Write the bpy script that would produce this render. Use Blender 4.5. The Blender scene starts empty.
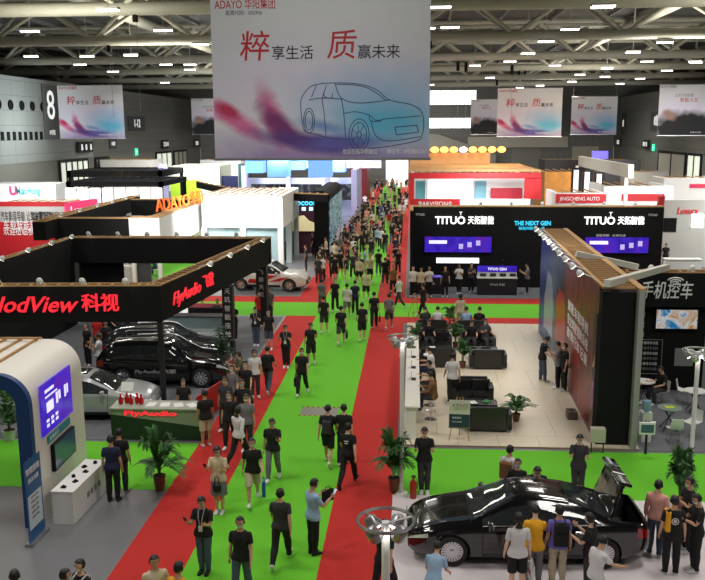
import bpy, bmesh, math, random
import numpy as np
from mathutils import Vector, Matrix, Euler
from math import sin, cos, pi, radians, atan2, hypot, sqrt
random.seed(7)
SC = bpy.context.scene
COL = SC.collection

# ------------------------------------------------------------------ materials
MATS = {}
def mat(name, col, rough=0.6, metal=0.0, emit=0.0, ecol=None, alpha=1.0, noise=0.0, nscale=6.0, coat=0.0, spec=None, bump=0.0):
    if name in MATS: return MATS[name]
    m = bpy.data.materials.new(name); m.use_nodes = True
    nt = m.node_tree; b = nt.nodes['Principled BSDF']
    c = tuple(col) + (1,)
    b.inputs['Base Color'].default_value = c
    b.inputs['Roughness'].default_value = rough
    b.inputs['Metallic'].default_value = metal
    b.inputs['Alpha'].default_value = alpha
    b.inputs['Coat Weight'].default_value = coat
    if spec is not None: b.inputs['Specular IOR Level'].default_value = spec
    if emit:
        b.inputs['Emission Color'].default_value = tuple(ecol or col) + (1,)
        b.inputs['Emission Strength'].default_value = emit
    if noise or bump:
        tc = nt.nodes.new('ShaderNodeTexCoord'); n = nt.nodes.new('ShaderNodeTexNoise')
        n.inputs['Scale'].default_value = nscale; n.inputs['Detail'].default_value = 4
        nt.links.new(tc.outputs['Object'], n.inputs['Vector'])
        if noise:
            r = nt.nodes.new('ShaderNodeMapRange')
            r.inputs['To Min'].default_value = 1 - noise; r.inputs['To Max'].default_value = 1 + noise
            nt.links.new(n.outputs['Fac'], r.inputs['Value'])
            x = nt.nodes.new('ShaderNodeVectorMath'); x.operation = 'SCALE'
            x.inputs[0].default_value = c[:3]
            nt.links.new(r.outputs['Result'], x.inputs['Scale'])
            nt.links.new(x.outputs[0], b.inputs['Base Color'])
        if bump:
            bp = nt.nodes.new('ShaderNodeBump'); bp.inputs['Strength'].default_value = bump
            nt.links.new(n.outputs['Fac'], bp.inputs['Height']); nt.links.new(bp.outputs[0], b.inputs['Normal'])
    MATS[name] = m
    return m
def srgb(r, g, b):
    f = lambda v: ((v/255+.055)/1.055)**2.4 if v > 10 else v/255/12.92
    return (f(r), f(g), f(b))

# ------------------------------------------------------------------ mesh builder
class MB:
    def __init__(s): s.v = []; s.f = []; s.mi = []; s.cur = 0
    def add(s, vs, fs):
        n = len(s.v); s.v += [tuple(v) for v in vs]
        s.f += [tuple(i+n for i in f) for f in fs]; s.mi += [s.cur]*len(fs); return s
    def m(s, i): s.cur = i; return s
    def box(s, x0, y0, z0, x1, y1, z1, M=None):
        vs = [(x, y, z) for z in (z0, z1) for x, y in ((x0, y0), (x1, y0), (x1, y1), (x0, y1))]
        if M is not None: vs = [M @ Vector(v) for v in vs]
        return s.add(vs, [(3, 2, 1, 0), (4, 5, 6, 7), (0, 1, 5, 4), (1, 2, 6, 5), (2, 3, 7, 6), (3, 0, 4, 7)])
    def cb(s, cx, cy, z0, w, d, h, rot=0):
        M = Matrix.Translation((cx, cy, z0)) @ Matrix.Rotation(rot, 4, 'Z')
        return s.box(-w/2, -d/2, 0, w/2, d/2, h, M)
    def rbox(s, cx, cy, cz, w, d, h, r=.04, n=3, M=None):
        # rounded box: stacked rounded rectangles
        def ring(z, ins):
            out = []; rr = max(r-ins*0, .001)
            hw, hd = w/2-ins, d/2-ins
            for qx, qy, a0 in ((1, 1, 0), (-1, 1, 90), (-1, -1, 180), (1, -1, 270)):
                for k in range(n+1):
                    a = radians(a0+90*k/n)
                    out.append((cx+qx*(hw-rr)+rr*cos(a), cy+qy*(hd-rr)+rr*sin(a), z))
            return out
        rings = []
        for k in range(n+1):
            a = pi/2*k/n
            rings.append(ring(cz-h/2+r*(1-sin(a)), r*(1-cos(a)) if 0 else r*(cos(a))*.9))
        for k in range(n, -1, -1):
            a = pi/2*k/n
            rings.append(ring(cz+h/2-r*(1-sin(a)), r*cos(a)*.9))
        return s.loft(rings, M=M)
    def loft(s, rings, cap=True, closed=True, M=None):
        n = len(rings[0]); vs = [p for r in rings for p in r]
        if M is not None: vs = [M @ Vector(v) for v in vs]
        fs = []
        for i in range(len(rings)-1):
            for j in range(n if closed else n-1):
                a = i*n+j; b = i*n+(j+1) % n
                fs.append((a, b, b+n, a+n))
        if cap: fs.append(tuple(range(n-1, -1, -1))); fs.append(tuple(range((len(rings)-1)*n, len(rings)*n)))
        return s.add(vs, fs)
    def tube(s, pts, r, n=8, cap=True, closed=False):
        pts = [Vector(p) for p in pts]; rings = []
        L = len(pts); up = None
        for i, p in enumerate(pts):
            a = pts[i-1] if (i > 0 or closed) else p
            b = pts[(i+1) % L] if (i < L-1 or closed) else p
            t = (b-a).normalized()
            if up is None: up = Vector((0, 0, 1)) if abs(t.z) < .9 else Vector((1, 0, 0))
            x = t.cross(up).normalized(); y = x.cross(t).normalized(); up = y
            rr = r[i] if isinstance(r, (list, tuple)) else r
            rings.append([p+x*rr*cos(2*pi*k/n)+y*rr*sin(2*pi*k/n) for k in range(n)])
        if closed: rings.append(rings[0]); cap = False
        return s.loft(rings, cap)
    def lathe(s, prof, cx=0, cy=0, cz=0, n=16, M=None, cap=True):
        rings = [[(cx+r*cos(2*pi*k/n), cy+r*sin(2*pi*k/n), cz+z) for k in range(n)] for r, z in prof]
        return s.loft(rings, cap, M=M)
    def prism(s, poly, z0, z1, M=None):
        return s.loft([[(x, y, z0) for x, y in poly], [(x, y, z1) for x, y in poly]], M=M)
    def sphere(s, c, r, n=8, m=6):
        rx, ry, rz = (r, r, r) if not isinstance(r, (tuple, list)) else r
        prof = [(sin(pi*k/m), -cos(pi*k/m)) for k in range(m+1)]
        prof[0] = (.02, -1); prof[-1] = (.02, 1)
        return s.loft([[(c[0]+rx*p*cos(2*pi*j/n), c[1]+ry*p*sin(2*pi*j/n), c[2]+rz*z) for j in range(n)] for p, z in prof])
    def mesh(s, name, mats, smooth=False):
        me = bpy.data.meshes.new(name); me.from_pydata([tuple(v) for v in s.v], [], s.f)
        for m_ in (mats if isinstance(mats, (list, tuple)) else [mats]): me.materials.append(m_)
        me.polygons.foreach_set('material_index', s.mi)
        if smooth:
            me.polygons.foreach_set('use_smooth', [True]*len(me.polygons))
            try: me.set_sharp_from_angle(angle=radians(smooth if smooth is not True else 45))
            except Exception: pass
        me.update(); return me
    def build(s, name, mats, parent=None, smooth=False):
        return link(name, s.mesh(name, mats, smooth), parent)
def link(name, me, parent=None):
    o = bpy.data.objects.new(name, me); COL.objects.link(o)
    if parent is not None: o.parent = parent
    return o
def T(loc=(0, 0, 0), rz=0): return Matrix.Translation(loc) @ Matrix.Rotation(rz, 4, 'Z')

# ------------------------------------------------------------------ tagging
def tag(o, label=None, cat=None, group=None, kind=None):
    if label: o['label'] = label
    if cat: o['category'] = cat
    if group: o['group'] = group
    if kind: o['kind'] = kind
    return o
def thing(name, label, cat, loc=(0, 0, 0), rz=0, group=None):
    o = bpy.data.objects.new(name, None); COL.objects.link(o); o.empty_display_size = .1
    o.location = loc; o.rotation_euler = (0, 0, rz)
    return tag(o, label, cat, group)
def struct(o): o['kind'] = 'structure'; return o
KIDS = {}
def kids(o):
    return [c for c in COL.objects if c.parent == o]
def copy_tree(o, parent=None, tree=None):
    if tree is None: tree = snapshot(o)
    c = o.copy(); COL.objects.link(c)
    if parent is not None: c.parent = parent
    for ch, sub in tree[1]: copy_tree(ch, c, (ch, sub))
    return c
def snapshot(o):
    return (o, [snapshot(c) for c in list(o.children)])
def dup(tree, loc, rz, label, group=None, scale=None):
    c = copy_tree(tree[0], None, tree); c.location = loc; c.rotation_euler = (0, 0, rz)
    c['label'] = label
    if group: c['group'] = group
    elif 'group' in c: del c['group']
    if scale: c.scale = (scale,)*3
    return c

# ------------------------------------------------------------------ text and flat print
def text(s, size, m, parent, loc, rot=(pi/2, 0, 0), ext=.004, name='lettering', align='LEFT', shear=0, bold=0, sx=1.0, width=None):
    cu = bpy.data.curves.new(name, 'FONT'); cu.body = s; cu.size = size; cu.extrude = ext
    cu.align_x = align; cu.align_y = 'CENTER'; cu.shear = shear; cu.offset = bold; cu.resolution_u = 3
    t = bpy.data.objects.new(name, cu); COL.objects.link(t)
    dg = bpy.context.evaluated_depsgraph_get(); dg.update()
    me = bpy.data.meshes.new_from_object(t.evaluated_get(dg))
    bpy.data.objects.remove(t); bpy.data.curves.remove(cu)
    if len(me.vertices) == 0: return None
    xs = [v.co.x for v in me.vertices]
    if width: sx = width/(max(xs)-min(xs)); 
    if sx != 1:
        for v in me.vertices: v.co.x *= sx
    me.materials.clear(); me.materials.append(m)
    o = link(name, me, parent); o.location = loc; o.rotation_euler = rot
    return o
def ribbon(mb, pts, w, z=0):
    # flat 2d line strip in local xy, thickness w
    for (ax, ay), (bx, by) in zip(pts[:-1], pts[1:]):
        L = hypot(bx-ax, by-ay)
        if L < 1e-6: continue
        nx, ny = -(by-ay)/L*w/2, (bx-ax)/L*w/2
        mb.add([(ax+nx, ay+ny, z), (ax-nx, ay-ny, z), (bx-nx, by-ny, z), (bx+nx, by+ny, z)], [(0, 1, 2, 3)])
def spline(pts, n=6, closed=False):
    out = []; L = len(pts)
    rng = range(L if closed else L-1)
    for i in rng:
        p0 = pts[i-1] if (i > 0 or closed) else pts[0]; p1 = pts[i]; p2 = pts[(i+1) % L]
        p3 = pts[(i+2) % L] if (i+2 < L or closed) else pts[-1]
        for k in range(n):
            t = k/n
            out.append(tuple(.5*((2*b)+(-a+c)*t+(2*a-5*b+4*c-d)*t*t+(-a+3*b-3*c+d)*t**3) for a, b, c, d in zip(p0, p1, p2, p3)))
    if not closed: out.append(tuple(pts[-1]))
    return out

# ------------------------------------------------------------------ camera
CAM_H = 9.2
cd = bpy.data.cameras.new('camera'); cam = bpy.data.objects.new('camera', cd); COL.objects.link(cam)
cam.location = (0, 0, CAM_H)
cd.lens = 850/705*36; cd.sensor_width = 36; cd.sensor_fit = 'HORIZONTAL'; cd.clip_end = 500
_y, _p, _r = radians(4.1), radians(10.66), radians(-.3)
_f = Vector((-sin(_y)*cos(_p), cos(_y)*cos(_p), -sin(_p))); _ri = Vector((cos(_y), sin(_y), 0)); _u = _ri.cross(_f)
_ri, _u = cos(_r)*_ri+sin(_r)*_u, -sin(_r)*_ri+cos(_r)*_u
cam.matrix_world = Matrix.Translation((0, 0, CAM_H)) @ Matrix((_ri, _u, -_f)).transposed().to_4x4()
SC.camera = cam
def G(px, py, z=0.0):
    # where the ground (or height z) lies that the photograph shows at this pixel
    d = (px-352.5)/850*_ri-(py-290)/850*_u+_f
    t = (z-CAM_H)/d.z
    return Vector((d.x*t, d.y*t, z))
SC.view_settings.view_transform = 'Standard'; SC.view_settings.look = 'None'
SC.view_settings.gamma = 1; SC.view_settings.exposure = 0
# ------------------------------------------------------------------ shared materials
white = mat('white_paint', srgb(225, 225, 222), .5)
offwhite = mat('offwhite_paint', srgb(205, 203, 196), .55, noise=.05)
black = mat('black_laminate', (.012, .012, .014), .55, noise=.2, nscale=2)
blackm = mat('black_matt', (.006, .006, .007), .8, spec=.25)
wood = mat('raw_timber', srgb(176, 138, 92), .75, noise=.25, nscale=9)
darkmetal = mat('dark_metal', (.03, .03, .032), .45, .6)
steel = mat('steel', (.45, .45, .46), .35, .9)
chrome = mat('chrome', (.75, .75, .77), .12, 1)
greypaint = mat('grey_paint', srgb(140, 142, 142), .6, noise=.06)
lampglow = mat('lamp_glow', (1, .97, .9), .5, emit=14, ecol=(1, .97, .9))
redm = mat('red_board', srgb(178, 26, 34), .5, noise=.08)
rubber = mat('rubber', (.015, .015, .015), .8)
cardboard = mat('cardboard', srgb(150, 120, 84), .8, noise=.1)

# ------------------------------------------------------------------ the hall
XL, XR, YF, YN, ZD = -38.0, 34.5, 152.0, -8.0, 19.5
def floor_mat(name, col, rough, nz=.06, sc=.6, bump=0.0, tile=None):
    m = bpy.data.materials.new(name); m.use_nodes = True; nt = m.node_tree; b = nt.nodes['Principled BSDF']
    tc = nt.nodes.new('ShaderNodeTexCoord')
    n1 = nt.nodes.new('ShaderNodeTexNoise'); n1.inputs['Scale'].default_value = sc; n1.inputs['Detail'].default_value = 8
    n2 = nt.nodes.new('ShaderNodeTexNoise'); n2.inputs['Scale'].default_value = sc*60; n2.inputs['Detail'].default_value = 2
    nt.links.new(tc.outputs['Object'], n1.inputs['Vector']); nt.links.new(tc.outputs['Object'], n2.inputs['Vector'])
    ad = nt.nodes.new('ShaderNodeMath'); ad.operation = 'ADD'
    nt.links.new(n1.outputs['Fac'], ad.inputs[0]); nt.links.new(n2.outputs['Fac'], ad.inputs[1])
    mr = nt.nodes.new('ShaderNodeMapRange'); mr.inputs['From Min'].default_value = .5; mr.inputs['From Max'].default_value = 1.5
    mr.inputs['To Min'].default_value = 1-nz; mr.inputs['To Max'].default_value = 1+nz
    nt.links.new(ad.outputs[0], mr.inputs['Value'])
    x = nt.nodes.new('ShaderNodeVectorMath'); x.operation = 'SCALE'; x.inputs[0].default_value = col
    nt.links.new(mr.outputs[0], x.inputs['Scale'])
    out = x.outputs[0]
    if tile:
        br = nt.nodes.new('ShaderNodeTexBrick'); br.offset = 0 if tile[1] == tile[2] else .5
        br.inputs['Scale'].default_value = 1; br.inputs['Brick Width'].default_value = tile[1]; br.inputs['Row Height'].default_value = tile[2]
        br.inputs['Mortar Size'].default_value = tile[3]; br.inputs['Mortar'].default_value = (0, 0, 0, 1)
        br.inputs['Color1'].default_value = (1, 1, 1, 1); br.inputs['Color2'].default_value = (tile[0],)*3+(1,)
        nt.links.new(tc.outputs['Object'], br.inputs['Vector'])
        mx = nt.nodes.new('ShaderNodeVectorMath'); mx.operation = 'MULTIPLY'
        nt.links.new(out, mx.inputs[0]); nt.links.new(br.outputs['Color'], mx.inputs[1]); out = mx.outputs[0]
    nt.links.new(out, b.inputs['Base Color'])
    b.inputs['Roughness'].default_value = rough
    if bump:
        bp = nt.nodes.new('ShaderNodeBump'); bp.inputs['Strength'].default_value = bump; bp.inputs['Distance'].default_value = .01
        nt.links.new(n2.outputs['Fac'], bp.inputs['Height']); nt.links.new(bp.outputs[0], b.inputs['Normal'])
    return m
m_floor = floor_mat('hall_concrete', srgb(112, 113, 116), .35, .1, .25)
m_green = floor_mat('green_carpet', srgb(98, 186, 34), .95, .07, .5, .5)
m_red = floor_mat('red_carpet', srgb(184, 38, 32), .95, .07, .5, .5)
m_greyc = floor_mat('grey_carpet', srgb(104, 106, 112), .95, .08, .5, .5)
m_cream = floor_mat('cream_floor', srgb(214, 203, 180), .4, .05, .4, 0, (.97, 1.2, 2.4, .004))
m_whitef = floor_mat('white_floor', srgb(222, 214, 218), .25, .03, .4)
struct(MB().box(XL-1, YN, -.3, XR+1, YF+1, 0).build('floor', m_floor))

def carpet(rects, m, label, z=.006, name='carpet_runner'):
    b = MB()
    for x0, y0, x1, y1 in rects: b.box(x0, y0, 0.0005, x1, y1, z)
    return tag(b.build(name, m), label, 'carpet')
AX = (-6.32, -4.82, -1.95, -.42)   # carpet edges of the main aisle
C1, C2 = (20.4, 23.75), (41.6, 45.0)
carpet([(AX[1], 5, AX[2], 146)], m_green, 'long green carpet running down the middle of the main aisle')
carpet([(AX[0], 5, AX[1], C2[0]), (AX[0], C2[1], AX[1], 146)], m_red, 'red carpet strip along the left side of the green aisle')
carpet([(AX[2], 5, AX[3], C2[0]), (AX[2], C2[1], AX[3], 146)], m_red, 'red carpet strip along the right side of the green aisle')
carpet([(-30, C1[0], AX[0], C1[1])], m_green, 'green cross carpet in front of the desk and the tall screen tower')
carpet([(AX[3], C1[0], 30, C1[1])], m_green, 'green cross carpet between the cream lounge floor and the black car')
carpet([(-30, C2[0], AX[1], C2[1])], m_green, 'green cross carpet passing in front of the white rally car')
carpet([(AX[2], C2[0], 30, C2[1])], m_green, 'green cross carpet beyond the lounge, before the black wall booth')
carpet([(-30, C2[1], AX[0]-.01, C2[1]+1.6)], m_red, 'red carpet border beside the white rally car')
carpet([(AX[3], C2[1], 30, C2[1]+1.5)], m_red, 'red carpet border in front of the black wall booth')
carpet([(AX[3], C2[0]-1.4, 30, C2[0])], m_red, 'red carpet border at the far end of the cream lounge floor')
carpet([(-16.2, 23.9, -6.45, 41.3)], m_greyc, 'grey carpet under the silver sedan and black cars', .012)
carpet([(6.75, 23.9, 14, 29.8)], m_greyc, 'grey carpet under the white bistro chairs and tables', .012)
carpet([(-19.6, 52, -15.0, 58.8)], m_green, 'green floor patch inside the booth behind the black booth')
carpet([(-.3, 46.55, 15.8, 49.6)], m_greyc, 'grey carpet under the counters of the black wall booth', .012)

def platform(name, x0, y0, x1, y1, h, top, side, label):
    t = thing(name, label, 'platform', ((x0+x1)/2, (y0+y1)/2, 0)); w, d = (x1-x0)/2, (y1-y0)/2
    MB().box(-w, -d, 0.0005, w, d, h-.012).build('platform_base', side, t)
    MB().box(-w-.01, -d-.01, h-.012, w+.01, d+.01, h).build('platform_top', top, t)
    return t
LZ = .05
platform('display_platform', -.22, 23.95, 6.6, 40.1, LZ, m_cream, wood, 'cream tiled lounge platform carrying the black sofas')
platform('display_platform', -.45, 12.5, 12.0, 20.37, LZ, m_whitef, white, 'white glossy platform under the black sedan')

# walls
def wall_mat(name, col, tile, nz=.05, rough=.6):
    m = bpy.data.materials.new(name); m.use_nodes = True; nt = m.node_tree; b = nt.nodes['Principled BSDF']
    tc = nt.nodes.new('ShaderNodeTexCoord'); sp = nt.nodes.new('ShaderNodeSeparateXYZ'); cb = nt.nodes.new('ShaderNodeCombineXYZ')
    nt.links.new(tc.outputs['Object'], sp.inputs[0]); ad = nt.nodes.new('ShaderNodeMath'); ad.operation = 'ADD'
    nt.links.new(sp.outputs['X'], ad.inputs[0]); nt.links.new(sp.outputs['Y'], ad.inputs[1])
    nt.links.new(ad.outputs[0], cb.inputs['X']); nt.links.new(sp.outputs['Z'], cb.inputs['Y'])
    br = nt.nodes.new('ShaderNodeTexBrick'); br.offset = 0
    br.inputs['Scale'].default_value = 1; br.inputs['Brick Width'].default_value = tile[0]; br.inputs['Row Height'].default_value = tile[1]
    br.inputs['Mortar Size'].default_value = .03
    br.inputs['Color1'].default_value = tuple(col)+(1,); br.inputs['Color2'].default_value = tuple(c*(1-nz) for c in col)+(1,)
    br.inputs['Mortar'].default_value = tuple(c*.6 for c in col)+(1,)
    nt.links.new(cb.outputs[0], br.inputs['Vector']); nt.links.new(br.outputs['Color'], b.inputs['Base Color'])
    b.inputs['Roughness'].default_value = rough
    return m
m_wall = wall_mat('hall_wall_panels', srgb(112, 112, 106), (3.0, 1.1))
m_wall_up = wall_mat('hall_wall_metal', srgb(150, 154, 150), (3.0, 1.4))
m_base = mat('hall_wall_base', srgb(126, 126, 118), .7, noise=.05)
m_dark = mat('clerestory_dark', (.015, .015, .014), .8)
b = MB(); WT = 14.4
b.m(1).box(XL-.4, YN, 6.2, XL, 100, WT); b.m(0).box(XL-.4, 100, 6.2, XL, YF, WT)
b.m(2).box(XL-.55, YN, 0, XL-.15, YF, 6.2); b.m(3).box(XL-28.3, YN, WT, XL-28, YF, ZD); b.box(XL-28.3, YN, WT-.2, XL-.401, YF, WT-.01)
struct(b.build('wall_left', [m_wall, m_wall_up, m_base, m_dark]))
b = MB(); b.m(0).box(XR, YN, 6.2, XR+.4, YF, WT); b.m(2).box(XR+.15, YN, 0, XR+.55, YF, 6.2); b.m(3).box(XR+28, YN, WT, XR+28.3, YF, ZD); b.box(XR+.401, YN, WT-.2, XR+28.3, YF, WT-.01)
struct(b.build('wall_right', [m_wall, m_wall_up, m_base, m_dark]))
# far wall with two bright window bands
wx0, wx1 = 0.5, 10.8
b = MB(); Y0, Y1 = YF, YF+.4
for x0, x1, z0, z1 in ((XL, wx0, 0, ZD), (wx1, XR, 0, ZD), (XL-28.3, XL, WT, ZD), (XR, XR+28.3, WT, ZD), (wx0, wx1, 0, 9.4), (wx0, wx1, 11.2, 13.4), (wx0, wx1, 15.9, 16.5), (wx0, wx1, 17.0, 17.6), (wx0, wx1, 18.3, ZD)):
    b.box(x0, Y0, z0, x1, Y1, z1)
struct(b.build('wall_far', m_wall))
struct(MB().box(XL-28.3, YN-.4, 0, XR+28.3, YN, ZD).build('wall_near', m_wall))
sky = mat('daylight_glass', (1, 1, 1), .4, emit=5.5, ecol=(.93, 1, .96))
k = 0
for z0, z1 in ((9.4, 11.2), (13.4, 15.9), (16.5, 17.0), (17.6, 18.3)):
    k += 1
    w = MB(); fr = MB()
    w.box(wx0, YF+.18, z0, wx1, YF+.22, z1)
    n = 5
    for i in range(n+1):
        x = wx0+(wx1-wx0)*i/n; fr.box(x-.06, YF+.1, z0, x+.06, YF+.3, z1)
    fr.box(wx0, YF+.1, z0-.06, wx1, YF+.3, z0+.06); fr.box(wx0, YF+.1, z1-.06, wx1, YF+.3, z1+.06)
    root = struct(fr.build('window_%d' % k, greypaint)); w.build('window_pane', sky, root)
struct(MB().box(XL-28.3, YN, ZD, XR+28.3, YF+1, ZD+.3).build('ceiling', mat('roof_deck', srgb(84, 84, 78), .8, noise=.15, nscale=.4)))
b = MB()
for i in range(27):
    x = XL-26+i*4.8; b.box(x-.08, YN, ZD-.32, x+.08, YF, ZD)
struct(b.build('trim_1', mat('roof_purlin', srgb(120, 120, 112), .7)))
# far wall: pale ledge over the back hall, lower dark recess with doors
struct(MB().box(9.4, YF-1.2, 6.1, 26.5, YF-.01, 7.9).build('trim_2', mat('pale_bulkhead', srgb(176, 172, 158), .7)))

# lit door bays along the side walls
glassdoor = mat('lit_doorway', srgb(235, 240, 220), .5, emit=1.1, ecol=(.9, 1, .84))
dk = 0
def door_bay(x, y0, y1, z1=6.0, n=5, side=1, frost=False):
    global dk; dk += 1
    fr = MB(); gl = MB(); xo = x+side*.02
    for i in range(n+1):
        y = y0+(y1-y0)*i/n; fr.box(x-.12, y-.12, 0, x+.12, y+.12, z1)
    fr.box(x-.1, y0, z1-.15, x+.1, y1, z1+.15); fr.box(x-.1, y0, 2.6, x+.1, y1, 2.8)
    gl.box(x-.03, y0, 0, x+.03, y1, z1)
    r = struct(fr.build('door_%d' % dk, darkmetal)); gl.build('door_leaf', glassdoor if not frost else mat('frosted_door', srgb(190, 188, 172), .6), r)
door_bay(XL+.0, 90, 98); door_bay(XL, 100.5, 105, frost=True); door_bay(XL, 125, 133, n=3); door_bay(XL, 134.5, 142, n=3, frost=True)
door_bay(XR, 112, 124, n=2, side=-1, frost=True); door_bay(XR, 106, 111, side=-1, n=2)
struct(MB().box(27.5, YF-.2, 0, 32.0, YF-.02, 6.2).build('door_%d' % (dk+1), mat('pale_shutter', srgb(170, 168, 150), .7)))
b = MB().box(17, YF-.2, 0, 22, YF-.02, 6.0); struct(b.build('door_%d' % (dk+2), m_base))

# portholes and slot vents of the upper left wall
ph = MB()
for i in range(5):
    y = 77.2+i*2.35
    M = Matrix.Translation((XL+.02, y, 11.7)) @ Matrix.Rotation(pi/2, 4, 'Y')
    ph.m(0).lathe([(.46, -.02), (.46, .1), (.36, .1), (.34, .04), (.01, .04)], n=16, M=M)
tag(ph.build('vent', [blackm]), 'row of round black portholes high on the left wall', 'vent', kind='stuff')
sv = MB()
for i in range(11):
    y = 76.0+i*1.2; sv.box(XL, y, 8.4, XL+.08, y+.55, 9.2)
tag(sv.build('vent', blackm), 'row of small black slot vents below the portholes on the left wall', 'vent', kind='stuff')

signglow = mat('sign_white', (1, 1, 1), .5, emit=1.6)
signbg = mat('sign_grey', srgb(70, 72, 72), .6)
signbg2 = mat('sign_mid_grey', srgb(104, 106, 106), .6)
def wall_sign(s, x, y, z, w, h, label, bg=None, size=None, side=1, sub=None, rotv=False):
    t = thing('hall_sign', label, 'sign', (x, y, z))
    rz = pi/2 if side > 0 else -pi/2
    if side == 0: rz = 0
    t.rotation_euler = (0, 0, rz)
    MB().box(-w/2, -.1, -h/2, w/2, 0, h/2).build('sign_panel', bg or signbg, t)
    text(s, size or h*.7, signglow, t, (0, -.11, 0.1*h if sub else 0), align='CENTER', bold=.01)
    if sub: text(sub, h*.1, signglow, t, (0, -.11, -h*.38), align='CENTER')
    return t
wall_sign('8', XL+.05, 88.4, 11.2, 3.6, 5.6, 'tall grey panel with a white figure eight on the left wall', signbg2, 4.2, sub='8号馆')
wall_sign('8', XL+.1, 106.5, 9.6, 2.6, 5.2, 'narrow dark panel with a white eight further along the left wall', sub='8号馆', size=3.6)
wall_sign('1-12', XL+.1, 116.3, 10.2, 7.0, 2.0, 'wide dark panel with small numbers on the left wall', size=1.5)
wall_sign('►', XL+.1, 115.6, 6.4, .9, .9, 'small green arrow exit lamp on the left wall', mat('exit_green', srgb(20, 200, 120), .5, emit=3, ecol=(.05, 1, .5)), .5)
wall_sign('→', XR-.1, 126.5, 6.5, .9, .9, 'small green arrow exit lamp on the right wall', MATS['exit_green'], .5, side=-1)
wall_sign('8', XR-.1, 145, 10.0, 2.6, 3.6, 'small dark sign near the far corner of the right wall', size=1.6, side=-1)
wall_sign('8馆', XR-.1, 125.5, 10.2, 6.4, 2.6, 'wide dark sign with two characters on the right wall', size=1.7, side=-1)
gate = mat('gate_sign_black', (.01, .01, .01), .5)
def WX(px, py, x):
    d = (px-352.5)/850*_ri-(py-290)/850*_u+_f; t = x/d.x
    return Vector((x, d.y*t, CAM_H+d.z*t))
def gate_sign(p, w, lab):
    t = thing('gate_sign', lab, 'sign', p, pi/2 if p.x < 0 else -pi/2)
    MB().box(-w/2, -.15, -.6, w/2, .15, .6).build('sign_box', gate, t)
    for i in (-.3, 0, .34):
        text(random.choice('8BC'), .9, signglow, t, (w*i, -.17, -.05), align='CENTER', bold=.02)
gate_sign(WX(85, 147, XL+.3), 4.2, 'black gate sign with white pictograms above the lit doors at far left')
gate_sign(WX(165, 144, XL+.3), 3.0, 'black gate sign with white pictograms above the grey door on the left wall')
gate_sign(WX(196, 143, XL+.3), 1.8, 'small black gate sign beside the far left corner')
gate_sign(WX(619, 142, XR-.3), 1.6, 'small black gate sign near the far right corner')
gate_sign(WX(646, 144, XR-.3), 2.6, 'black gate sign above the pale doors on the right wall')

# ------------------------------------------------------------------ roof trusses
m_truss = mat('truss_white', srgb(178, 176, 160), .55, noise=.06, nscale=1)
zc = CAM_H+7.0
half = []
brace_top = 3.0
L8 = 8.2
def brace_mesh(dx, dy):
    return MB().tube([(0, 0, 0), (dx, dy, brace_top)], .17, 8).mesh('brace', m_truss, True)
bms = [brace_mesh(sx*L8/2, sy*1.6) for sx in (-1, 1) for sy in (-1, 1)]
chord = MB().tube([(XL-27.9, 0, 0), (XR+27.9, 0, 0)], .40, 14).mesh('bottom_chord', m_truss, True)
tchord = MB().tube([(XL-27.9, 0, 0), (XR+27.9, 0, 0)], .22, 10).mesh('top_chord', m_truss, True)
strutm = MB().tube([(0, -1.6, brace_top), (0, 1.6, brace_top)], .1, 6).mesh('cross_strut', m_truss)
ordn = ['nearest', 'second', 'third', 'fourth', 'fifth', 'sixth', 'seventh', 'eighth', 'ninth']
hrel = [118, 88, 69, 58, 49.5, 43, 38.3, 34.6]
for i, dy in enumerate([160]+hrel):
    Y = 850*7.0/dy
    r = thing('roof_truss', 'pale tubular roof truss across the hall, %s from the front' % ordn[i], 'roof truss', (0, Y, zc), 0, 'roof trusses across the hall')
    link('bottom_chord', chord, r)
    for s in (-1, 1): o = link('top_chord', tchord, r); o.location = (0, s*1.6, brace_top)
    for k in (range(9) if i < 2 else range(-2, 12)):
        x = XL+4.6+k*L8+(0 if i % 2 else 0)
        for me in bms:
            o = link('brace', me, r); o.location = (x, 0, 0)
# lengthwise round ducts and cable trays above
for x, r_, lab in ((-24, .45, 'left'), (20, .45, 'right')):
    tag(MB().tube([(x, 30, ZD-.9), (x, 150, ZD-.9)], r_, 12).build('air_duct', m_truss, smooth=True), 'long round air duct under the roof on the %s' % lab, 'duct')

# high bay lamps
lampm = MB(); lampm.m(0).box(-.6, -.22, .06, .6, .22, .2); lampm.m(1).box(-.56, -.19, 0, .56, .19, .06)
lampm.m(0).tube([(0, 0, .2), (0, 0, ZD-CAM_H-6.31)], .02, 5)
bay = mat('bay_lamp_glow', (1, .95, .85), .5, emit=22, ecol=(1, .95, .86))
lampme = lampm.mesh('ceiling_lamp', [offwhite, bay])
n_l = 0
lpos = []
for (px, py) in ((30,32),(87,57),(163,31),(108,11),(131,56),(201,45),(31,57),(80,65),(113,72),(69,77),(100,81),(146,89),(165,83),(165,90),(185,94),(208,97),(34,72),
                 (440,8),(450,28),(426,29),(546,42),(528,54),(602,8),(604,7),(665,43),(633,53),(667,71),(510,62),(580,75),(647,62),(607,69),(572,82),(490,78),(555,66),(605,77),(540,86),(640,79),(695,62),(430,85),(475,66),(520,88),(190,65),(166,65),(190,70),(570,30),(696,63),(620,84)):
    z = CAM_H+6.3
    g = G(px, py, z) if py < 120 else None
    if g is None or g.y > 150 or abs(g.x) > 36: continue
    lpos.append(g)
for g in lpos:
    o = link('ceiling_lamp', lampme); o.location = (g.x, g.y, g.z)
    tag(o, 'small white high bay lamp hanging under the roof trusses', 'ceiling lamp', 'high bay lamps under the roof')
def PX(px, py, y):   # point at distance y seen at pixel
    d = (px-352.5)/850*_ri-(py-290)/850*_u+_f; t = y/d.y
    return Vector((d.x*t, y, CAM_H+d.z*t))
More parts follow.
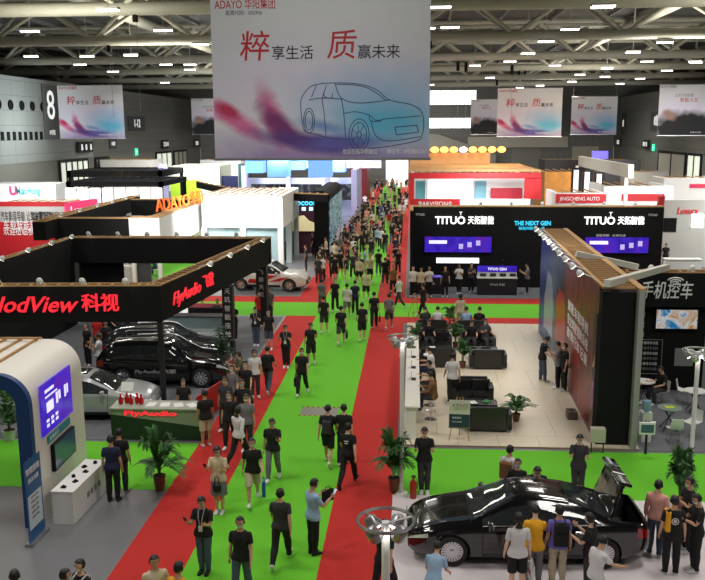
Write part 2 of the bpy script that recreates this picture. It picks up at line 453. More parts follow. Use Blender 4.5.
# ------------------------------------------------------------------ booth helpers
def V3(p, z=None): return Vector((p[0], p[1], p[2] if z is None else z))
def slats(mb, a, b, w, z, step=.45, h=.05):
    # open timber frame seen from above: two rails and studs, from a to b (xy), width w to the left
    a = Vector((a[0], a[1])); b = Vector((b[0], b[1])); d = (b-a); L = d.length; d.normalize(); n = Vector((-d.y, d.x))
    ang = atan2(d.y, d.x)
    M = Matrix.Translation((a.x, a.y, z)) @ Matrix.Rotation(ang, 4, 'Z')
    mb.box(0, 0, 0, L, .045, h, M); mb.box(0, w-.045, 0, L, w, h, M)
    k = 0
    while k*step < L:
        mb.box(k*step, .045, 0, k*step+.05, w-.045, h*.8, M); k += 1
    mb.box(L-.05, .045, 0, L, w-.045, h*.8, M)
def fascia(root, a, b, z0, z1, th, m, top=True, name='fascia', step=.45):
    a = Vector(a); b = Vector(b); d = b-a; L = d.length; ang = atan2(d.y, d.x)
    M = Matrix.Translation((a.x, a.y, 0)) @ Matrix.Rotation(ang, 4, 'Z')
    mb = MB(); mb.box(0, 0, z0, L, .03, z1, M); mb.box(0, th-.03, z0, L, th, z1, M); mb.box(0, .03, z0, L, th-.03, z0+.03, M)
    mb.box(0, .03, z0+.03, .03, th-.03, z1, M); mb.box(L-.03, .03, z0+.03, L, th-.03, z1, M)
    o = mb.build(name, m, root)
    if top:
        s = MB(); slats(s, a, b, th, z1+.001, step); s.build('timber_top', wood, root)
    return o
spot_me = None
def spotlight(root, x, y, z, dx, dy, glow=None):
    # small arm spotlight: arm reaches out by (dx,dy), head looks back down
    global spot_me
    if spot_me is None:
        b = MB(); b.m(0).tube([(0, 0, 0), (0, .05, .08), (0, .42, .22)], .014, 5)
        M = Matrix.Translation((0, .45, .2)) @ Matrix.Rotation(radians(-35), 4, 'X')
        b.m(0).lathe([(.03, .12), (.09, .06), (.11, -.05)], n=10, M=M); b.m(1).lathe([(.1, -.052), (.1, -.06)], n=10, M=M)
        spot_me = b.mesh('spotlight', [white, lampglow])
    o = link('spotlight', spot_me, root); o.location = (x, y, z); o.rotation_euler = (0, 0, atan2(dy, dx)-pi/2)
    return o
def spots(root, a, b, n, z, dx, dy, off=.5):
    for i in range(n):
        t = (i+off)/n; spotlight(root, a[0]+(b[0]-a[0])*t, a[1]+(b[1]-a[1])*t, z, dx, dy)
def post(root, x, y, z0, z1, w, m=None, name='post', label=None):
    o = MB().cb(0, 0, 0, w, w, z1-z0).build(name, m or black, root); o.location = (x, y, z0)
    if label: o['label'] = label
    return o
def screen_mat(name, c1, c2, c3, e=2.2, scale=1.0, axis='X', seed=0):
    m = bpy.data.materials.new(name); m.use_nodes = True; nt = m.node_tree; b = nt.nodes['Principled BSDF']
    tc = nt.nodes.new('ShaderNodeTexCoord'); mp = nt.nodes.new('ShaderNodeMapping'); mp.inputs['Location'].default_value = (seed, seed*.7, 0)
    mp.inputs['Scale'].default_value = (scale,)*3
    n = nt.nodes.new('ShaderNodeTexNoise'); n.inputs['Scale'].default_value = 1.2; n.inputs['Detail'].default_value = 3; n.inputs['Distortion'].default_value = 1.5
    r = nt.nodes.new('ShaderNodeValToRGB'); r.color_ramp.elements[0].position = .35; r.color_ramp.elements[0].color = tuple(c1)+(1,)
    r.color_ramp.elements[1].position = .65; r.color_ramp.elements[1].color = tuple(c3)+(1,)
    el = r.color_ramp.elements.new(.5); el.color = tuple(c2)+(1,)
    nt.links.new(tc.outputs['Object'], mp.inputs[0]); nt.links.new(mp.outputs[0], n.inputs['Vector']); nt.links.new(n.outputs['Fac'], r.inputs[0])
    if e:
        b.inputs['Base Color'].default_value = (.01, .01, .01, 1); nt.links.new(r.outputs[0], b.inputs['Emission Color']); b.inputs['Emission Strength'].default_value = e
        b.inputs['Roughness'].default_value = .2
    else:
        nt.links.new(r.outputs[0], b.inputs['Base Color']); b.inputs['Roughness'].default_value = .45
    return m
blue_screen = screen_mat('violet_screen', srgb(60, 20, 190), srgb(70, 40, 230), srgb(110, 30, 200), 1.3, .8)
tv_art = screen_mat('tv_picture', srgb(20, 130, 190), srgb(230, 230, 230), srgb(200, 150, 90), 1.1, 1.5, seed=3)
dark_screen = mat('dark_screen', srgb(60, 84, 100), .15, emit=.12, ecol=srgb(80, 120, 140))
glow_white = mat('backlit_white', (1, 1, 1), .5, emit=2.6)
glow_red = mat('backlit_red', srgb(230, 30, 36), .5, emit=1.6, ecol=(1, .03, .05))
glow_blue = mat('backlit_blue', srgb(40, 190, 230), .5, emit=1.8, ecol=(.05, .6, .9))
ink = mat('print_ink', (.02, .02, .022), .6); ink_red = mat('print_red', srgb(190, 20, 26), .6); ink_white = mat('print_white', (.8, .8, .8), .6)
ink_grey = mat('print_grey', (.25, .25, .26), .6)
glassm = mat('booth_glass', (.55, .75, .8), .05, alpha=.35)

# ------------------------------------------------------------------ front left screen tower (rounded arch)
tower = thing('exhibition_tower', 'tall white and navy rounded arch tower with a violet screen', 'tower', (-8.75, 18.1, 0))
tower.rotation_euler = (0, 0, radians(2))
# local: +Y away along the right face, -X towards the left; outline in xz, extruded along y 0..3.5
def arch(mb, y0, y1, x0, x1, zt, rad, th):
    out = [(x1, 0)]; out += [(x1-rad+rad*cos(a), zt-rad+rad*sin(a)) for a in [pi/2*k/8 for k in range(9)]]
    out += [(x0, zt)]
    inn = [(x1-th, 0)]; r2 = max(rad-th, .05)
    inn += [(x1-th-r2+r2*cos(a), zt-th-r2+r2*sin(a)) for a in [pi/2*k/8 for k in range(9)]]; inn += [(x0, zt-th)]
    n = len(out)
    rings = [[(p[0], y0, p[1]) for p in (o, i)]+[(p[0], y1, p[1]) for p in (i, o)] for o, i in zip(out, inn)]
    mb.loft(rings)
arch_w = MB(); arch(arch_w, .18, 3.4, -5.0, 0, 3.75, .75, .28); arch_w.build('arch_wall', mat('tower_cream', srgb(226, 222, 214), .45), tower, True)
nb = MB(); arch(nb, 0, .178, -5.0, 0.0, 3.75, .75, .32)
o = nb.build('arch_front', mat('tower_navy', srgb(30, 66, 118), .4), tower, True); o['label'] = 'navy blue front frame of the arch'
s = MB()
for x in np.arange(-4.9, -.9, .42): s.box(x, .2, 3.755, x+.06, 3.3, 3.81)
s.box(-5, .3, 3.812, -.9, .36, 3.86); s.box(-5, 3.1, 3.812, -.9, 3.16, 3.86)
s.build('timber_top', wood, tower)
scr = MB().box(.012, .55, 2.05, .05, 2.5, 3.3).build('screen', blue_screen, tower); scr['label'] = 'glowing violet screen'
b = MB()
for (y, z, w, h) in ((.8, 3.05, .55, .07), (.8, 2.92, .75, .04), (.85, 2.55, .42, .25), (1.45, 2.6, .12, .28), (1.62, 2.66, .12, .22), (2.0, 2.6, .1, .3), (2.15, 2.65, .1, .24)):
    b.box(.05, y, z, .056, y+w, z+h)
for k in range(6): b.box(.05, .8+.28*(k % 3), 2.2+.12*(k//3), .056, .95+.28*(k % 3), 2.27+.12*(k//3))
b.build('screen_icons', mat('screen_white', (.8, .8, 1), .5, emit=1.6, ecol=(.85, .8, 1)), scr)
pl = MB().box(.003, .85, 1.77, .03, 2.3, 1.95).build('name_strip', mat('teal_strip', srgb(40, 150, 160), .4), tower)
text('智 能 出 行', .12, ink_white, pl, (.034, .95, 1.86), (pi/2, 0, pi/2))
tv = MB().box(.01, 1.0, 1.0, .1, 2.4, 1.68).build('television', blackm, tower); MB().box(.1, 1.03, 1.03, .105, 2.37, 1.65).build('tv_screen', dark_screen, tv)
c = thing('display_counter', 'long white counter with small devices under the screen tower', 'counter', (-8.5, 18.35, 0)); c.rotation_euler = (0, 0, radians(-2))
MB().box(0, 0, .0, .52, 1.95, .80).build('counter_body', white, c); MB().box(-.0, -.03, .80, .56, 1.98, .84).build('counter_top', white, c)
o = MB()
for k in range(4): o.box(.524, .8+k*.22, .32, .53, .94+k*.22, .46)
o.build('counter_emblem', ink_grey, c)
dev = MB().box(-.06, -.045, 0, .06, .045, .03); dev.cb(0, 0, .03, .05, .05, .03)
dme = dev.mesh('device', blackm)
for k, (x, y, lab) in enumerate(((.22, .2, 'nearest'), (.36, .55, 'second'), (.18, .85, 'third'), (.36, 1.15, 'fourth'), (.2, 1.45, 'fifth'), (.36, 1.75, 'farthest'))):
    o = link('car_gadget', dme); M = c.matrix_basis; p = Vector((-8.5, 18.35, .842))+Matrix.Rotation(radians(-2), 3, 'Z') @ Vector((x, y, 0)); o.location = p; o.rotation_euler = (0, 0, k)
    tag(o, 'small black gadget on the white tower counter, %s from the front' % lab, 'gadget', 'gadgets on the tower counter')
# roll-up banner
ra, rb = G(28, 549), G(47, 529)
t = thing('rollup_banner', 'blue and white roll-up banner leaning by the tower front', 'banner stand', ((ra.x+rb.x)/2, (ra.y+rb.y)/2, 0), atan2(rb.y-ra.y, rb.x-ra.x))
MB().box(-.42, -.1, 0, .42, .1, .07).build('stand_base', steel, t); MB().tube([(0, .06, .05), (0, .06, 1.95)], .012, 6).build('support_pole', steel, t)
bb = MB(); bb.m(0).box(-.4, -.006, .07, .4, .0, 1.98); bb.m(1).box(-.33, -.012, .35, .33, -.007, 1.15)
f = bb.build('banner_sheet', [mat('banner_blue', srgb(26, 92, 150), .5, noise=.2), mat('banner_white', srgb(200, 216, 226), .5)], t)
text('智能座舱', .17, ink_white, f, (0, -.01, 1.7), align='CENTER'); text('解决方案', .13, ink_white, f, (0, -.01, 1.48), align='CENTER')
for k in range(5): text('车载电子系统', .06, ink_grey, f, (-.2, -.014, 1.08-k*.12))

# ------------------------------------------------------------------ black ring booth on the left
bA = thing('black_booth', 'large black booth frame with glowing red sign letters and timber topped beams', 'exhibition booth', (0, 0, 0))
FZ0, FZ1 = 3.0, 4.2
bk = blackm
P_corner = (-8.25, 26.9); P_far = (-6.75, 39.3)
fascia(bA, (-16.2, 26.4), (P_corner[0]+.02, P_corner[1]), FZ0, FZ1, .45, bk)
fascia(bA, (P_corner[0], P_corner[1]+.02), (P_far[0], P_far[1]), FZ0, FZ1, .5, bk)
fascia(bA, (-16.2, 39.3), (-6.72, 39.32), FZ0, FZ1, .5, bk)
fascia(bA, (-16.2, 26.5), (-16.2, 39.3), .0, FZ1, .3, bk, name='side_wall')
MB().box(-16.2, 39.85, 0, -14.0, 39.95, FZ1).build('back_wall', bk, bA)
post(bA, -8.35, 27.02, 0, FZ0, .16); post(bA, -7.5, 33.6, 0, FZ0, .42, label='broad black pillar with white vertical characters'); post(bA, -7.15, 39.5, 0, FZ0, .5); post(bA, -16.0, 26.7, 0, FZ0, .2)
text('NodView', .74, glow_red, bA, (-14.1, 26.50, 3.58), (pi/2, 0, radians(3.6)), .03, shear=.35, bold=.008, width=3.1)
text('科视', .62, glow_red, bA, (-10.85, 26.69, 3.62), (pi/2, 0, radians(3.6)), .03, bold=.01)
d = atan2(P_far[1]-P_corner[1], P_far[0]-P_corner[0])
def along(t, off=-.03, z=3.6): return (P_corner[0]+(P_far[0]-P_corner[0])*t+sin(d)*(-off), P_corner[1]+(P_far[1]-P_corner[1])*t+cos(d)*off, z)
text('FlyAudio', .60, glow_red, bA, along(.07, z=3.55), (pi/2, 0, d), .02, shear=.3, width=2.6)
text('飞歌', .58, glow_red, bA, along(.30), (pi/2, 0, d), .02)
for k, ch in enumerate('天玑智能座舱'): text(ch, .26, ink_white, bA, (-7.5, 33.38, 2.8-k*.36), align='CENTER')
for k, ch in enumerate('飞歌天玑'): text(ch, .26, ink_white, bA, (-7.15, 39.24, 2.6-k*.36), align='CENTER')
spots(bA, (-14.2, 26.7), (-8.6, 26.9), 4, FZ1+.05, .1, -1)
spots(bA, (-16.0, 39.4), (-7.5, 39.4), 6, FZ1+.05, 0, -1)
spots(bA, (-16.1, 30), (-16.1, 39), 4, FZ1+.05, 1, 0)
spots(bA, (-7.9, 29), (-6.9, 38), 4, FZ1+.05, 1, -.1)
# partition with white screen inside
pt = thing('partition_wall', 'low black partition with a small white screen inside the black booth', 'partition', (-10.9, 36.2, 0))
MB().box(-3.2, 0, 0, 3.0, .15, 1.5).build('partition_panel', bk, pt)
MB().box(-.6, -.08, 1.2, 1.0, -.01, 2.1).build('screen', mat('white_screen', (1, 1, 1), .4, emit=1.1), pt)
text('车机大屏', .2, ink_red, pt, (-.45, -.09, 1.8))
t = thing('glass_cabinet', 'white edged glass display case behind the black car', 'display case', (-9.4, 34.6, .0125))
MB().box(-1.5, -.35, 0, 1.5, .35, .85).build('case_body', white, t); MB().box(-1.48, -.33, .85, 1.48, .33, 1.5).build('case_glass', glassm, t)
b = MB()
for x in (-1.5, 1.46):
    for y in (-.35, .31): b.box(x, y, .85, x+.04, y+.04, 1.5)
b.box(-1.5, -.35, 1.5, 1.5, .35, 1.54); b.build('case_frame', black, t)
# pink graphic wall low behind
t = tag(MB().box(-12.4, 37.2, 0, -8.2, 37.3, 1.5).build('graphic_panel', mat('pink_panel', srgb(206, 96, 110), .6, noise=.15)), 'pinkish red low graphic panel behind the black cars', 'panel')

# reception desk
t = thing('reception_desk', 'olive grey reception desk with a dark slanted base and red letters', 'reception desk', (-7.55, 23.95, .0125), radians(1))
MB().prism([(-1.5, 0), (1.35, 0), (1.35, .75), (-1.5, .75)], 0.42, .96).build('desk_body', mat('olive_grey', srgb(132, 142, 122), .5), t)
MB().add([(-1.5, -.01, 0), (1.35, -.01, 0), (1.35, -.01, .42), (-1.5, -.01, .8), (-1.5, .72, 0), (1.35, .72, 0), (1.35, .72, .42), (-1.5, .72, .8)], [(3, 2, 1, 0), (4, 5, 6, 7), (0, 1, 5, 4), (1, 2, 6, 5), (2, 3, 7, 6), (3, 0, 4, 7)]).build('desk_base', mat('dark_green', (.01, .022, .014), .5), t)
MB().box(-1.53, -.04, .96, 1.38, .78, 1.0).build('desk_top', mat('desk_top', srgb(160, 166, 150), .35), t)
text('FlyAudio', .2, glow_red, t, (-1.1, -.02, .84), align='LEFT', bold=.006, width=1.6)
for k in range(5):
    b = MB().lathe([(.05, 0), (.075, .06), (.07, .16), (.03, .24), (.035, .32)], n=10)
    o = b.build('gift_bottle', mat('bottle_red', srgb(190, 20, 24), .25), None, True); o.location = (-8.85+k*.16, 24.3+.1*(k % 2), 1.0135)
    tag(o, 'red bottle at the left end of the olive desk, %s in the row' % ordn[k].replace('nearest', 'leftmost'), 'bottle', 'red bottles on the olive reception desk')
for k in range(4):
    o = MB().box(-.14, -.2, 0, .14, .2, .012).build('leaflet', white); o.location = (-7.9+k*.42, 24.3, 1.0135); o.rotation_euler = (0, 0, .2*k)
    tag(o, 'white leaflet pile on the olive desk, %s from the left' % ['first', 'second', 'third', 'fourth'][k], 'leaflet', 'leaflets on the olive desk')
# red slanted panel behind the desk
o = MB().box(-.9, -.02, 0, .9, .02, .9).build('red_sign_board', redm); o.location = (-6.6, 26.3, 0.0135); o.rotation_euler = (0, 0, radians(78)); tag(o, 'dark red standing board at the right edge of the black booth', 'board')
# white information stand on tray in front of the silver sedan
t = thing('information_stand', 'slim white stand holding a printed sheet beside the silver car nose', 'stand', (-9.0, 25.3, 0))
MB().lathe([(.18, 0), (.18, .03), (.02, .04), (.02, 1.1)], n=14).build('stand_pole', steel, t)
o = MB().box(-.2, -.01, 0, .2, .01, .3).build('sheet', white, t); o.location = (0, 0, 1.1); o.rotation_euler = (radians(-30), 0, 0)

# ------------------------------------------------------------------ second row on the left (Y 47..60)
bB = thing('white_booth', 'glowing white booth with glass rooms and orange letters on its timber top', 'exhibition booth')
fascia(bB, (-20.4, 46.3), (-15.8, 46.3), 3.3, 4.4, .5, bk, name='black_beam')
fascia(bB, (-15.8, 46.25), (-14.05, 46.25), 2.6, 4.45, .7, white)
fascia(bB, (-14.05, 46.27), (-14.25, 59), 2.6, 4.45, .75, white)
fascia(bB, (-20.3, 46.9), (-20.3, 59), 3.3, 4.4, .6, bk, name='black_beam')
fascia(bB, (-20, 59.2), (-14.3, 59.2), 3.3, 4.4, .5, bk, name='black_beam')
MB().box(-20.2, 47.2, 0, -20.0, 59, 3.3).build('back_wall', black, bB)
MB().box(-15.7, 46.95, 0, -14.9, 47.1, 2.6).build('panel', mat('deep_grey', (.05, .05, .055), .5), bB)
for q in ((-14.2, 46.5), (-14.4, 58.6), (-15.7, 46.5), (-20.1, 46.6)): post(bB, q[0], q[1], 0, 2.62 if q[0] > -16 else 3.3, .2, white if q[0] > -16 else black)
M_o = mat('orange_letters', srgb(240, 110, 30), .5, emit=.9, ecol=(1, .2, .02))
text('ADAYO', 1.0, M_o, bB, (-14.7, 47.7, 4.95), (radians(80), 0, radians(80)), .04, shear=.2, width=4.6)
text('华阳', 1.0, M_o, bB, (-13.95, 52.6, 4.95), (radians(80), 0, radians(80)), .04)
text('ADAYO CARWAY', .26, ink_red, bB, (-15.7, 46.22, 2.85), align='LEFT', width=1.5)
# white glass pavilion
bC = thing('glass_pavilion', 'very bright white pavilion with glass rooms beside the white rally car', 'pavilion')
MB().box(-13.9, 55.2, 2.9, -8.5, 63.0, 5.0).build('upper_wall', mat('bright_white', (.9, .9, .9), .5), bC)
for x in (-13.8, -11.2, -8.7): post(bC, x, 55.4, 0, 2.9, .35, white, 'column')
post(bC, -8.7, 59, 0, 2.9, .35, white, 'column'); post(bC, -8.7, 62.8, 0, 2.9, .35, white, 'column')
MB().box(-13.6, 55.4, .05, -11.4, 55.45, 2.89).build('glass_wall', glassm, bC); MB().box(-11.0, 55.4, .05, -8.9, 55.45, 2.89).build('glass_wall', glassm, bC)
MB().box(-13.8, 61.5, 0, -8.8, 61.6, 2.89).build('inner_wall', mat('teal_inner', srgb(110, 160, 165), .5), bC)
s = MB()
for x in np.arange(-13.9, -8.5, .5): s.box(x, 55.2, 5.001, x+.08, 63.0, 5.06)
s.build('timber_top', wood, bC); spots(bC, (-13.8, 55.2), (-8.6, 55.2), 7, 5.02, 0, -1)
text('MEDIA LOUNGE', .22, ink_grey, bC, (-10.6, 55.18, 3.3))
# black booth with curved beam and round corner pillar
bD = thing('curved_beam_booth', 'black booth with a curved roof beam and a rounded tall pillar', 'exhibition booth')
pts = [G(x, y, 4.75) for x, y in ((196, 182), (215, 186), (240, 190), (270, 193), (300, 194), (328, 195))]
cs = spline([(p.x, p.y, 4.75) for p in pts], 4)
b = MB(); tp = MB()
for (ax, ay, _), (bx, by, _) in zip(cs[:-1], cs[1:]):
    b.add([(ax, ay, 4.25), (bx, by, 4.25), (bx, by, 4.75), (ax, ay, 4.75), (ax, ay+1, 4.25), (bx, by+1, 4.25), (bx, by+1, 4.75), (ax, ay+1, 4.75)], [(0, 1, 2, 3), (7, 6, 5, 4), (0, 4, 5, 1), (3, 2, 6, 7)])
    tp.add([(ax, ay, 4.76), (bx, by, 4.76), (bx, by+.15, 4.76), (ax, ay+.15, 4.76), (ax, ay, 4.83), (bx, by, 4.83), (bx, by+.15, 4.83), (ax, ay+.15, 4.83)], [(0, 1, 2, 3), (7, 6, 5, 4), (0, 4, 5, 1), (3, 2, 6, 7)])
    tp.box(ax, ay+.15, 4.751, ax+.1, ay+.95, 4.82)
b.build('curved_beam', bk, bD); tp.build('timber_top', wood, bD)
pil = []
for k in range(13):
    a = pi/2*k/12; pil.append((-6.1-.5+.5*cos(a)*1, 4.9-.5+.5*sin(a)))
poly = [(-7.15, 0), (-6.1, 0)]+pil+[(-7.15, 4.9)]
b = MB(); b.loft([[(x, 61.2, z) for x, z in poly], [(x, 72, z) for x, z in poly]]); b.build('rounded_pillar', bk, bD)
MB().box(-9.6, 63.6, 0, -7.17, 63.75, 4.2).build('sign_wall', mat('wine_wall', srgb(60, 20, 40), .5, noise=.3), bD)
text('autocool', .62, glow_blue, bD, (-9.5, 63.55, 3.85), ext=.02, bold=.006, width=2.1)
for k in range(4): MB().box(-9.45+k*.55, 63.55, 3.25, -9.15+k*.55, 63.58, 3.52).build('round_icon', mat('icon_pale', srgb(190, 230, 245), .5, emit=1.2), bD)
pm = MB(); pm.add([(-9.5, 63.54, 1.7), (-7.3, 63.54, 1.7), (-7.3, 63.54, 2.3), (-7.8, 63.54, 2.5), (-8.2, 63.54, 2.9), (-9.0, 63.54, 2.8), (-9.5, 63.54, 2.4)], [(0, 1, 2, 3, 4, 5, 6)]); pm.build('car_poster', mat('poster_gold', srgb(235, 220, 170), .5, emit=.6), bD)
MB().box(-6.07, 61.4, .3, -6.0, 71.8, 4.2).build('led_strip_panel', screen_mat('cyan_panel', (.02, .03, .04), (.1, .4, .5), (.8, .9, .95), .8, 2.0, seed=5), bD)

# hanging blue cubes booth
bE = thing('violet_booth', 'pale violet booth with hanging blue light boxes far down the left side', 'exhibition booth')
violet = mat('violet_wall', srgb(190, 190, 240), .5)
def rectpx(root, name, x0, y0, x1, y1, Y, depth, m, lo0=False):
    a = PX(x0, y0, Y); b_ = PX(x1, y1, Y)
    z0 = 0 if lo0 else max(0.0, b_.z)
    return MB().box(a.x, Y, z0, b_.x, Y+depth, a.z).build(name, m, root)
for x0, x1, y0, y1, Y in ((245, 263, 161, 173, 86), (267, 288, 161, 177, 80), (289, 304, 161, 170, 88), (308, 331, 160, 177, 80), (331, 345, 162, 172, 88)):
    rectpx(bE, 'light_box', x0, y0, x1, y1, Y, 2, mat('blue_box', srgb(90, 150, 240), .5, emit=1.5, ecol=(.25, .5, 1)))
MB().box(-15.5, 93.8, 5.1, -3.5, 94.0, 7.2).build('header_panel', violet, bE)
rectpx(bE, 'side_column', 241, 166, 247, 200, 90, 1, violet, True); rectpx(bE, 'side_column', 286, 172, 290, 205, 88, 1, violet, True)
rectpx(bE, 'side_column', 324, 172, 330, 215, 84, 1, violet, True); rectpx(bE, 'side_column', 351, 170, 357, 225, 84, 8, violet, True)
rectpx(bE, 'back_wall', 246, 178, 360, 205, 92, .3, mat('pale_wall', srgb(190, 194, 214), .5), True)
for x0, x1 in ((251, 286), (291, 322), (329, 357)):
    rectpx(bE, 'dark_poster', x0, 184, x1, 200, 90.0, .1, screen_mat('car_poster_%d' % x0, (.01, .01, .015), (.03, .03, .06), (.4, .5, .6), .5, .5, seed=x0))
text('Car Audio', .5, ink, bE, (-13, 93.75, 6.2), align='LEFT', width=6)
# white green booth and green pillar
bF = thing('white_booth', 'white and lime booth with a dark green pillar at the back left', 'exhibition booth')
rectpx(bF, 'front_wall', 172, 166, 220, 190, 92, 6, mat('lime_white', srgb(230, 238, 210), .5), True)
rectpx(bF, 'green_pillar', 238, 164, 243, 190, 91, 1, mat('pillar_green', srgb(20, 80, 76), .5), True)
rectpx(bF, 'display_window', 221, 176, 238, 190, 93, .3, mat('navy_window', srgb(30, 40, 80), .3), True)
rectpx(bF, 'lime_band', 170, 180, 200, 187, 91.8, .1, mat('lime', srgb(170, 210, 50), .5), True)
rectpx(bF, 'purple_panel', 158, 164, 168, 192, 86, .3, violet, True)
# ring booths far left
def ringbooth(label, cx, cy, rx, ry, z, h, m, n=4, lamps=0, lm=None):
    t = thing('ring_booth', label, 'exhibition booth', (cx, cy, 0))
    b = MB()
    for sx, sy, ex, ey in ((-1, -1, 1, -1), (1, -1, 1, 1), (1, 1, -1, 1), (-1, 1, -1, -1)):
        a = Vector((sx*rx, sy*ry)); e = Vector((ex*rx, ey*ry)); dd = (e-a).normalized(); ang = atan2(dd.y, dd.x)
        b.box(0, 0, z, (e-a).length, .35, z+h, Matrix.Translation((a.x, a.y, 0)) @ Matrix.Rotation(ang, 4, 'Z'))
    b.build('roof_ring', m, t)
    s = MB()
    for k in range(int(rx*2/.8)): s.box(-rx+.4+k*.8, -ry+.3, z+h-.1, -rx+.46+k*.8, ry-.3, z+h)
    s.build('roof_grid', darkmetal, t)
    for sx in (-1, 1):
        for sy in (-1, 1): post(t, sx*(rx-.2), sy*(ry-.2), 0, z, .3, m)
    if lamps:
        lb = MB()
        for k in range(lamps): lb.sphere((-rx+.5+(2*rx-1)*k/(lamps-1), -ry-.3, z+.1), .28, 8, 5)
        lb.build('lamp_row', lm or lampglow, t)
    return t
ringbooth('black roof ring over yellow lamps far on the left', -28.5, 84, 4.6, 4, 4.9, .6, bk)
rg = ringbooth('black grid roof above a band of bright white panels on the left', -23.0, 68, 3.8, 3.6, 5.0, .4, bk)
b = MB()
for k in range(8): b.rbox(-3.4+.97*k, -3.75, -.65+5.0, .85, .2, 1.15, .08, 2)
b.build('lit_panels', mat('globe_glow', (1, .98, .95), .5, emit=1.5), rg, True)
t = thing('round_lamp', 'yellow ring lamp under the far left black roof ring', 'lamp', (-27.6, 79.2, 4.9)); MB().tube([(1.0*cos(a), .4*sin(a), -.3) for a in [2*pi*k/16 for k in range(16)]], .2, 6, closed=True).build('glowing_ring', mat('yellow_glow', (1, .7, .2), .5, emit=4), t); MB().tube([(0, 0.35, -.3), (0, .35, .6), (0, .9, .6)], .04).build('hanging_rod', darkmetal, t)
# red white text booth at far left
bG = thing('red_white_booth', 'red and white booth with printed text panels at the far left', 'exhibition booth')
rectpx(bG, 'red_header', -14, 202, 65, 206.5, 57, .3, redm); rectpx(bG, 'grey_panel', -14, 206.5, 65, 222, 57, .3, mat('pale_grey_panel', srgb(180, 178, 176), .5))
rectpx(bG, 'red_panel', -14, 222, 66, 236, 57, .3, redm, True); 
a = PX(0, 217, 56.9); text('汽车影音导航 让驾驶更智能', .75, ink, bG, (a.x, 56.95, a.z), width=3.6)
a = PX(30, 217, 56.9); text('326家品牌展商', .7, ink, bG, (a.x, 56.95, a.z), width=2.4)
a = PX(3, 226, 56.9); text('车载智能展区', .75, ink_white, bG, (a.x, 56.95, a.z), width=2.8)
a = PX(3, 232, 56.9); text('欢迎莅临参观', .6, ink_white, bG, (a.x, 56.95, a.z), width=2.6)
a = PX(66, 214, 57); e = PX(98, 206, 61)
pm_ = mat('pink_glow', srgb(240, 60, 110), .5, emit=1.1, ecol=(1, .08, .25))
M_ = atan2(e.y-a.y, e.x-a.x); L_ = hypot(e.x-a.x, e.y-a.y)
o = MB().box(0, 0, 0, L_, .3, 1.25).build('pink_fascia', pm_, bG); o.location = (a.x, a.y, 3.1); o.rotation_euler = (0, 0, M_)
text('Luxury', .8, glow_white, bG, (a.x+.5*cos(M_)+.04*sin(M_), a.y+.5*sin(M_)-.04*cos(M_), 3.75), (pi/2, 0, M_), width=2.6)
fascia(bG, (a.x-4.6, 57.35), (a.x, 57.35), 4.15, 4.35, 2.4, white, step=.7)
bH = thing('white_booth', 'long white booth with small cyan lettering against the far left wall', 'exhibition booth')
rectpx(bH, 'front_wall', -12, 184, 56, 197, 72, 3, mat('white_front', srgb(235, 238, 238), .5), True)
a = PX(9, 191, 71.9); text('U', 1.0, mat('pink_print', srgb(230, 70, 130), .5), bH, (a.x, 71.93, a.z), bold=.05)
a = PX(16, 191, 71.9); text('MiaoHong', .9, mat('cyan_print', srgb(20, 170, 180), .5), bH, (a.x, 71.93, a.z), bold=.02, width=2.1)
# low pieces between: wood/black beams at y~200-225 left
bI = thing('timber_topped_beam', 'long timber topped black beam with small spotlights behind the black booth', 'beam')
a = G(45, 222, 4.4); e = G(140, 196, 4.4)
fascia(bI, (a.x, a.y), (e.x, e.y), 3.4, 4.4, .7, bk); spots(bI, (a.x, a.y), (e.x, e.y), 6, 4.45, 1, -.5)
for q in (a, e): post(bI, q.x+.3, q.y+.1, 0, 3.4, .3)
# coral banner strip
bJ = thing('coral_canopy', 'coral red canopy strip between the timber topped beams', 'canopy')
a = G(148, 200, 4.4); e = G(192, 196, 4.4); MB().box(a.x, a.y, 4.1, e.x+.6, a.y+3, 4.3).build('canopy_sheet', mat('coral', srgb(226, 96, 80), .6), bJ)
for x in (a.x+.2, e.x+.3): post(bJ, x, a.y+1.5, 0, 4.1, .15, white)

# ------------------------------------------------------------------ lounge side, long double wall
bL = thing('graphic_wall', 'long hollow black wall with blue and red car graphics and an open timber top', 'partition wall', (5.42, 24.25, 0), radians(-1.6))
LW, WW, WH = 14.6, 1.05, 4.72
art = bpy.data.materials.new('car_artwork'); art.use_nodes = True; nt = art.node_tree; pb = nt.nodes['Principled BSDF']
tc = nt.nodes.new('ShaderNodeTexCoord'); sp = nt.nodes.new('ShaderNodeSeparateXYZ'); nt.links.new(tc.outputs['Object'], sp.inputs[0])
mr = nt.nodes.new('ShaderNodeMapRange'); mr.inputs['From Max'].default_value = LW; nt.links.new(sp.outputs['Y'], mr.inputs['Value'])
cr = nt.nodes.new('ShaderNodeValToRGB'); els = cr.color_ramp.elements
els[0].position = 0; els[0].color = srgb(120, 14, 22)+(1,); els[1].position = 1; els[1].color = srgb(20, 60, 150)+(1,)
for p_, c_ in ((.25, srgb(150, 26, 34)), (.45, srgb(110, 40, 44)), (.52, srgb(30, 34, 60)), (.72, srgb(90, 120, 150)), (.8, srgb(30, 90, 170))):
    e_ = els.new(p_); e_.color = c_+(1,)
nt.links.new(mr.outputs[0], cr.inputs[0])
n_ = nt.nodes.new('ShaderNodeTexNoise'); n_.inputs['Scale'].default_value = .8; n_.inputs['Detail'].default_value = 5; n_.inputs['Distortion'].default_value = 2
nt.links.new(tc.outputs['Object'], n_.inputs['Vector'])
m2 = nt.nodes.new('ShaderNodeMapRange'); m2.inputs['From Min'].default_value = .35; m2.inputs['From Max'].default_value = .65; m2.inputs['To Min'].default_value = .12; m2.inputs['To Max'].default_value = 1.15
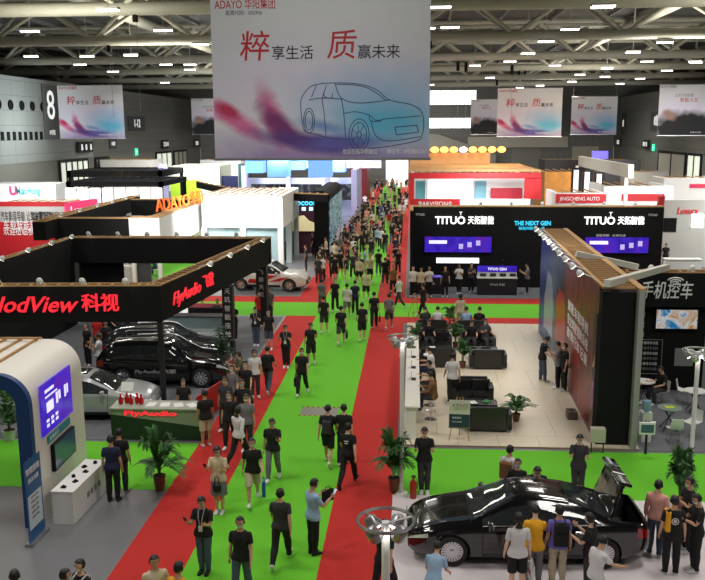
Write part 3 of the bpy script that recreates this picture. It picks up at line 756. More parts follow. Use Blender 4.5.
nt.links.new(n_.outputs['Fac'], m2.inputs['Value']); vm = nt.nodes.new('ShaderNodeVectorMath'); vm.operation = 'SCALE'
nt.links.new(cr.outputs[0], vm.inputs[0]); nt.links.new(m2.outputs[0], vm.inputs['Scale']); nt.links.new(vm.outputs[0], pb.inputs['Base Color']); pb.inputs['Roughness'].default_value = .35
MB().box(0, .45, .05, .04, LW, WH).build('printed_face', art, bL)
MB().box(-.12, 0.0, .3, -.0, .44, 3.9).build('lightbox_panel', mat('dark_artwork', srgb(26, 14, 18), .4, noise=.4, nscale=1.5), bL)
MB().box(0, 0, 0.0, WW-.12, .44, WH-.1).build('end_pillar', bk, bL)
MB().box(WW-.1, -.3, 0, WW+.06, LW, WH).build('back_face', mat('grey_panel_side', srgb(150, 150, 148), .6), bL)
MB().box(.04, LW-.06, 0, WW-.1, LW, WH).build('far_end_face', bk, bL)
s = MB(); s.box(-.02, 0, WH+.002, .07, LW, WH+.07); s.box(WW-.12, -.3, WH+.002, WW+.08, LW, WH+.07)
for y in np.arange(.1, LW, .38): s.box(.07, y, WH-.02, WW-.12, y+.06, WH+.05)
s.box(.07, .5, WH-.32, .16, LW, WH-.22)
s.build('timber_top', wood, bL)
tr = MB(); tr.box(-.34, 3.2, WH+.0, -.30, LW, WH+.04); tr.build('lamp_rail', steel, bL)
for k in range(9): spotlight(bL, -.02, 1.2+k*1.45, WH+.04, -1, 0)
MB().add([(.0-.003, 6.6, 1.2), (-.003, 9.2, 1.0), (-.003, 9.2, 2.6), (-.003, 8.4, 3.2), (-.003, 7.2, 3.1), (-.003, 6.6, 2.2)], [(5, 4, 3, 2, 1, 0)]).build('printed_car', mat('red_car_print', srgb(150, 30, 34), .3), bL)
MB().add([(-.003, 10.0, .8), (-.003, 12.8, .7), (-.003, 12.8, 2.0), (-.003, 11.9, 3.3), (-.003, 10.6, 3.2), (-.003, 10.0, 2.2)], [(5, 4, 3, 2, 1, 0)]).build('printed_car', mat('silver_car_print', srgb(150, 165, 185), .3), bL)
for k, s_ in enumerate(('智能车载导航', '安全驾驶辅助系统', '高清行车记录')):
    text(s_, .42, ink_white, bL, (-.004, 6.2-.0, 3.0-k*.5), (pi/2, 0, -pi/2), width=4.2)
for k in range(3): text('全新升级', .34, mat('magenta_print', srgb(220, 150, 210), .5), bL, (-.124, .42, 1.75-.28*k), (pi/2, 0, -pi/2), shear=0, width=.36)
b = MB(); b.add([(-.13, .38, 2.3), (-.13, .05, 2.8), (-.13, .05, 2.4)], [(0, 1, 2)]); b.build('printed_shard', mat('gold_print', srgb(230, 170, 110), .5), bL)
b = MB(); b.box(.2, -.42, .55, .62, -.04, .85); b.box(.25, -.1, .86, .57, -.05, 1.15); 
t = thing('payment_terminal', 'small grey box on legs at the foot of the black pillar', 'box', (5.35, 23.66, .0065)); MB().box(-.2, -.1, .35, .2, .15, .75).build('housing', mat('beige_box', srgb(190, 186, 170), .5), t)
for x in (-.17, .17): MB().box(x-.015, 0, 0, x+.015, .03, .35).build('leg', darkmetal, t)
t = thing('monitor', 'small white monitor on a stand right of the black pillar', 'monitor', (6.72, 23.66, .0065)); MB().box(-.03, 0, 0, .03, .05, .6).build('stand', darkmetal, t); MB().box(-.22, -.04, .6, .22, .04, .95).build('screen_housing', white, t); MB().box(-.18, -.045, .66, .18, -.041, .9).build('screen', dark_screen, t)
# beams crossing to the right
wb = mat('beam_white', srgb(200, 198, 188), .55)
for lab, a, e in (('nearer pale beam resting on the timber wall top', G(607, 284, 4.92), PX(667, 270, 29.75)), ('farther pale beam crossing from the timber wall top', G(576, 254, 4.92), PX(638, 263.5, 29.75))):
    e.z = 4.47
    dv = e-a; Q = dv.to_track_quat('X', 'Z').to_matrix().to_4x4(); Q.translation = a
    o = MB().box(0, -.1, -.09, dv.length, .1, .11, Q).build('support_beam', wb); tag(o, lab, 'beam')

# ------------------------------------------------------------------ phone control booth on the right
bM = thing('black_booth', 'black wall booth on the right with white characters and a wave symbol', 'exhibition booth')
MB().box(7.0, 29.95, 0, 13.0, 30.15, 3.1).build('back_wall', bk, bM)
fascia(bM, (7.0, 29.6), (13.0, 29.6), 3.1, 4.3, .5, bk)
text('手机控车', .66, ink_white, bM, (7.88, 29.57, 3.66), bold=.006, shear=.12, name='lettering', width=1.75)
b = MB()
for r_ in (.12, .21, .30): b.tube([(9.05+r_*cos(a)*1.1, 29.57, 3.92+r_*sin(a)*.75) for a in [radians(35+11*k) for k in range(11)]], .024, 5)
b.build('wave_symbol', ink_white, bM)
for k, s_ in enumerate(('生产智能', '自主研发', '专注品质')): text(s_, .2, ink_white, bM, (7.4, 29.93, 2.75-.36*k))
b = MB(); rr = [(7.2, .6), (8.85, .6), (8.85, 1.85), (7.2, 1.85), (7.2, .6)]
for (ax, az), (bx, bz) in zip(rr[:-1], rr[1:]): b.box(min(ax, bx)-.01, 29.92, min(az, bz)-.01, max(ax, bx)+.01, 29.95, max(az, bz)+.01)
b.build('printed_frame', ink_grey, bM)
for k in range(6): text('产品支持远程启动一键寻车功能', .12, ink_grey if k % 2 else ink_white, bM, (7.3, 29.93, 1.72-.19*k), width=1.4)
tv = MB().box(8.5, 29.8, 2.25, 10.0, 29.9, 3.0).build('television', blackm, bM); tv['label'] = 'wall television showing a blue and white picture'
MB().box(8.55, 29.79, 2.29, 9.95, 29.8, 2.96).build('tv_screen', tv_art, tv)
MB().box(9.3, 29.93, .9, 9.95, 29.95, 1.55).build('printed_square', ink_grey, bM)
MB().box(10.3, 29.9, 0, 13, 29.95, 3.1).build('wall_panel', mat('grey_board', srgb(150, 150, 152), .6), bM)
b = MB(); b.lathe([(.05, 0), (.26, 0), (.28, .03)], n=12); 
spots(bM, (7.4, 29.6), (11.5, 29.6), 3, 4.35, 0, -1)
text('安防', .3, glow_red, bM, (6.55, 29.58, 3.95)); text('智联', .24, glow_red, bM, (7.3, 29.57, 4.0))

# ------------------------------------------------------------------ big black wall booth across the back
bN = thing('black_wall_booth', 'long black wall booth with white glowing signs and violet screens', 'exhibition booth')
YB = 50.0; TZ = 4.75
MB().box(-.15, YB, 0, 14.4, YB+.3, TZ).build('back_wall', bk, bN)
MB().box(-.15, 47.3, 0, 0.0, YB, TZ).build('side_wall', bk, bN)
MB().box(-.2, YB-.02, TZ, 14.4, YB+.6, TZ+.06).build('timber_top', wood, bN); MB().box(-.2, 47.3, TZ, .02, YB-.02, TZ+.06).build('timber_top', wood, bN)
for x_ in (1.3, 9.9):
    text('TITUO', .62, glow_white, bN, (x_, YB-.04, 3.95), ext=.03, bold=.012, width=1.75)
    text('天拓智能', .5, glow_white, bN, (x_+1.9, YB-.04, 3.95), ext=.03, bold=.008, width=1.5)
    text('T', .3, glow_white, bN, (x_+1.4, YB-.04, 4.35), ext=.02)
text('THE NEXT GEN', .34, glow_blue, bN, (5.9, YB-.04, 3.8), ext=.02, bold=.01, width=2.1)
text('智能网联下一代', .2, glow_blue, bN, (6.15, YB-.04, 3.5), ext=.02, width=1.5)
text('智能驾驶 · 未来已来', .16, ink_white, bN, (10.6, YB-.04, 3.1), width=1.7)
text('TITUO', .18, ink_white, bN, (.15, YB-.04, 4.3)); text('TITUO', .18, ink_white, bN, (13.5, YB-.04, 4.3))
for x_, w_ in ((.7, 3.9), (10.0, 3.6)):
    s_ = MB().box(x_, YB-.12, 2.1, x_+w_, YB-.02, 3.0).build('wall_screen', blue_screen, bN); s_['label'] = 'wide violet wall screen'
    MB().box(x_+.25, YB-.13, 2.6, x_+1.3, YB-.121, 2.8).build('screen_icons', MATS['screen_white'], s_)
    for k in range(3): MB().box(x_+2.0+k*.5, YB-.13, 2.3+.1*k, x_+2.25+k*.5, YB-.121, 2.6+.1*k).build('screen_icons', mat('screen_lilac', (.6, .5, 1), .5, emit=1.0), s_)
MB().box(1.4, YB-.1, 1.45, 3.9, YB-.02, 1.75).build('white_rack', glow_white, bN)
for i, x_ in enumerate(np.arange(.4, 14.4, 1.75)): spotlight(bN, x_, YB, TZ+.05, 0, -1)
def counter(label, x, y, w, glow):
    t = thing('promotion_counter', label, 'counter', (x, y, .012))
    MB().box(-w/2, -.3, 0, w/2, .3, .95).build('counter_body', mat('navy_counter', (.012, .012, .03), .4), t)
    MB().box(-w/2-.02, -.33, .95, w/2+.02, .33, 1.0).build('counter_top', mat('edge_glow', srgb(90, 80, 220), .4, emit=.5) if not glow else white, t)
    text('TITUO 天拓', .16, ink_white, t, (0, -.31, .6), align='CENTER')
    if glow:
        MB().box(-w/2, -.05, 1.0, w/2, .05, 1.28).build('upper_board', white, t)
        MB().box(-w/2, -.06, 1.28, w/2, .06, 1.62).build('glowing_header', blue_screen, t); text('TITUO GEN', .2, glow_white, t, (0, -.07, 1.45), align='CENTER')
        for k in range(4): MB().box(-w/2+.15+k*.55, -.1, 1.05, -w/2+.5+k*.55, -.055, 1.2).build('device', ink, t)
counter('low navy counter at the left end of the black wall booth', .85, 47.9, 1.9, False)
counter('navy counter with a glowing violet header in the middle of the black wall booth', 4.75, 47.75, 2.2, True)
# white counter far right
bO = thing('white_tower_booth', 'tall white booth with a red slanted edge and red script at right', 'exhibition booth')
rectpx(bO, 'front_wall', 660, 200, 760, 262, 58, .4, mat('soft_white', srgb(196, 196, 190), .5), True)
a = PX(648, 266, 57.5); e = PX(660, 196, 57.5)
rd = MB(); rd.add([(a.x, 57.5, 0), (a.x+.35, 57.5, 0), (e.x+.35, 57.5, e.z), (e.x, 57.5, e.z), (a.x, 57.9, 0), (a.x+.35, 57.9, 0), (e.x+.35, 57.9, e.z), (e.x, 57.9, e.z)], [(3, 2, 1, 0), (4, 5, 6, 7), (0, 1, 5, 4), (1, 2, 6, 5), (2, 3, 7, 6), (3, 0, 4, 7)]); rd.build('red_edge', redm, bO)
text('Luxury', .62, mat('red_letters', srgb(220, 30, 40), .5, emit=.5), bO, (PX(677, 211, 57.9).x, 57.95, PX(677, 211, 57.9).z), ext=.02, shear=.3, width=1.4)
rectpx(bO, 'shelf_opening', 664, 218, 676, 232, 57.95, .03, bk); rectpx(bO, 'white_lightbox', 692, 214, 703, 228, 57.9, .05, glow_white)
t = thing('white_counter', 'white counter with small devices in front of the white booth at right', 'counter', (G(678, 272).x, 55.6, 0)); MB().box(-1.0, -.35, 0, 1.2, .35, .9).build('counter_body', white, t); MB().box(-1.05, -.4, .9, 1.25, .4, .95).build('counter_top', white, t)

# ------------------------------------------------------------------ red white booth behind
bP = thing('red_white_booth', 'red framed white booth with orange lamps along its timber roof', 'exhibition booth')
Y = 72
rectpx(bP, 'red_header', 409, 173, 541, 178.5, Y, .4, redm); rectpx(bP, 'red_frame', 409, 178, 414, 199, Y, .4, redm); rectpx(bP, 'red_frame', 525, 178, 541, 199, Y, .4, redm)
rectpx(bP, 'white_wall', 414, 178.5, 525, 199, Y+2.5, .2, mat('bright_wall', (.85, .87, .88), .5), True)
rectpx(bP, 'teal_poster', 416, 181, 425, 199, Y+2.3, .1, mat('teal_poster', srgb(90, 160, 170), .5), True); rectpx(bP, 'blue_poster', 475, 181, 486, 199, Y+2.3, .1, mat('blue_poster', srgb(120, 180, 200), .5), True)
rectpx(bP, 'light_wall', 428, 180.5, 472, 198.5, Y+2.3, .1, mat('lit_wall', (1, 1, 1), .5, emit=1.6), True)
rectpx(bP, 'red_interior', 491, 188, 522, 199, Y+1.5, .1, mat('wine_red', srgb(150, 12, 40), .5), True)
rectpx(bP, 'low_red_wall', 410, 199, 460, 207, Y-1.5, .2, redm, True); rectpx(bP, 'low_white_wall', 460, 199, 530, 208, Y-1.5, .2, white, True)
a = PX(418, 204, Y-1.6); text('CARVISION', .5, ink_white, bP, (a.x, Y-1.52, a.z), width=2.4)
a0 = PX(409, 173, Y); e0 = PX(541, 173, Y); s = MB()
for x in np.arange(a0.x, e0.x, .6): s.box(x, Y, a0.z+.01, x+.08, Y+14, a0.z+.1)
for yy in range(8): s.box(a0.x, Y+yy*2, a0.z+.11, e0.x, Y+yy*2+.12, a0.z+.22)
s.build('timber_roof', wood, bP)
orange = mat('orange_glow', (1, .35, .05), .5, emit=7, ecol=(1, .42, .08))
for k in range(9):
    p = PX(425+k*9.5, 160+(k % 2)*1.5, Y+14); o = MB().sphere((0, 0, 0), (.42, .42, .3), 10, 6).build('orange_lamp', orange if k != 4 else glow_white, bP, True); o.location = (p.x, Y+14-.3, a0.z+1.6); 
for x in (a0.x+.3, e0.x-.3): post(bP, x, Y+13.8, 0, a0.z+.01, .3, white)
MB().box(a0.x, Y+13.9, a0.z+.2, e0.x-3, Y+14.2, a0.z+1.3).build('rear_header', wood, bP)
# pale slanted hall pieces
bQ = thing('escalator', 'pale slanted escalator flank rising at the far end wall', 'escalator')
a = PX(432, 134, 150); e = PX(478, 154, 150)
MB().add([(a.x-2, 149.5, a.z), (a.x+1, 149.5, a.z), (e.x+3, 149.5, e.z), (e.x+3, 149.5, e.z-2), (e.x, 149.5, e.z-2), (a.x-2, 149.5, a.z-2.6), (a.x-2, 151, a.z), (a.x+1, 151, a.z), (e.x+3, 151, e.z), (e.x+3, 151, e.z-2), (e.x, 151, e.z-2), (a.x-2, 151, a.z-2.6)], [(5, 4, 3, 2, 1, 0), (6, 7, 8, 9, 10, 11), (0, 1, 7, 6), (1, 2, 8, 7), (2, 3, 9, 8), (3, 4, 10, 9), (4, 5, 11, 10), (5, 0, 6, 11)]).build('flank', mat('escalator_grey', srgb(140, 138, 126), .6), bQ)
MB().box(e.x, 149.6, 0, e.x+3, 150.9, e.z-2).build('base', MATS['escalator_grey'], bQ); MB().box(a.x-2, 149.6, 0, a.x-1, 150.9, a.z-2.6).build('support', MATS['escalator_grey'], bQ)

# right hand far booths
def simple_booth(label, x0, y0, x1, y1, Y, D, m, zt=None, extra=None, cat='exhibition booth', name='white_booth', m2=None):
    t = thing(name, label, cat)
    rectpx(t, 'front_wall', x0, y0, x1, y1, Y, .3, m, True)
    a = PX(x0, y0, Y); e = PX(x1, y0, Y)
    MB().box(a.x, Y+.3, 0, a.x+.25, Y+D, a.z-.02).build('side_wall', m2 or m, t); MB().box(e.x-.25, Y+.3, 0, e.x, Y+D, a.z-.02).build('side_wall', m2 or m, t)
    s = MB()
    for k in range(int((e.x-a.x)/.9)): s.box(a.x+.3+k*.9, Y+.3, a.z-.1, a.x+.38+k*.9, Y+D, a.z)
    s.build('roof_slats', wood, t)
    return t, a, e
t, a, e = simple_booth('white booth with a red stripe right of the black wall booth', 604, 186, 672, 206, 70, 6, white)
rectpx(t, 'red_stripe', 622, 194, 664, 201, 69.9, .08, redm)
t, a, e = simple_booth('low white booth with a red roof band behind the black wall booth', 556, 193, 606, 208, 66, 5, white); rectpx(t, 'red_band', 556, 194, 606, 203, 65.9, .08, redm)
a_ = PX(560, 199, 65.8); text('JINGCHENG AUTO', .4, ink_white, t, (a_.x, 65.88, a_.z), width=3)
for i, x0 in enumerate((573, 584, 596)):
    t = thing('banner_column', 'tall black column with a pale vertical picture, %s of three' % ('left', 'middle', 'right')[i], 'column'); rectpx(t, 'column', x0, 168+i*2, x0+8, 200, 86, .8, black, True)
    rectpx(t, 'pale_picture', x0+1, 170+i*2, x0+5, 192, 85.9, .08, mat('pale_lit', (.9, .92, 1), .5, emit=1.0))
t = thing('slanted_roof', 'pale slanted roof panel behind the banner columns', 'roof panel'); a = G(578, 166, 5.5); e = G(628, 178, 5.5)
o = MB().box(0, 0, 0, hypot(e.x-a.x, e.y-a.y), .4, 1.0).build('panel', wb, t); o.location = a; o.rotation_euler = (0, 0, atan2(e.y-a.y, e.x-a.x))
for q in (a, e): post(t, q.x, q.y+.5, 0, 5.5, .25, white)
t, a, e = simple_booth('dark booth with a violet sign near the far right doors', 590, 160, 640, 172, 108, 6, black, name='dark_booth'); rectpx(t, 'violet_sign', 592, 151, 608, 159, 107.8, .2, mat('violet_sign', srgb(70, 60, 200), .5, emit=1.2))
rectpx(t, 'sign_mount', 598, 158.8, 602, 163, 107.9, .1, darkmetal)
t, a, e = simple_booth('far booth with warm orange shelves in the right middle', 545, 172, 592, 190, 95, 8, mat('warm_shelf', srgb(170, 120, 60), .7, noise=.5, nscale=1.2), name='market_booth')
t, a, e = simple_booth('white row booth along the right wall', 664, 178, 720, 196, 78, 4, white); rectpx(t, 'pink_strip', 690, 184, 712, 188, 77.9, .08, mat('pink_strip', srgb(220, 50, 90), .5))
t, a, e = simple_booth('grey booth row at the far right behind the banner columns', 630, 172, 668, 186, 92, 4, greypaint, name='grey_booth')
t, a, e = simple_booth('dark narrow booth row at the far end, right of the aisle', 545, 160, 590, 172, 118, 6, black, name='dark_booth')
t, a, e = simple_booth('red header booth at the far end, left of the aisle', 350, 158, 367, 178, 112, 8, mat('deep_red', srgb(120, 14, 30), .5), name='red_booth')
t, a, e = simple_booth('cream booth front below the far left doors', 100, 160, 150, 172, 100, 5, offwhite, name='cream_booth')
t, a, e = simple_booth('white booth front at the far end left of the big banner', 200, 160, 240, 172, 120, 5, white, name='white_booth')
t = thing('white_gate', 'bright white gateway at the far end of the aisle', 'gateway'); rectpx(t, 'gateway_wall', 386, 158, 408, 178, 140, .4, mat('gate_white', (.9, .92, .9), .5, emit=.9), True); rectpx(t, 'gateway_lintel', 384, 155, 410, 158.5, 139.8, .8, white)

# ------------------------------------------------------------------ hanging banners
def banner_mat(name, W, Hh, dark=False):
    m = bpy.data.materials.new(name); m.use_nodes = True; nt = m.node_tree; b = nt.nodes['Principled BSDF']; b.inputs['Roughness'].default_value = .7
    tc = nt.nodes.new('ShaderNodeTexCoord'); mp = nt.nodes.new('ShaderNodeMapping'); mp.inputs['Scale'].default_value = (1/W, 1, 1/Hh)
    nt.links.new(tc.outputs['Object'], mp.inputs[0]); sp = nt.nodes.new('ShaderNodeSeparateXYZ'); nt.links.new(mp.outputs[0], sp.inputs[0])
    def mixc(fac, a, c):
        n = nt.nodes.new('ShaderNodeMix'); n.data_type = 'RGBA'; nt.links.new(fac, n.inputs[0])
        if isinstance(a, tuple): n.inputs[6].default_value = a+(1,)
        else: nt.links.new(a, n.inputs[6])
        n.inputs[7].default_value = c+(1,); return n.outputs[2]
    def math(op, a, c=None, d=None):
        n = nt.nodes.new('ShaderNodeMath'); n.operation = op
        for i, v in enumerate((a, c, d)):
            if v is None: continue
            if isinstance(v, (int, float)): n.inputs[i].default_value = v
            else: nt.links.new(v, n.inputs[i])
        return n.outputs[0]
    X, Z = sp.outputs['X'], sp.outputs['Z']   # X -0.5..0.5, Z -1..0
    ns = nt.nodes.new('ShaderNodeTexNoise'); ns.inputs['Scale'].default_value = 3.5; ns.inputs['Detail'].default_value = 5; ns.inputs['Distortion'].default_value = 1.2
    nt.links.new(mp.outputs[0], ns.inputs['Vector']); N = math('SUBTRACT', ns.outputs['Fac'], .5)
    def blob(cx, cz, rx, rz, rot=0, soft=1.0, amp=.9):
        dx = math('SUBTRACT', X, cx); dz = math('SUBTRACT', Z, cz)
        c_, s_ = cos(rot), sin(rot)
        u = math('ADD', math('MULTIPLY', dx, c_/rx), math('MULTIPLY', dz, s_/rx)); v = math('ADD', math('MULTIPLY', dx, -s_/rz), math('MULTIPLY', dz, c_/rz))
        r = math('SQRT', math('ADD', math('MULTIPLY', u, u), math('MULTIPLY', v, v)))
        r = math('ADD', r, math('MULTIPLY', N, amp))
        f = math('SUBTRACT', 1, math('DIVIDE', math('SUBTRACT', r, 1-soft*.5), soft)); n = nt.nodes.new('ShaderNodeClamp'); nt.links.new(f, n.inputs[0]); return n.outputs[0]
    c = mixc(blob(0, -.55, .7, .25, 0, 1.4), srgb(224, 224, 228), srgb(214, 208, 226))
    if dark:
        c = mixc(blob(.1, -.95, .75, .40, 0, .35, .5), c, srgb(22, 22, 26)); c = mixc(blob(-.3, -.6, .12, .08, -.6, .8), c, srgb(150, 120, 110))
    else:
        c = mixc(blob(0, -1.02, .8, .16, 0, 1.2), c, srgb(160, 140, 185)); c = mixc(blob(.3, -.68, .3, .2, 0, 1.4), c, srgb(150, 185, 220))
        c = mixc(blob(-.40, -.76, .15, .05, -.75, 1.0, 1.3), c, srgb(214, 110, 160)); c = mixc(blob(-.43, -.70, .06, .03, -.75, 1.0, 1.0), c, srgb(190, 50, 90))
        c = mixc(blob(-.22, -.76, .045, .16, .25, 1.0, 1.6), c, srgb(196, 90, 140)); c = mixc(blob(-.17, -.82, .16, .05, -.9, .9, 1.0), c, srgb(120, 50, 110))
        c = mixc(blob(-.06, -.90, .24, .05, -.22, .9, .9), c, srgb(90, 56, 130)); c = mixc(blob(.12, -.90, .2, .045, .12, 1.0, .8), c, srgb(96, 92, 170))
        c = mixc(blob(.3, -.78, .17, .10, 0, 1.1), c, srgb(96, 180, 215)); c = mixc(blob(.02, -.8, .1, .03, -.3, 1.2), c, srgb(120, 150, 200))
    nt.links.new(c, b.inputs['Base Color'])
    return m
def hanging_banner(label, cx, cy, ztop, W, Hh, big=False, dark=False, full=True):
    t = thing('hanging_banner', label, 'banner', (cx, cy, ztop), 0, 'banners hanging from the hall roof')
    o = MB().box(-W/2, -.02, -Hh, W/2, .02, 0).build('banner_cloth', banner_mat('banner_print', W, Hh, dark), t)
    MB().box(-W/2-.05, -.05, 0.001, W/2+.05, .05, .08).build('top_bar', steel, t); MB().box(-W/2-.05, -.05, -Hh-.08, W/2+.05, .05, -Hh-.001).build('bottom_bar', steel, t)
    for x in (-W/2+.2, W/2-.2): MB().tube([(x, 0, .08), (x, 0, ZD-ztop-.02)], .012, 5).build('cable', steel, t)
    k = W/7.2
    q = -.025
    if not dark:
        text('粹', 1.02*k, ink_red, o, (-2.7*k, q, -1.62*k), bold=.004*k, align='LEFT', shear=.1); text('享生活', .47*k, ink, o, (-1.62*k, q, -1.80*k), bold=.003)
        text('质', 1.0*k, ink_red, o, (.20*k, q, -1.60*k), bold=.004*k, shear=.1); text('赢未来', .47*k, ink, o, (1.22*k, q, -1.80*k), bold=.003)
    else:
        text('以科技致敬', .5*k, ink_grey, o, (-1.6*k, q, -1.4*k)); text('智能人生', .6*k, ink_red, o, (-.9*k, q, -2.0*k))
    text('ADAYO 华阳集团', .36*k, ink_red if not dark else ink_grey, o, (-3.45*k, q, -.24*k), bold=.002, width=2.0*k); 
    if big:
        text('股票代码：002906', .17, ink, o, (-3.1, q, -.5), width=1.2)
        text('欢迎莅临华阳展位', .18, ink_white, o, (.72, q, -Hh+.2), width=1.15); text('展位号：8号馆81D01', .18, ink_white, o, (2.2, q, -Hh+.2), width=1.3)
        # sketched car: pixel outline in the banner plane, converted to metres
        line = MB()
        def L(*pts, w=.028, sm=True):
            pp = [((x-lx)/705*235/29.6, -(y-lz)/705*235/29.6) for x, y in pts]
            if sm: pp = spline(pp, 6)
            ribbon(line, pp, w)
        lx, lz = 357, -2
        L((300, 285), (320, 258), (345, 246), (400, 242), (470, 246), (520, 262), (560, 292), (620, 305), (652, 325), (660, 360), (655, 395), (640, 410), (560, 425), (500, 432))
        L((300, 285), (298, 310), (304, 370), (320, 385), (345, 390)); L((345, 390), (380, 400), (440, 405)); L((375, 248), (362, 290), (366, 320), (372, 395)); L((400, 243), (418, 285), (470, 300), (560, 292))
        L((322, 290), (360, 285), (418, 288)); L((345, 248), (330, 282)); L((404, 246), (470, 250), (512, 266), (548, 292)); L((418, 285), (425, 330), (430, 400)); L((425, 330), (460, 325), (500, 335), (520, 350), (560, 345), (652, 338))
        L((500, 335), (505, 352), (535, 352)); L((505, 352), (520, 395), (560, 410), (650, 398)); L((575, 370), (640, 365), (645, 385), (580, 392), (575, 370), sm=False); L((365, 270), (372, 283), (390, 284), (392, 272))
        for cx_, cy_, rx, ry in ((470, 392, 30, 46), (470, 392, 22, 36), (470, 392, 6, 9), (322, 350, 16, 36), (322, 350, 11, 27)):
            L(*[(cx_+rx*cos(a), cy_+ry*sin(a)) for a in [2*pi*j/16 for j in range(17)]])
        for j in range(7):
            a = 2*pi*j/7; L((470+5*cos(a), 392+8*sin(a)), (470+21*cos(a), 392+34*sin(a)), sm=False, w=.02)
        for v in range(len(line.v)): line.v[v] = (line.v[v][0], q, line.v[v][1])
        line.build('printed_car', mat('sketch_line', srgb(40, 70, 110), .6), o)
    else:
        text('欢迎莅临华阳展位', .18*k, ink_white, o, (.7*k, q, -Hh+.35*k))
    return t
hanging_banner('huge pale banner with red characters and a sketched blue car over the aisle', PX(319.5, 0, 28.7).x, 28.7, PX(319, -4, 28.7).z, 7.2, PX(319, -4, 28.7).z-PX(319, 158, 28.7).z, True)
def bpx(label, x0, y0, x1, y1, Y, **k):
    a = PX(x0, y0, Y); e = PX(x1, y1, Y); hanging_banner(label, (a.x+e.x)/2, Y, a.z, e.x-a.x, a.z-e.z, **k)
bpx('pale banner with red characters hanging by the upper left wall', 57, 86, 125, 138, 86)
bpx('pale banner with red characters right of the bright far windows', 498, 89, 561, 136, 97)
bpx('smaller pale banner nearest the far right corner', 572, 97, 616, 134, 124)
bpx('banner with a dark car picture beside the bright far windows', 471, 100, 499, 134, 118, dark=True)
bpx('banner with a dark car picture cut by the right edge', 660, 85, 712, 135, 88, dark=True)
bpx('banner with a dark car picture left of the huge banner', 191, 99, 232, 134, 128, dark=True)

# chain hoists and ropes under the roof
rows = [850*7.0/d_ for d_ in [160]+hrel]
for k, (x_, y_, Y_) in enumerate(((458, 66, 86), (466, 67, 86), (512, 70, 86), (519, 71, 102), (525, 70, 102), (135, 14, 50), (109, 46, 68), (125, 80, 120), (497, 82, 120), (430, 42, 68))):
    Yr = min(rows, key=lambda r: abs(r-Y_)); p = PX(x_, y_, Yr)
    hs = MB(); hs.m(0).rbox(0, 0, 0, .3, .3, .9, .08, 2); hs.m(1).tube([(0, 0, .45), (0, 0, max(zc-.38-p.z, .5))], .03, 5); hs.m(1).tube([(.05, 0, -.45), (.05, 0, -5.5)], .015, 4)
    o = hs.build('chain_hoist', [blackm, greypaint], None, True); o.location = p; tag(o, 'small black chain hoist hanging on a cable under the roof trusses', 'hoist', 'chain hoists under the roof')

t = thing('white_cabinet', 'white cabinet seen through the gap at the back of the black booth', 'cabinet', (-16.6, 48.6, 0)); MB().box(-.8, -.3, 0, .8, .3, 1.4).build('cabinet_body', white, t); MB().box(-.7, -.31, .1, -.02, -.3, 1.3).build('door', offwhite, t); MB().box(.02, -.31, .1, .7, -.3, 1.3).build('door', offwhite, t)
# ------------------------------------------------------------------ cars
def interp(tab, x):
    if x <= tab[0][0]: return tab[0][1]
    for (a, va), (b, vb) in zip(tab[:-1], tab[1:]):
        if x <= b:
            t = (x-a)/(b-a); t = t*t*(3-2*t)*.35+t*.65
            return va+(vb-va)*t
    return tab[-1][1]
def interp_s(tab, x):
    a, b = tab[0][0], tab[-1][0]
    e = min(1, (x-a)/.25, (b-x)/.25); h_ = .14*max(e, 0)
    return sum(interp(tab, x+h_*k)*w_ for k, w_ in ((-1, .15), (-.5, .22), (0, .26), (.5, .22), (1, .15)))
headm = mat('headlamp', (.8, .82, .85), .08, .3, coat=1); tailm = mat('taillamp', srgb(150, 10, 14), .15, coat=1)
gapm = mat('panel_gap', (.004, .004, .004), .8); blackplastic = mat('black_plastic', (.012, .012, .012), .45)
carglass = mat('tinted_glass', (.03, .035, .04), .04, alpha=.72, coat=.5)
seatm = mat('seat_leather', (.05, .045, .04), .6)
tirem = mat('tyre', (.012, .012, .012), .75); rimm = mat('alloy', (.62, .62, .64), .25, .9)
def wheel_meshes(R, W, spokes, key):
    def rot(mb):
        M = Matrix.Rotation(-pi/2, 4, 'X'); mb.v = [tuple(M @ Vector(v)) for v in mb.v]; return mb
    t = MB(); t.lathe([(R*.68, -W/2), (R*.9, -W/2), (R*.985, -W/2+.03), (R, -W*.3), (R, W*.3), (R*.985, W/2-.03), (R*.9, W/2), (R*.68, W/2), (R*.68, -W/2)], n=40, cap=False)
    r = MB(); r.lathe([(R*.69, W/2-.01), (R*.69, W/2-.03), (R*.62, W/2-.035), (R*.62, -W/2), (R*.69, -W/2), (R*.69, W/2-.01)], n=40, cap=False)
    for k in range(spokes):
        a = 2*pi*k/spokes
        M = Matrix.Rotation(a, 4, 'Z')
        w0, w1 = R*.05*(12/spokes)**.5, R*.085*(12/spokes)**.5
        r.add([M @ Vector(p) for p in [(R*.1, -w0, W/2-.035), (R*.64, -w1, W/2-.03), (R*.64, w1, W/2-.03), (R*.1, w0, W/2-.035), (R*.1, -w0, W/2-.075), (R*.64, -w1, W/2-.06), (R*.64, w1, W/2-.06), (R*.1, w0, W/2-.075)]],
              [(0, 1, 2, 3), (7, 6, 5, 4), (0, 4, 5, 1), (1, 5, 6, 2), (2, 6, 7, 3), (3, 7, 4, 0)])
    r.lathe([(R*.16, W/2-.08), (R*.16, W/2-.03), (R*.1, W/2-.02), (.005, W/2-.018)], n=16)
    d = MB(); d.lathe([(R*.5, W/2-.1), (R*.5, W/2-.09), (.01, W/2-.09)], n=20)
    return rot(t).mesh('tyre', tirem, True), rot(r).mesh('rim', rimm, True), rot(d).mesh('brake_disc', steel)
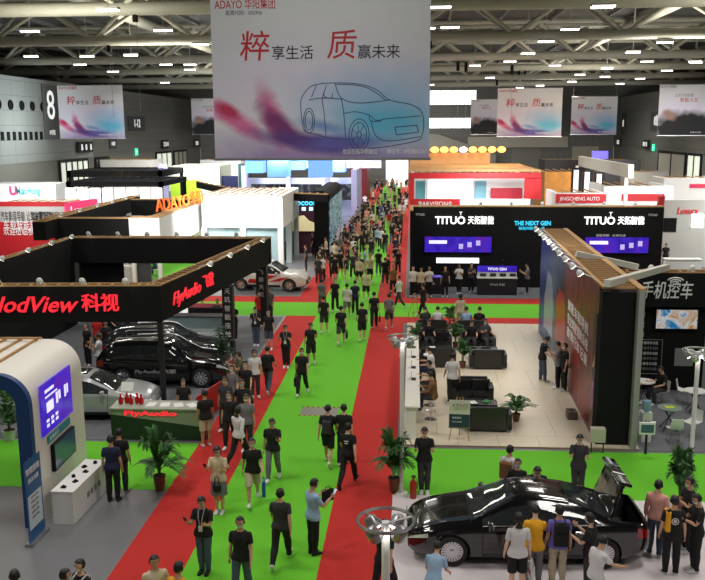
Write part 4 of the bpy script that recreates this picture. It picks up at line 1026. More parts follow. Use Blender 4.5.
def build_car(name, label, cat, paint, spec, loc, rz, trunk_open=False, spokes=12, group=None, labels=None):
    """front towards +X; spec: tables along x"""
    Lr, Lf = spec['x0'], spec['x1']
    paint = paint; root = thing(name, label, cat, loc, rz, group)
    wb = spec['wheels']; R = spec['R']
    doors = spec['doors']        # door seams front to rear [xA, xB, xC]
    seams = set()
    xs = set(np.round(np.arange(Lr, Lf+.001, .06), 3))
    cuts = [doors[0], doors[1], doors[2], spec['hoodx'], spec['cowl'], spec['roof0'], spec['roof1'], spec['deck'], spec['deckend']]
    for c in cuts:
        xs = {x for x in xs if abs(x-c) > .02}; xs |= {round(c-.007, 4), round(c+.007, 4)}
    for e in (Lr+.01, Lr+.03, Lf-.01, Lf-.03): xs.add(round(e, 4))
    xs = sorted(xs)
    def section(x):
        w = interp_s(spec['w'], x); zb = interp_s(spec['zb'], x); zs = interp_s(spec['belt'], x); zt = interp_s(spec['top'], x)
        g = max(zt-zs, 0); gr = min(1, g/(spec['gh']))
        wr = w*(.93-(.93-spec['roofw'])*gr)
        zm = zb+(zs-zb)*.45
        wbelt = w*.935
        re = max(zt-.045-.05*gr, zs+.012)
        pts = [(0, zb), (w*.55, zb), (w*.88, zb+.015), (w*.965, zb+.07), (w*.985, zb+(zs-zb)*.22), (w, zm), (w*.995, zb+(zs-zb)*.62), (w*.985, zb+(zs-zb)*.78), (w*.97, zs-.045), (w*.945, zs-.012), (wbelt, zs)]
        for k in range(1, 6):
            t = k/6; bulge = .02*sin(pi*t)*gr
            pts.append((wbelt+(wr-wbelt)*t+bulge, zs+(re-zs)*t))
        pts += [(wr, re), (wr*.95, re+(zt-re)*.45), (wr*.86, re+(zt-re)*.72), (wr*.6, zt-.012), (wr*.3, zt-.003), (0, zt)]
        return pts
    rings = [section(x) for x in xs]; n = len(rings[0])       # 22 points per half
    verts = []; faces = []; mi = []
    for x, r in zip(xs, rings):
        for (y, z) in r: verts.append((x, y, z))
        for (y, z) in r[1:-1]: verts.append((x, -y, z))
    per = n+n-2
    def idx(i, j, s):
        if s > 0 or j == 0 or j == n-1: return i*per+j
        return i*per+n+j-1
    CATS = ['body_shell', 'hood', 'windshield', 'rear_window', 'trunk_lid', 'doorFR', 'doorRR', 'doorFL', 'doorRL', 'winFR', 'winRR', 'winFL', 'winRL', 'gap', 'headL', 'headR', 'tailL', 'tailR', 'grille', 'lower', 'quarter']
    ci = {c: i for i, c in enumerate(CATS)}
    A, B, Cc = doors
    def cat_of(xa, xb, j, s):
        x = (xa+xb)/2; narrow = (xb-xa) < .016
        zt = interp(spec['top'], x); zs = interp(spec['belt'], x); g = zt-zs
        side = 'L' if s > 0 else 'R'
        if j <= 2: return 'lower'
        if 3 <= j <= 9:
            if narrow and any(abs(x-c) < .01 for c in (A, B, Cc)): return 'gap'
            if x > Lf-.42 and j == 7: return 'head'+side
            if x < Lr+.32 and 6 <= j <= 7: return 'tail'+side
            if j == 3 and Cc < x < A: return 'lower'
            if B < x < A: return 'doorF'+side
            if Cc < x < B: return 'doorR'+side
            return 'body_shell'
        if 10 <= j <= 15:
            if g < .10: return 'body_shell' if not (spec['cowl'] > x > spec['deck']) else 'body_shell'
            if j == 15: return 'body_shell'
            if abs(x-B) < .05: return 'lower'
            edgeF = spec['winF']; edgeR = spec['winR']
            if x > edgeF or x < edgeR: return 'body_shell'
            if abs(x-Cc) < .03 and spec.get('quarter'): return 'lower'
            if j == 10: return 'body_shell' if False else ('winF' if x > B else 'winR')+side
            return ('winF' if x > B else 'winR')+side
        # top
        if narrow and any(abs(x-c) < .01 for c in (spec['hoodx'], spec['cowl'], spec['deck'], spec['deckend'])): return 'gap'
        if x > spec['cowl']: return 'hood' if x < spec['hoodx'] else 'body_shell'
        if x > spec['roof0']: return 'windshield' if j >= 17 else 'body_shell'
        if x > spec['roof1']: return 'body_shell' if not spec.get('sunroof') or j < 19 or not (spec['roof1']+.25 < x < spec['roof0']-.15) else 'quarter'
        if x > spec['deck']: return 'rear_window' if j >= 17 else 'body_shell'
        if x > spec['deckend']: return 'trunk_lid'
        return 'body_shell'
    for i in range(len(xs)-1):
        for s in (1, -1):
            for j in range(n-1):
                q = (idx(i, j, s), idx(i+1, j, s), idx(i+1, j+1, s), idx(i, j+1, s))
                if s < 0: q = q[::-1]
                faces.append(q); mi.append(ci[cat_of(xs[i], xs[i+1], j, s)])
    for i, fl in ((0, False), (len(xs)-1, True)):
        rp = [idx(i, j, 1) for j in range(n)]; ln = [idx(i, j, -1) for j in range(n)]
        for j in range(n-1):
            q = [rp[j], rp[j+1], ln[j+1], ln[j]]; q = list(dict.fromkeys(q))
            if not fl: q = q[::-1]
            c = 'body_shell'
            if fl and 4 <= j <= 7: c = 'grille'
            if fl and j in (2, 3): c = 'lower'
            if not fl and j in (2, 3): c = 'lower'
            faces.append(tuple(q)); mi.append(ci[c])
    me = bpy.data.meshes.new('car_surface'); me.from_pydata(verts, [], faces)
    dummy = [bpy.data.materials.get('_c%d' % k) or bpy.data.materials.new('_c%d' % k) for k in range(len(CATS))]
    for d_ in dummy: me.materials.append(d_)
    me.polygons.foreach_set('material_index', mi); me.update()
    bm = bmesh.new(); bm.from_mesh(me); bmesh.ops.recalc_face_normals(bm, faces=bm.faces); bm.to_mesh(me); bm.free()
    tmp = bpy.data.objects.new('tmp', me); COL.objects.link(tmp)
    cutters = []
    for wx in wb:
        for s in (-1, 1):
            c = MB(); M = Matrix.Translation((wx, s*(spec['hw']-.12), R)) @ Matrix.Rotation(pi/2, 4, 'X')
            c.lathe([(.001, -.3), (R*1.13, -.3), (R*1.13, .3), (.001, .3)], n=32, M=M)
            o = link('cutter', c.mesh('cutter', dummy[ci['lower']])); cutters.append(o)
            md = tmp.modifiers.new('b', 'BOOLEAN'); md.operation = 'DIFFERENCE'; md.object = o; md.solver = 'EXACT'
    dg = bpy.context.evaluated_depsgraph_get(); dg.update()
    me2 = bpy.data.meshes.new_from_object(tmp.evaluated_get(dg))
    names = [m.name if m else '' for m in me2.materials]
    vs = [tuple(v.co) for v in me2.vertices]; groups = {}
    for p in me2.polygons:
        nm = names[p.material_index] if p.material_index < len(names) else ''
        c = CATS[int(nm[2:])] if nm.startswith('_c') else 'lower'
        if len(p.vertices) < 3: continue
        groups.setdefault(c, []).append(tuple(p.vertices))
    bpy.data.objects.remove(tmp)
    for o in cutters: bpy.data.objects.remove(o)
    def mk(cats, nm, mats_, parent=root, label=None, origin=None):
        mb = MB(); mp = {}
        for k, c in enumerate(cats):
            mb.m(k)
            for f in groups.get(c, []):
                for v in f:
                    if v not in mp: mp[v] = len(mb.v); mb.v.append(vs[v])
                mb.f.append(tuple(mp[v] for v in f)); mb.mi.append(k)
        if not mb.f: return None
        if origin: mb.v = [(v[0]-origin[0], v[1]-origin[1], v[2]-origin[2]) for v in mb.v]
        o = mb.build(nm, mats_, parent, smooth=40)
        if origin: o.location = origin
        if label: o['label'] = label
        return o
    mk(['body_shell', 'gap', 'lower', 'quarter'], 'body_shell', [paint, gapm, blackplastic, carglass])
    mk(['hood'], 'hood', [paint]); mk(['windshield'], 'windshield', [carglass]); mk(['rear_window'], 'rear_window', [carglass])
    mk(['grille'], 'grille', [blackplastic])
    for s in 'LR':
        mk(['head'+s], 'headlight', [headm]); mk(['tail'+s], 'taillight', [tailm])
        for fr in 'FR':
            d_ = mk(['door'+fr+s], 'door', [paint])
            w_ = mk(['win'+fr+s], 'side_window', [carglass], d_)
            xh = (B+.12) if fr == 'F' else (Cc+.12); sg = 1 if s == 'L' else -1
            yh = interp(spec['w'], xh)*.99*sg; zh = interp(spec['belt'], xh)-.14
            MB().rbox(xh, yh+sg*.012, zh, .2, .03, .03, .012, 2).build('door_handle', chrome if spec.get('chrome') else paint, d_, True)
    # chrome belt line and roof rail
    zt0 = interp(spec['top'], 0)
    for sg in (-1, 1):
        pts = []
        for x in np.arange(spec['winR'], spec['winF']+.01, .1):
            pts.append((x, sg*(interp(spec['w'], x)*.938), interp(spec['belt'], x)+.004))
        MB().tube(pts, .011, 5).build('window_trim', chrome, root, True)
        # mirrors
        xm = spec['cowl']-.38; ym = sg*(interp(spec['w'], xm)+.08); zm_ = interp(spec['belt'], xm)+.06
        mm = MB(); mm.m(0).rbox(xm, ym, zm_, .11, .2, .13, .045, 3); mm.box(xm-.02, min(ym, ym-sg*.16), zm_-.05, xm+.02, max(ym, ym-sg*.16), zm_-.02); mm.m(1).box(xm-.062, ym-.08, zm_-.045, xm-.056, ym+.08, zm_+.045)
        mm.build('wing_mirror', [paint, headm], root, True)
    # grille bars and badge
    zb = interp(spec['zb'], Lf); zs = interp(spec['belt'], Lf)
    g = MB()
    for k in range(4): g.box(Lf+.001, -.42, zb+.26+.07*k, Lf+.018, .42, zb+.28+.07*k)
    g.build('grille_bars', chrome, root)
    g = MB().box(Lf+.02, -.24, zb+.1, Lf+.03, .24, zb+.21); g.build('number_plate', white, root)
    g = MB().box(Lr-.02, -.24, interp(spec['zb'], Lr)+.30, Lr-.001, .24, interp(spec['zb'], Lr)+.41); g.build('number_plate', white, root)
    # floor, seats, dash
    bz = interp(spec['zb'], 0)
    inn = MB(); inn.box(Lr+.75, -.7, bz+.02, Lf-.95, .7, bz+.06)
    inn.box(spec['cowl']-.42, -.68, bz+.45, spec['cowl']-.1, .68, interp(spec['belt'], spec['cowl'])-.03)
    inn.build('cabin_floor', blackplastic, root)
    for sx, sg in ((.0, -1), (.0, 1)):
        q = MB(); q.rbox(.15, sg*.36, bz+.3, .52, .5, .14, .05, 2); q.rbox(-.13, sg*.36, bz+.62, .14, .48, .58, .05, 2); q.rbox(-.16, sg*.36, bz+.96, .09, .26, .16, .04, 2)
        q.build('seat', seatm, root, True)
    q = MB(); q.rbox(-.95, 0, bz+.3, .5, 1.25, .14, .05, 2); q.rbox(-1.22, 0, bz+.6, .14, 1.25, .54, .05, 2); q.build('rear_bench', seatm, root, True)
    sw = MB(); Ms = Matrix.Translation((.62, .36, bz+.72)) @ Matrix.Rotation(radians(65), 4, 'Y'); sw.tube([Ms @ Vector((.18*cos(a), .18*sin(a), 0)) for a in [2*pi*k/20 for k in range(20)]], .014, 6, closed=True)
    sw.tube([Ms @ Vector((-.17, 0, 0)), Ms @ Vector((.17, 0, 0))], .015, 5); sw.build('steering_wheel', blackplastic, root)
    # wheels
    tm, rm, dm = wheel_meshes(R, .235, spokes, name)
    for wx in wb:
        for sg in (-1, 1):
            w_ = link('wheel', tm, root); w_.location = (wx, sg*(spec['hw']-.135), R); w_.rotation_euler = (0, 0, 0 if sg > 0 else pi)
            r_ = link('rim', rm, w_); link('brake_disc', dm, w_)
    # boot
    if not trunk_open: mk(['trunk_lid'], 'trunk_lid', [paint])
    else:
        # lid swings up about its front edge, boot well underneath
        zt = interp(spec['top'], spec['deck'])
        hinge = (spec['deck'], 0, zt)
        lid = mk(['trunk_lid'], 'trunk_lid', [paint], origin=hinge)
        lid.rotation_euler = (0, radians(76), 0)
        xA_, xB_ = spec['deckend'], spec['deck']; ww = .72
        lz = -.04
        back = MB()
        back.rbox(-(xB_-xA_)-.03, 0, -.12, .06, 1.5, .27, .03, 2); bo = back.build('lid_rear_face', paint, lid, True)
        lt = MB(); lt.box(-(xB_-xA_)-.075, -.7, -.12, -(xB_-xA_)-.058, -.3, -.04); lt.box(-(xB_-xA_)-.075, .3, -.12, -(xB_-xA_)-.058, .7, -.04); lt.build('lid_lamp', headm, lid)
        inner = MB(); inner.box(-(xB_-xA_)+.02, -.66, -.10, -.04, .66, -.06); inner.build('lid_lining', blackplastic, lid)
        bw = MB(); z0 = bz+.22; z1 = interp(spec['belt'], xA_)-.02
        bw.box(xA_-.03, -ww, z0, xB_, ww, z0+.03); bw.box(xA_-.03, -ww-.02, z0, xB_, -ww, z1); bw.box(xA_-.03, ww, z0, xB_, ww+.02, z1); bw.box(xB_-.03, -ww, z0, xB_, ww, z1+.05); bw.box(xA_-.05, -ww, z0, xA_-.02, ww, z1-.1)
        bw.build('boot_well', mat('boot_lining', (.03, .03, .03), .9), root)
    return root

sedan = dict(x0=-2.55, x1=2.55, hw=.95, R=.345, wheels=(-1.55, 1.62), doors=(.98, -.12, -1.16), hoodx=2.42, cowl=1.22, roof0=.32, roof1=-.85, deck=-1.68, deckend=-2.42, winF=1.0, winR=-1.42, gh=.46, roofw=.64, chrome=True,
    w=[(-2.55, .70), (-2.48, .80), (-2.25, .885), (-1.6, .94), (0, .95), (1.5, .945), (2.1, .90), (2.4, .80), (2.55, .62)],
    zb=[(-2.55, .34), (-2.3, .24), (-1.9, .17), (2.1, .17), (2.4, .2), (2.55, .27)],
    belt=[(-2.55, .86), (-2.3, .96), (-1.6, .985), (0, .95), (1.2, .92), (2.0, .80), (2.4, .70), (2.55, .56)],
    top=[(-2.55, .92), (-2.48, 1.02), (-2.2, 1.07), (-1.68, 1.10), (-1.25, 1.29), (-.85, 1.41), (-.3, 1.475), (.1, 1.475), (.32, 1.44), (.75, 1.24), (1.22, 1.02), (1.7, .96), (2.2, .84), (2.45, .72), (2.55, .60)])
suv = dict(x0=-2.42, x1=2.42, hw=.96, R=.37, wheels=(-1.42, 1.45), doors=(.92, -.12, -1.05), hoodx=2.28, cowl=1.12, roof0=.35, roof1=-1.85, deck=-2.26, deckend=-2.30, winF=.95, winR=-1.98, gh=.5, roofw=.72,
    w=[(-2.42, .78), (-2.3, .87), (-1.9, .93), (0, .96), (1.5, .95), (2.0, .90), (2.3, .80), (2.42, .66)],
    zb=[(-2.42, .42), (-2.2, .30), (-1.9, .22), (2.0, .22), (2.3, .27), (2.42, .36)],
    belt=[(-2.42, .98), (-2.2, 1.07), (-1.0, 1.07), (0, 1.04), (1.15, 1.01), (2.0, .93), (2.3, .82), (2.42, .68)],
    top=[(-2.42, 1.03), (-2.34, 1.14), (-2.26, 1.28), (-2.1, 1.50), (-1.85, 1.64), (-1.2, 1.71), (-.4, 1.73), (.05, 1.72), (.35, 1.65), (.75, 1.38), (1.12, 1.14), (1.7, 1.08), (2.1, .99), (2.32, .86), (2.42, .72)])
sed2 = dict(sedan); sed2.update(x0=-2.4, x1=2.4, wheels=(-1.42, 1.5), hoodx=2.27, deckend=-2.28, R=.335,
    w=[(-2.4, .68), (-2.3, .80), (-2.0, .88), (0, .92), (1.5, .92), (2.0, .87), (2.28, .76), (2.4, .6)], hw=.925,
    zb=[(-2.4, .34), (-2.2, .22), (-1.8, .16), (2.0, .16), (2.25, .19), (2.4, .26)],
    belt=[(-2.4, .84), (-2.2, .93), (-1.6, .95), (0, .92), (1.2, .89), (1.9, .78), (2.25, .68), (2.4, .55)],
    top=[(-2.4, .9), (-2.3, 1.0), (-2.1, 1.04), (-1.68, 1.07), (-1.25, 1.26), (-.85, 1.37), (-.3, 1.44), (.1, 1.44), (.32, 1.40), (.75, 1.21), (1.22, .99), (1.7, .92), (2.1, .81), (2.3, .70), (2.4, .58)], sunroof=True)
p_black = mat('black_car_paint', (.006, .006, .007), .12, coat=1.0)
p_white = mat('white_car_paint', srgb(222, 216, 208), .25, coat=.8)
p_silver = mat('silver_car_paint', srgb(176, 180, 182), .28, .35, coat=.8)
p_grey = mat('graphite_car_paint', (.03, .03, .035), .15, .2, coat=1)
CARX, CARY = 2.48, 17.75
black_car = build_car('sedan', 'glossy black saloon car with its boot open on the white platform', 'car', p_black, sedan, (CARX, CARY, LZ), pi+radians(1.5), True, 20)
silver_car = build_car('sedan', 'silver saloon car with a dark sunroof behind the screen tower', 'car', p_silver, sed2, (-10.75, 26.75-1.0+.6, .013), radians(3), False, 10)
suv_black = build_car('estate_car', 'shiny black sport utility car in the middle of the black booth', 'car', p_black, suv, (-9.1, 30.1, .013), radians(2), False, 10)
suv_grey = build_car('estate_car', 'dark car mostly hidden behind the shiny black sport utility car', 'car', p_grey, suv, (-9.7, 32.15, .013), radians(2), False, 8)
rally = build_car('estate_car', 'white sport utility car with red stripes parked beside the aisle', 'car', p_white, suv, (-8.5, 49.0, .0), radians(-4), False, 7)
for sg in (-1, 1):
    b = MB(); y = sg*.972
    pts = [(-1.0, .5), (-.2, .5), (.75, .95), (.2, .98), (-.35, .72), (-.9, .74)]
    b.add([(x, y, z) for x, z in pts]+[(x, y-sg*.02, z) for x, z in pts], [tuple(range(6)) if sg < 0 else tuple(range(5, -1, -1)), tuple(range(11, 5, -1)) if sg < 0 else tuple(range(6, 12))]); b.build('red_stripe', mat('rally_red', srgb(200, 30, 36), .35), rally)
    b = MB(); pts = [(1.5, .88), (.9, .62), (.2, .58), (.9, .8)]; b.add([(x, sg*.972, z) for x, z in pts], [(0, 1, 2, 3)]); b.build('red_stripe', MATS['rally_red'], rally)
    text('RALLY 66', .2, ink, rally, (-.9 if sg < 0 else .1, sg*.985, .56), (pi/2, 0, 0 if sg < 0 else pi))
for sg in (-1, 1): MB().tube([(-1.7, sg*.6, 1.73), (-1.6, sg*.6, 1.78), (.0, sg*.6, 1.80), (.15, sg*.6, 1.74)], .02, 6).build('roof_rail', steel, rally, True)
for sg in (-1, 1): MB().tube([(-1.7, sg*.6, 1.72), (-1.6, sg*.6, 1.78), (.0, sg*.6, 1.80), (.15, sg*.6, 1.74)], .02, 6).build('roof_rail', steel, suv_black, True)
text('FlyAudio 飞歌', .17, ink_white, suv_black, (-.95, -.985, .62), (pi/2, 0, 0), width=1.5)
# ------------------------------------------------------------------ people
def remesh(mb, vox, smooth=2):
    me = mb.mesh('tmp', []) if False else None
    me = bpy.data.meshes.new('tmp'); me.from_pydata([tuple(v) for v in mb.v], [], mb.f)
    bm = bmesh.new(); bm.from_mesh(me); bmesh.ops.recalc_face_normals(bm, faces=bm.faces); bm.to_mesh(me); bm.free()
    o = bpy.data.objects.new('tmp', me); COL.objects.link(o)
    m = o.modifiers.new('r', 'REMESH'); m.mode = 'VOXEL'; m.voxel_size = vox
    m = o.modifiers.new('s', 'SMOOTH'); m.iterations = smooth; m.factor = .5
    dg = bpy.context.evaluated_depsgraph_get(); dg.update()
    r = bpy.data.meshes.new_from_object(o.evaluated_get(dg))
    V = np.array([v.co[:] for v in r.vertices]); F = [tuple(p.vertices) for p in r.polygons]
    bpy.data.objects.remove(o); return V, F
def ell(c, rx, ry, n=14, tilt=None):
    return [(c[0]+rx*cos(2*pi*k/n), c[1]+ry*sin(2*pi*k/n), c[2]) for k in range(n)]
J = dict(pelvis=(0, 0, .95), chest=(0, 0, 1.12), neck=(0, -.005, 1.46), head=(0, .01, 1.54), top=(0, .01, 1.72))
for s, n_ in ((-1, 'L'), (1, 'R')):
    J['sh'+n_] = (s*.165, -.005, 1.375); J['el'+n_] = (s*.275, -.01, 1.14); J['wr'+n_] = (s*.365, .0, .905); J['fi'+n_] = (s*.425, .01, .74)
    J['hip'+n_] = (s*.09, 0, .91); J['kn'+n_] = (s*.10, .01, .49); J['an'+n_] = (s*.105, -.01, .085); J['to'+n_] = (s*.12, .14, .03)
J = {k: Vector(v) for k, v in J.items()}
def body_base(vox, fem=False):
    b = MB()
    w = .92 if fem else 1
    torso = [(.80, .10, .085, 0), (.85, .158, .112, 0), (.91, .172, .122, -.005), (.97, .162 if not fem else .17, .115, 0), (1.04, .145*w, .102, .005), (1.11, .140*w, .10, .005), (1.19, .152*w, .108, .003), (1.27, .168*w, .115, 0), (1.34, .176*w, .110, -.004), (1.385, .158*w, .09, -.008), (1.42, .12*w, .075, -.008), (1.455, .072, .062, -.006), (1.49, .054, .056, -.002), (1.53, .052, .056, .004), (1.56, .05, .055, .008)]
    b.loft([ell((0, cy, z), rx, ry, 20) for z, rx, ry, cy in torso])
    b.sphere((0, .012, 1.635), (.076, .094, .098), 18, 12)
    b.sphere((0, .034, 1.575), (.056, .062, .058), 14, 8)      # jaw
    b.sphere((0, .108, 1.612), (.011, .018, .02), 8, 6)       # nose
    for s in (-1, 1): b.sphere((s*.078, .0, 1.625), (.012, .02, .032), 8, 6)
    for s, n_ in ((-1, 'L'), (1, 'R')):
        A, E_, W_ = J['sh'+n_], J['el'+n_], J['wr'+n_]
        b.sphere(A, (.054*w, .052, .052), 12, 8)
        b.tube([A, A.lerp(E_, .35), A.lerp(E_, .8), E_, E_.lerp(W_, .25), E_.lerp(W_, .7), W_, W_+(W_-E_)*.08], [.053*w, .05*w, .041, .039, .041, .033, .026, .025], 12)
        H_, K_, N_ = J['hip'+n_], J['kn'+n_], J['an'+n_]
        b.tube([H_+Vector((0, 0, .02)), H_.lerp(K_, .25), H_.lerp(K_, .6), H_.lerp(K_, .9), K_, K_.lerp(N_, .25), K_.lerp(N_, .5), K_.lerp(N_, .85), N_+Vector((0, 0, -.02))], [.088, .087, .072, .057, .055, .058, .052, .036, .038], 14)
        b.loft([[(N_.x+s*o_+rx*cos(2*pi*k/12), y, .032+zc_+rz*sin(2*pi*k/12)) for k in range(12)] for y, rx, rz, zc_, o_ in ((-.07, .022, .02, .005, 0), (-.055, .034, .036, .012, 0), (-.0, .038, .05, .03, 0), (.06, .042, .036, .012, .005), (.12, .046, .026, 0, .01), (.165, .036, .018, -.008, .012), (.185, .015, .01, -.01, .012))])
        # palm
        D = (J['fi'+n_]-W_).normalized(); up = Vector((0, 1, 0))
        sd = D.cross(up).normalized()
        b.tube([W_-D*.01, W_+D*.03, W_+D*.06, W_+D*.09], [.024, .026, .03, .026], 10)
    V, F = remesh(b, vox)
    # squash the palms (thin across, wide front to back), then add fingers
    V = V.copy(); parts = []
    fb = MB()
    for s, n_ in ((-1, 'L'), (1, 'R')):
        W_ = J['wr'+n_]; D = (J['fi'+n_]-W_).normalized(); N_ = D.cross(Vector((0, 1, 0))).normalized()
        rel = V-np.array(W_); t = rel@np.array(D); far = (t > .015) & (np.abs(rel@np.array(N_)) < .07) & (np.sign(V[:, 0]) == s) & (V[:, 2] < 1.0) & (np.abs(V[:, 0]) > .25)
        d = (rel@np.array(N_))[far]; V[far] -= np.outer(d*.45, np.array(N_)); V[far, 1] *= 1.3
        for k, (oy, ln) in enumerate(((.030, .072), (.010, .082), (-.010, .076), (-.029, .060))):
            base = W_+D*.082+Vector((0, oy, 0)); m1 = base+D*ln*.5-N_*.0; inw = Vector((-s, 0, 0))
            fb.tube([base-D*.015, base+D*ln*.2, base+D*ln*.55+inw*.008, base+D*ln*.95+inw*.028], [.0088, .0088, .008, .006], 6)
        base = W_+D*.03+Vector((0, .024, 0))
        fb.tube([base-Vector((0, .008, 0)), base+Vector((-s*.006, .022, 0))+D*.022, base+Vector((-s*.014, .032, 0))+D*.052], [.0115, .0105, .0075], 6)
    n0 = len(V); V = np.vstack([V, np.array([tuple(v) for v in fb.v])]); F = F+[tuple(i+n0 for i in f) for f in fb.f]
    mi = [0]*len(F)
    eb = MB()
    for s in (-1, 1):
        eb.sphere((s*.029, .098, 1.642), (.014, .008, .008), 8, 5); eb.box(s*.029-.018, .094, 1.66, s*.029+.018, .106, 1.667)
    n0 = len(V); V = np.vstack([V, np.array([tuple(v) for v in eb.v])]); F = F+[tuple(i+n0 for i in f) for f in eb.f]; mi += [1]*len(eb.f)
    return V, F, mi
BONES = [('pelvis', 'pelvis', 'chest', .14, None), ('chest', 'chest', 'neck', .15, 'pelvis'), ('head', 'head', 'top', .10, 'chest')]
for n_ in 'LR':
    BONES += [('uarm'+n_, 'sh'+n_, 'el'+n_, .05, 'chest'), ('farm'+n_, 'el'+n_, 'wr'+n_, .04, 'uarm'+n_), ('hand'+n_, 'wr'+n_, 'fi'+n_, .04, 'farm'+n_),
              ('thigh'+n_, 'hip'+n_, 'kn'+n_, .085, 'pelvis'), ('shin'+n_, 'kn'+n_, 'an'+n_, .055, 'thigh'+n_), ('foot'+n_, 'an'+n_, 'to'+n_, .045, 'shin'+n_)]
BI = {b[0]: i for i, b in enumerate(BONES)}
def seg(V, a, b):
    a = np.array(a); b = np.array(b); ab = b-a; t = np.clip(((V-a)@ab)/(ab@ab), 0, 1)
    return np.linalg.norm(V-(a+t[:, None]*ab), axis=1), t
def weights(V):
    D = np.zeros((len(V), len(BONES)))
    for i, (nm, a, b, r, p) in enumerate(BONES):
        d, t = seg(V, J[a], J[b]); d = d/r
        sx = -1 if nm.endswith('L') else 1
        if nm[:-1] in ('thigh', 'shin', 'foot'): d = d+np.where(V[:, 0]*sx < -.01, 6, 0)+np.where((np.abs(V[:, 0]) > .24), 9, 0)
        if nm[:-1] in ('uarm', 'farm', 'hand'): d = d+np.where(V[:, 0]*sx < .12, 9, 0)+np.where(V[:, 2] < .70, 9, 0)
        if nm == 'pelvis': d = d+np.where(V[:, 2] < .80, 6, 0)+np.where(np.abs(V[:, 0]) > .22, 6, 0)
        if nm == 'chest': d = d+np.where(V[:, 2] > 1.54, 9, 0)
        if nm == 'head': d = d+np.where(V[:, 2] < 1.46, 9, 0)
        D[:, i] = d
    W = np.exp(-3.2*(D-D.min(1, keepdims=True))); W /= W.sum(1, keepdims=True); return W, D.argmin(1)
def rotm(seq):
    M = Matrix.Identity(3)
    for ax, dg in seq: M = Matrix.Rotation(radians(dg), 3, ax) @ M
    return M
def pose_mats(pose):
    out = {}
    for nm, a, b, r, par in BONES:
        loc = Matrix.Translation(J[a]) @ rotm(pose.get(nm, [])).to_4x4() @ Matrix.Translation(-J[a])
        out[nm] = (out[par] @ loc) if par else loc
    return np.array([np.array(out[b[0]]) for b in BONES])
def apply(V, W, M):
    H_ = np.hstack([V, np.ones((len(V), 1))]); P = np.einsum('bij,vj->vbi', M, H_)[:, :, :3]
    return (P*W[:, :, None]).sum(1)
class Base: pass
def prep(vox, fem):
    B_ = Base(); B_.V, B_.F, B_.mi = body_base(vox, fem); B_.W, B_.near = weights(B_.V)
    B_.nb = np.array([f_ < 1 for f_ in range(len(B_.V))]); 
    me = bpy.data.meshes.new('t'); me.from_pydata(B_.V.tolist(), [], B_.F); me.update()
    B_.N = np.array([v.normal[:] for v in me.vertices]); B_.eye = np.zeros(len(B_.V), bool)
    for f, m_ in zip(B_.F, B_.mi):
        if m_ == 1: B_.eye[list(f)] = True
    # coordinate along arm and leg
    B_.arm = np.full(len(B_.V), -1.0)
    for n_ in 'LR':
        for k, (bn, a, b) in enumerate((('uarm', 'sh', 'el'), ('farm', 'el', 'wr'), ('hand', 'wr', 'fi'))):
            d, t = seg(B_.V, J[a+n_], J[b+n_]); sel = B_.near == BI[bn+n_]; B_.arm[sel] = (k+t)[sel]
    return B_
def garment(B_, kind):
    V, arm = B_.V, B_.arm; z = V[:, 2]; noarm = arm < 0; y = V[:, 1]; ax = np.abs(V[:, 0])
    lower = noarm
    if kind == 'tee': m = (noarm & (z > .86) & (z < 1.465) & (ax < .25)) | ((arm >= 0) & (arm < .72)); d = .014+.016*np.clip((1.1-z)/.2, 0, 1)*noarm+.006*np.clip(arm, 0, .7)
    elif kind == 'shirt': m = (noarm & (z > .88) & (z < 1.48) & (ax < .25)) | ((arm >= 0) & (arm < 1.93)); d = .016+.014*np.clip((1.1-z)/.2, 0, 1)*noarm
    elif kind == 'trousers': m = noarm & (z < 1.0) & (z > .055) & ((z > .12) | (y < .04)); d = .010+.014*np.clip((.8-z)/.3, 0, 1)
    elif kind == 'shorts': m = noarm & (z < 1.0) & (z > .50); d = .010+.03*np.clip((.85-z)/.3, 0, 1)
    elif kind in ('shoeL', 'shoeR'): m = noarm & (z < .10) & ((V[:, 0] < 0) if kind == 'shoeL' else (V[:, 0] > 0)); d = np.full(len(V), .009)
    elif kind == 'hair': m = noarm & (z > 1.575) & ((z > 1.69-.5*np.maximum(0, ax-.045)) | (y < .03) & (z > 1.60) | (y < -.03)) & ~B_.eye; d = np.full(len(V), .014)+.010*np.clip((z-1.66)/.05, 0, 1)
    elif kind == 'long_hair': m = noarm & (z > 1.44) & ((z > 1.685) | (y < .03)) & ~B_.eye & ((z > 1.55) | (y < -.035) & (ax < .10)); d = np.full(len(V), .02)+.008*np.clip((z-1.66)/.05, 0, 1)+.02*np.clip((1.56-z)/.1, 0, 1)
    elif kind == 'mask': m = noarm & (z > 1.545) & (z < 1.618) & (y > .045) & (ax < .072) & ~B_.eye; d = np.full(len(V), .010)
    m = m & ~B_.eye
    return m, d
MESHC = {}
def posed(B_, key, pose, drop=True):
    M = pose_mats(pose); P = apply(B_.V, B_.W, M)
    zmin = P[:, 2].min() if drop is True else (0 if drop is False else drop)
    P[:, 2] -= zmin
    return P, M, zmin
def normals(P, F):
    me = bpy.data.meshes.new('t'); me.from_pydata(P.tolist(), [], F); me.update(); N = np.array([v.normal[:] for v in me.vertices]); bpy.data.meshes.remove(me); return N
def make_mesh(nm, V, F, mi=None, mats_=(None,)):
    me = bpy.data.meshes.new(nm); me.from_pydata(V.tolist() if hasattr(V, 'tolist') else V, [], F)
    for m_ in mats_: me.materials.append(m_)
    if mi is not None: me.polygons.foreach_set('material_index', mi)
    me.polygons.foreach_set('use_smooth', [True]*len(me.polygons)); me.update(); return me
skin = mat('skin', srgb(206, 160, 130), .55); eyem = mat('eye_dark', (.01, .008, .008), .3); hairm = mat('black_hair', (.010, .009, .009), .5)
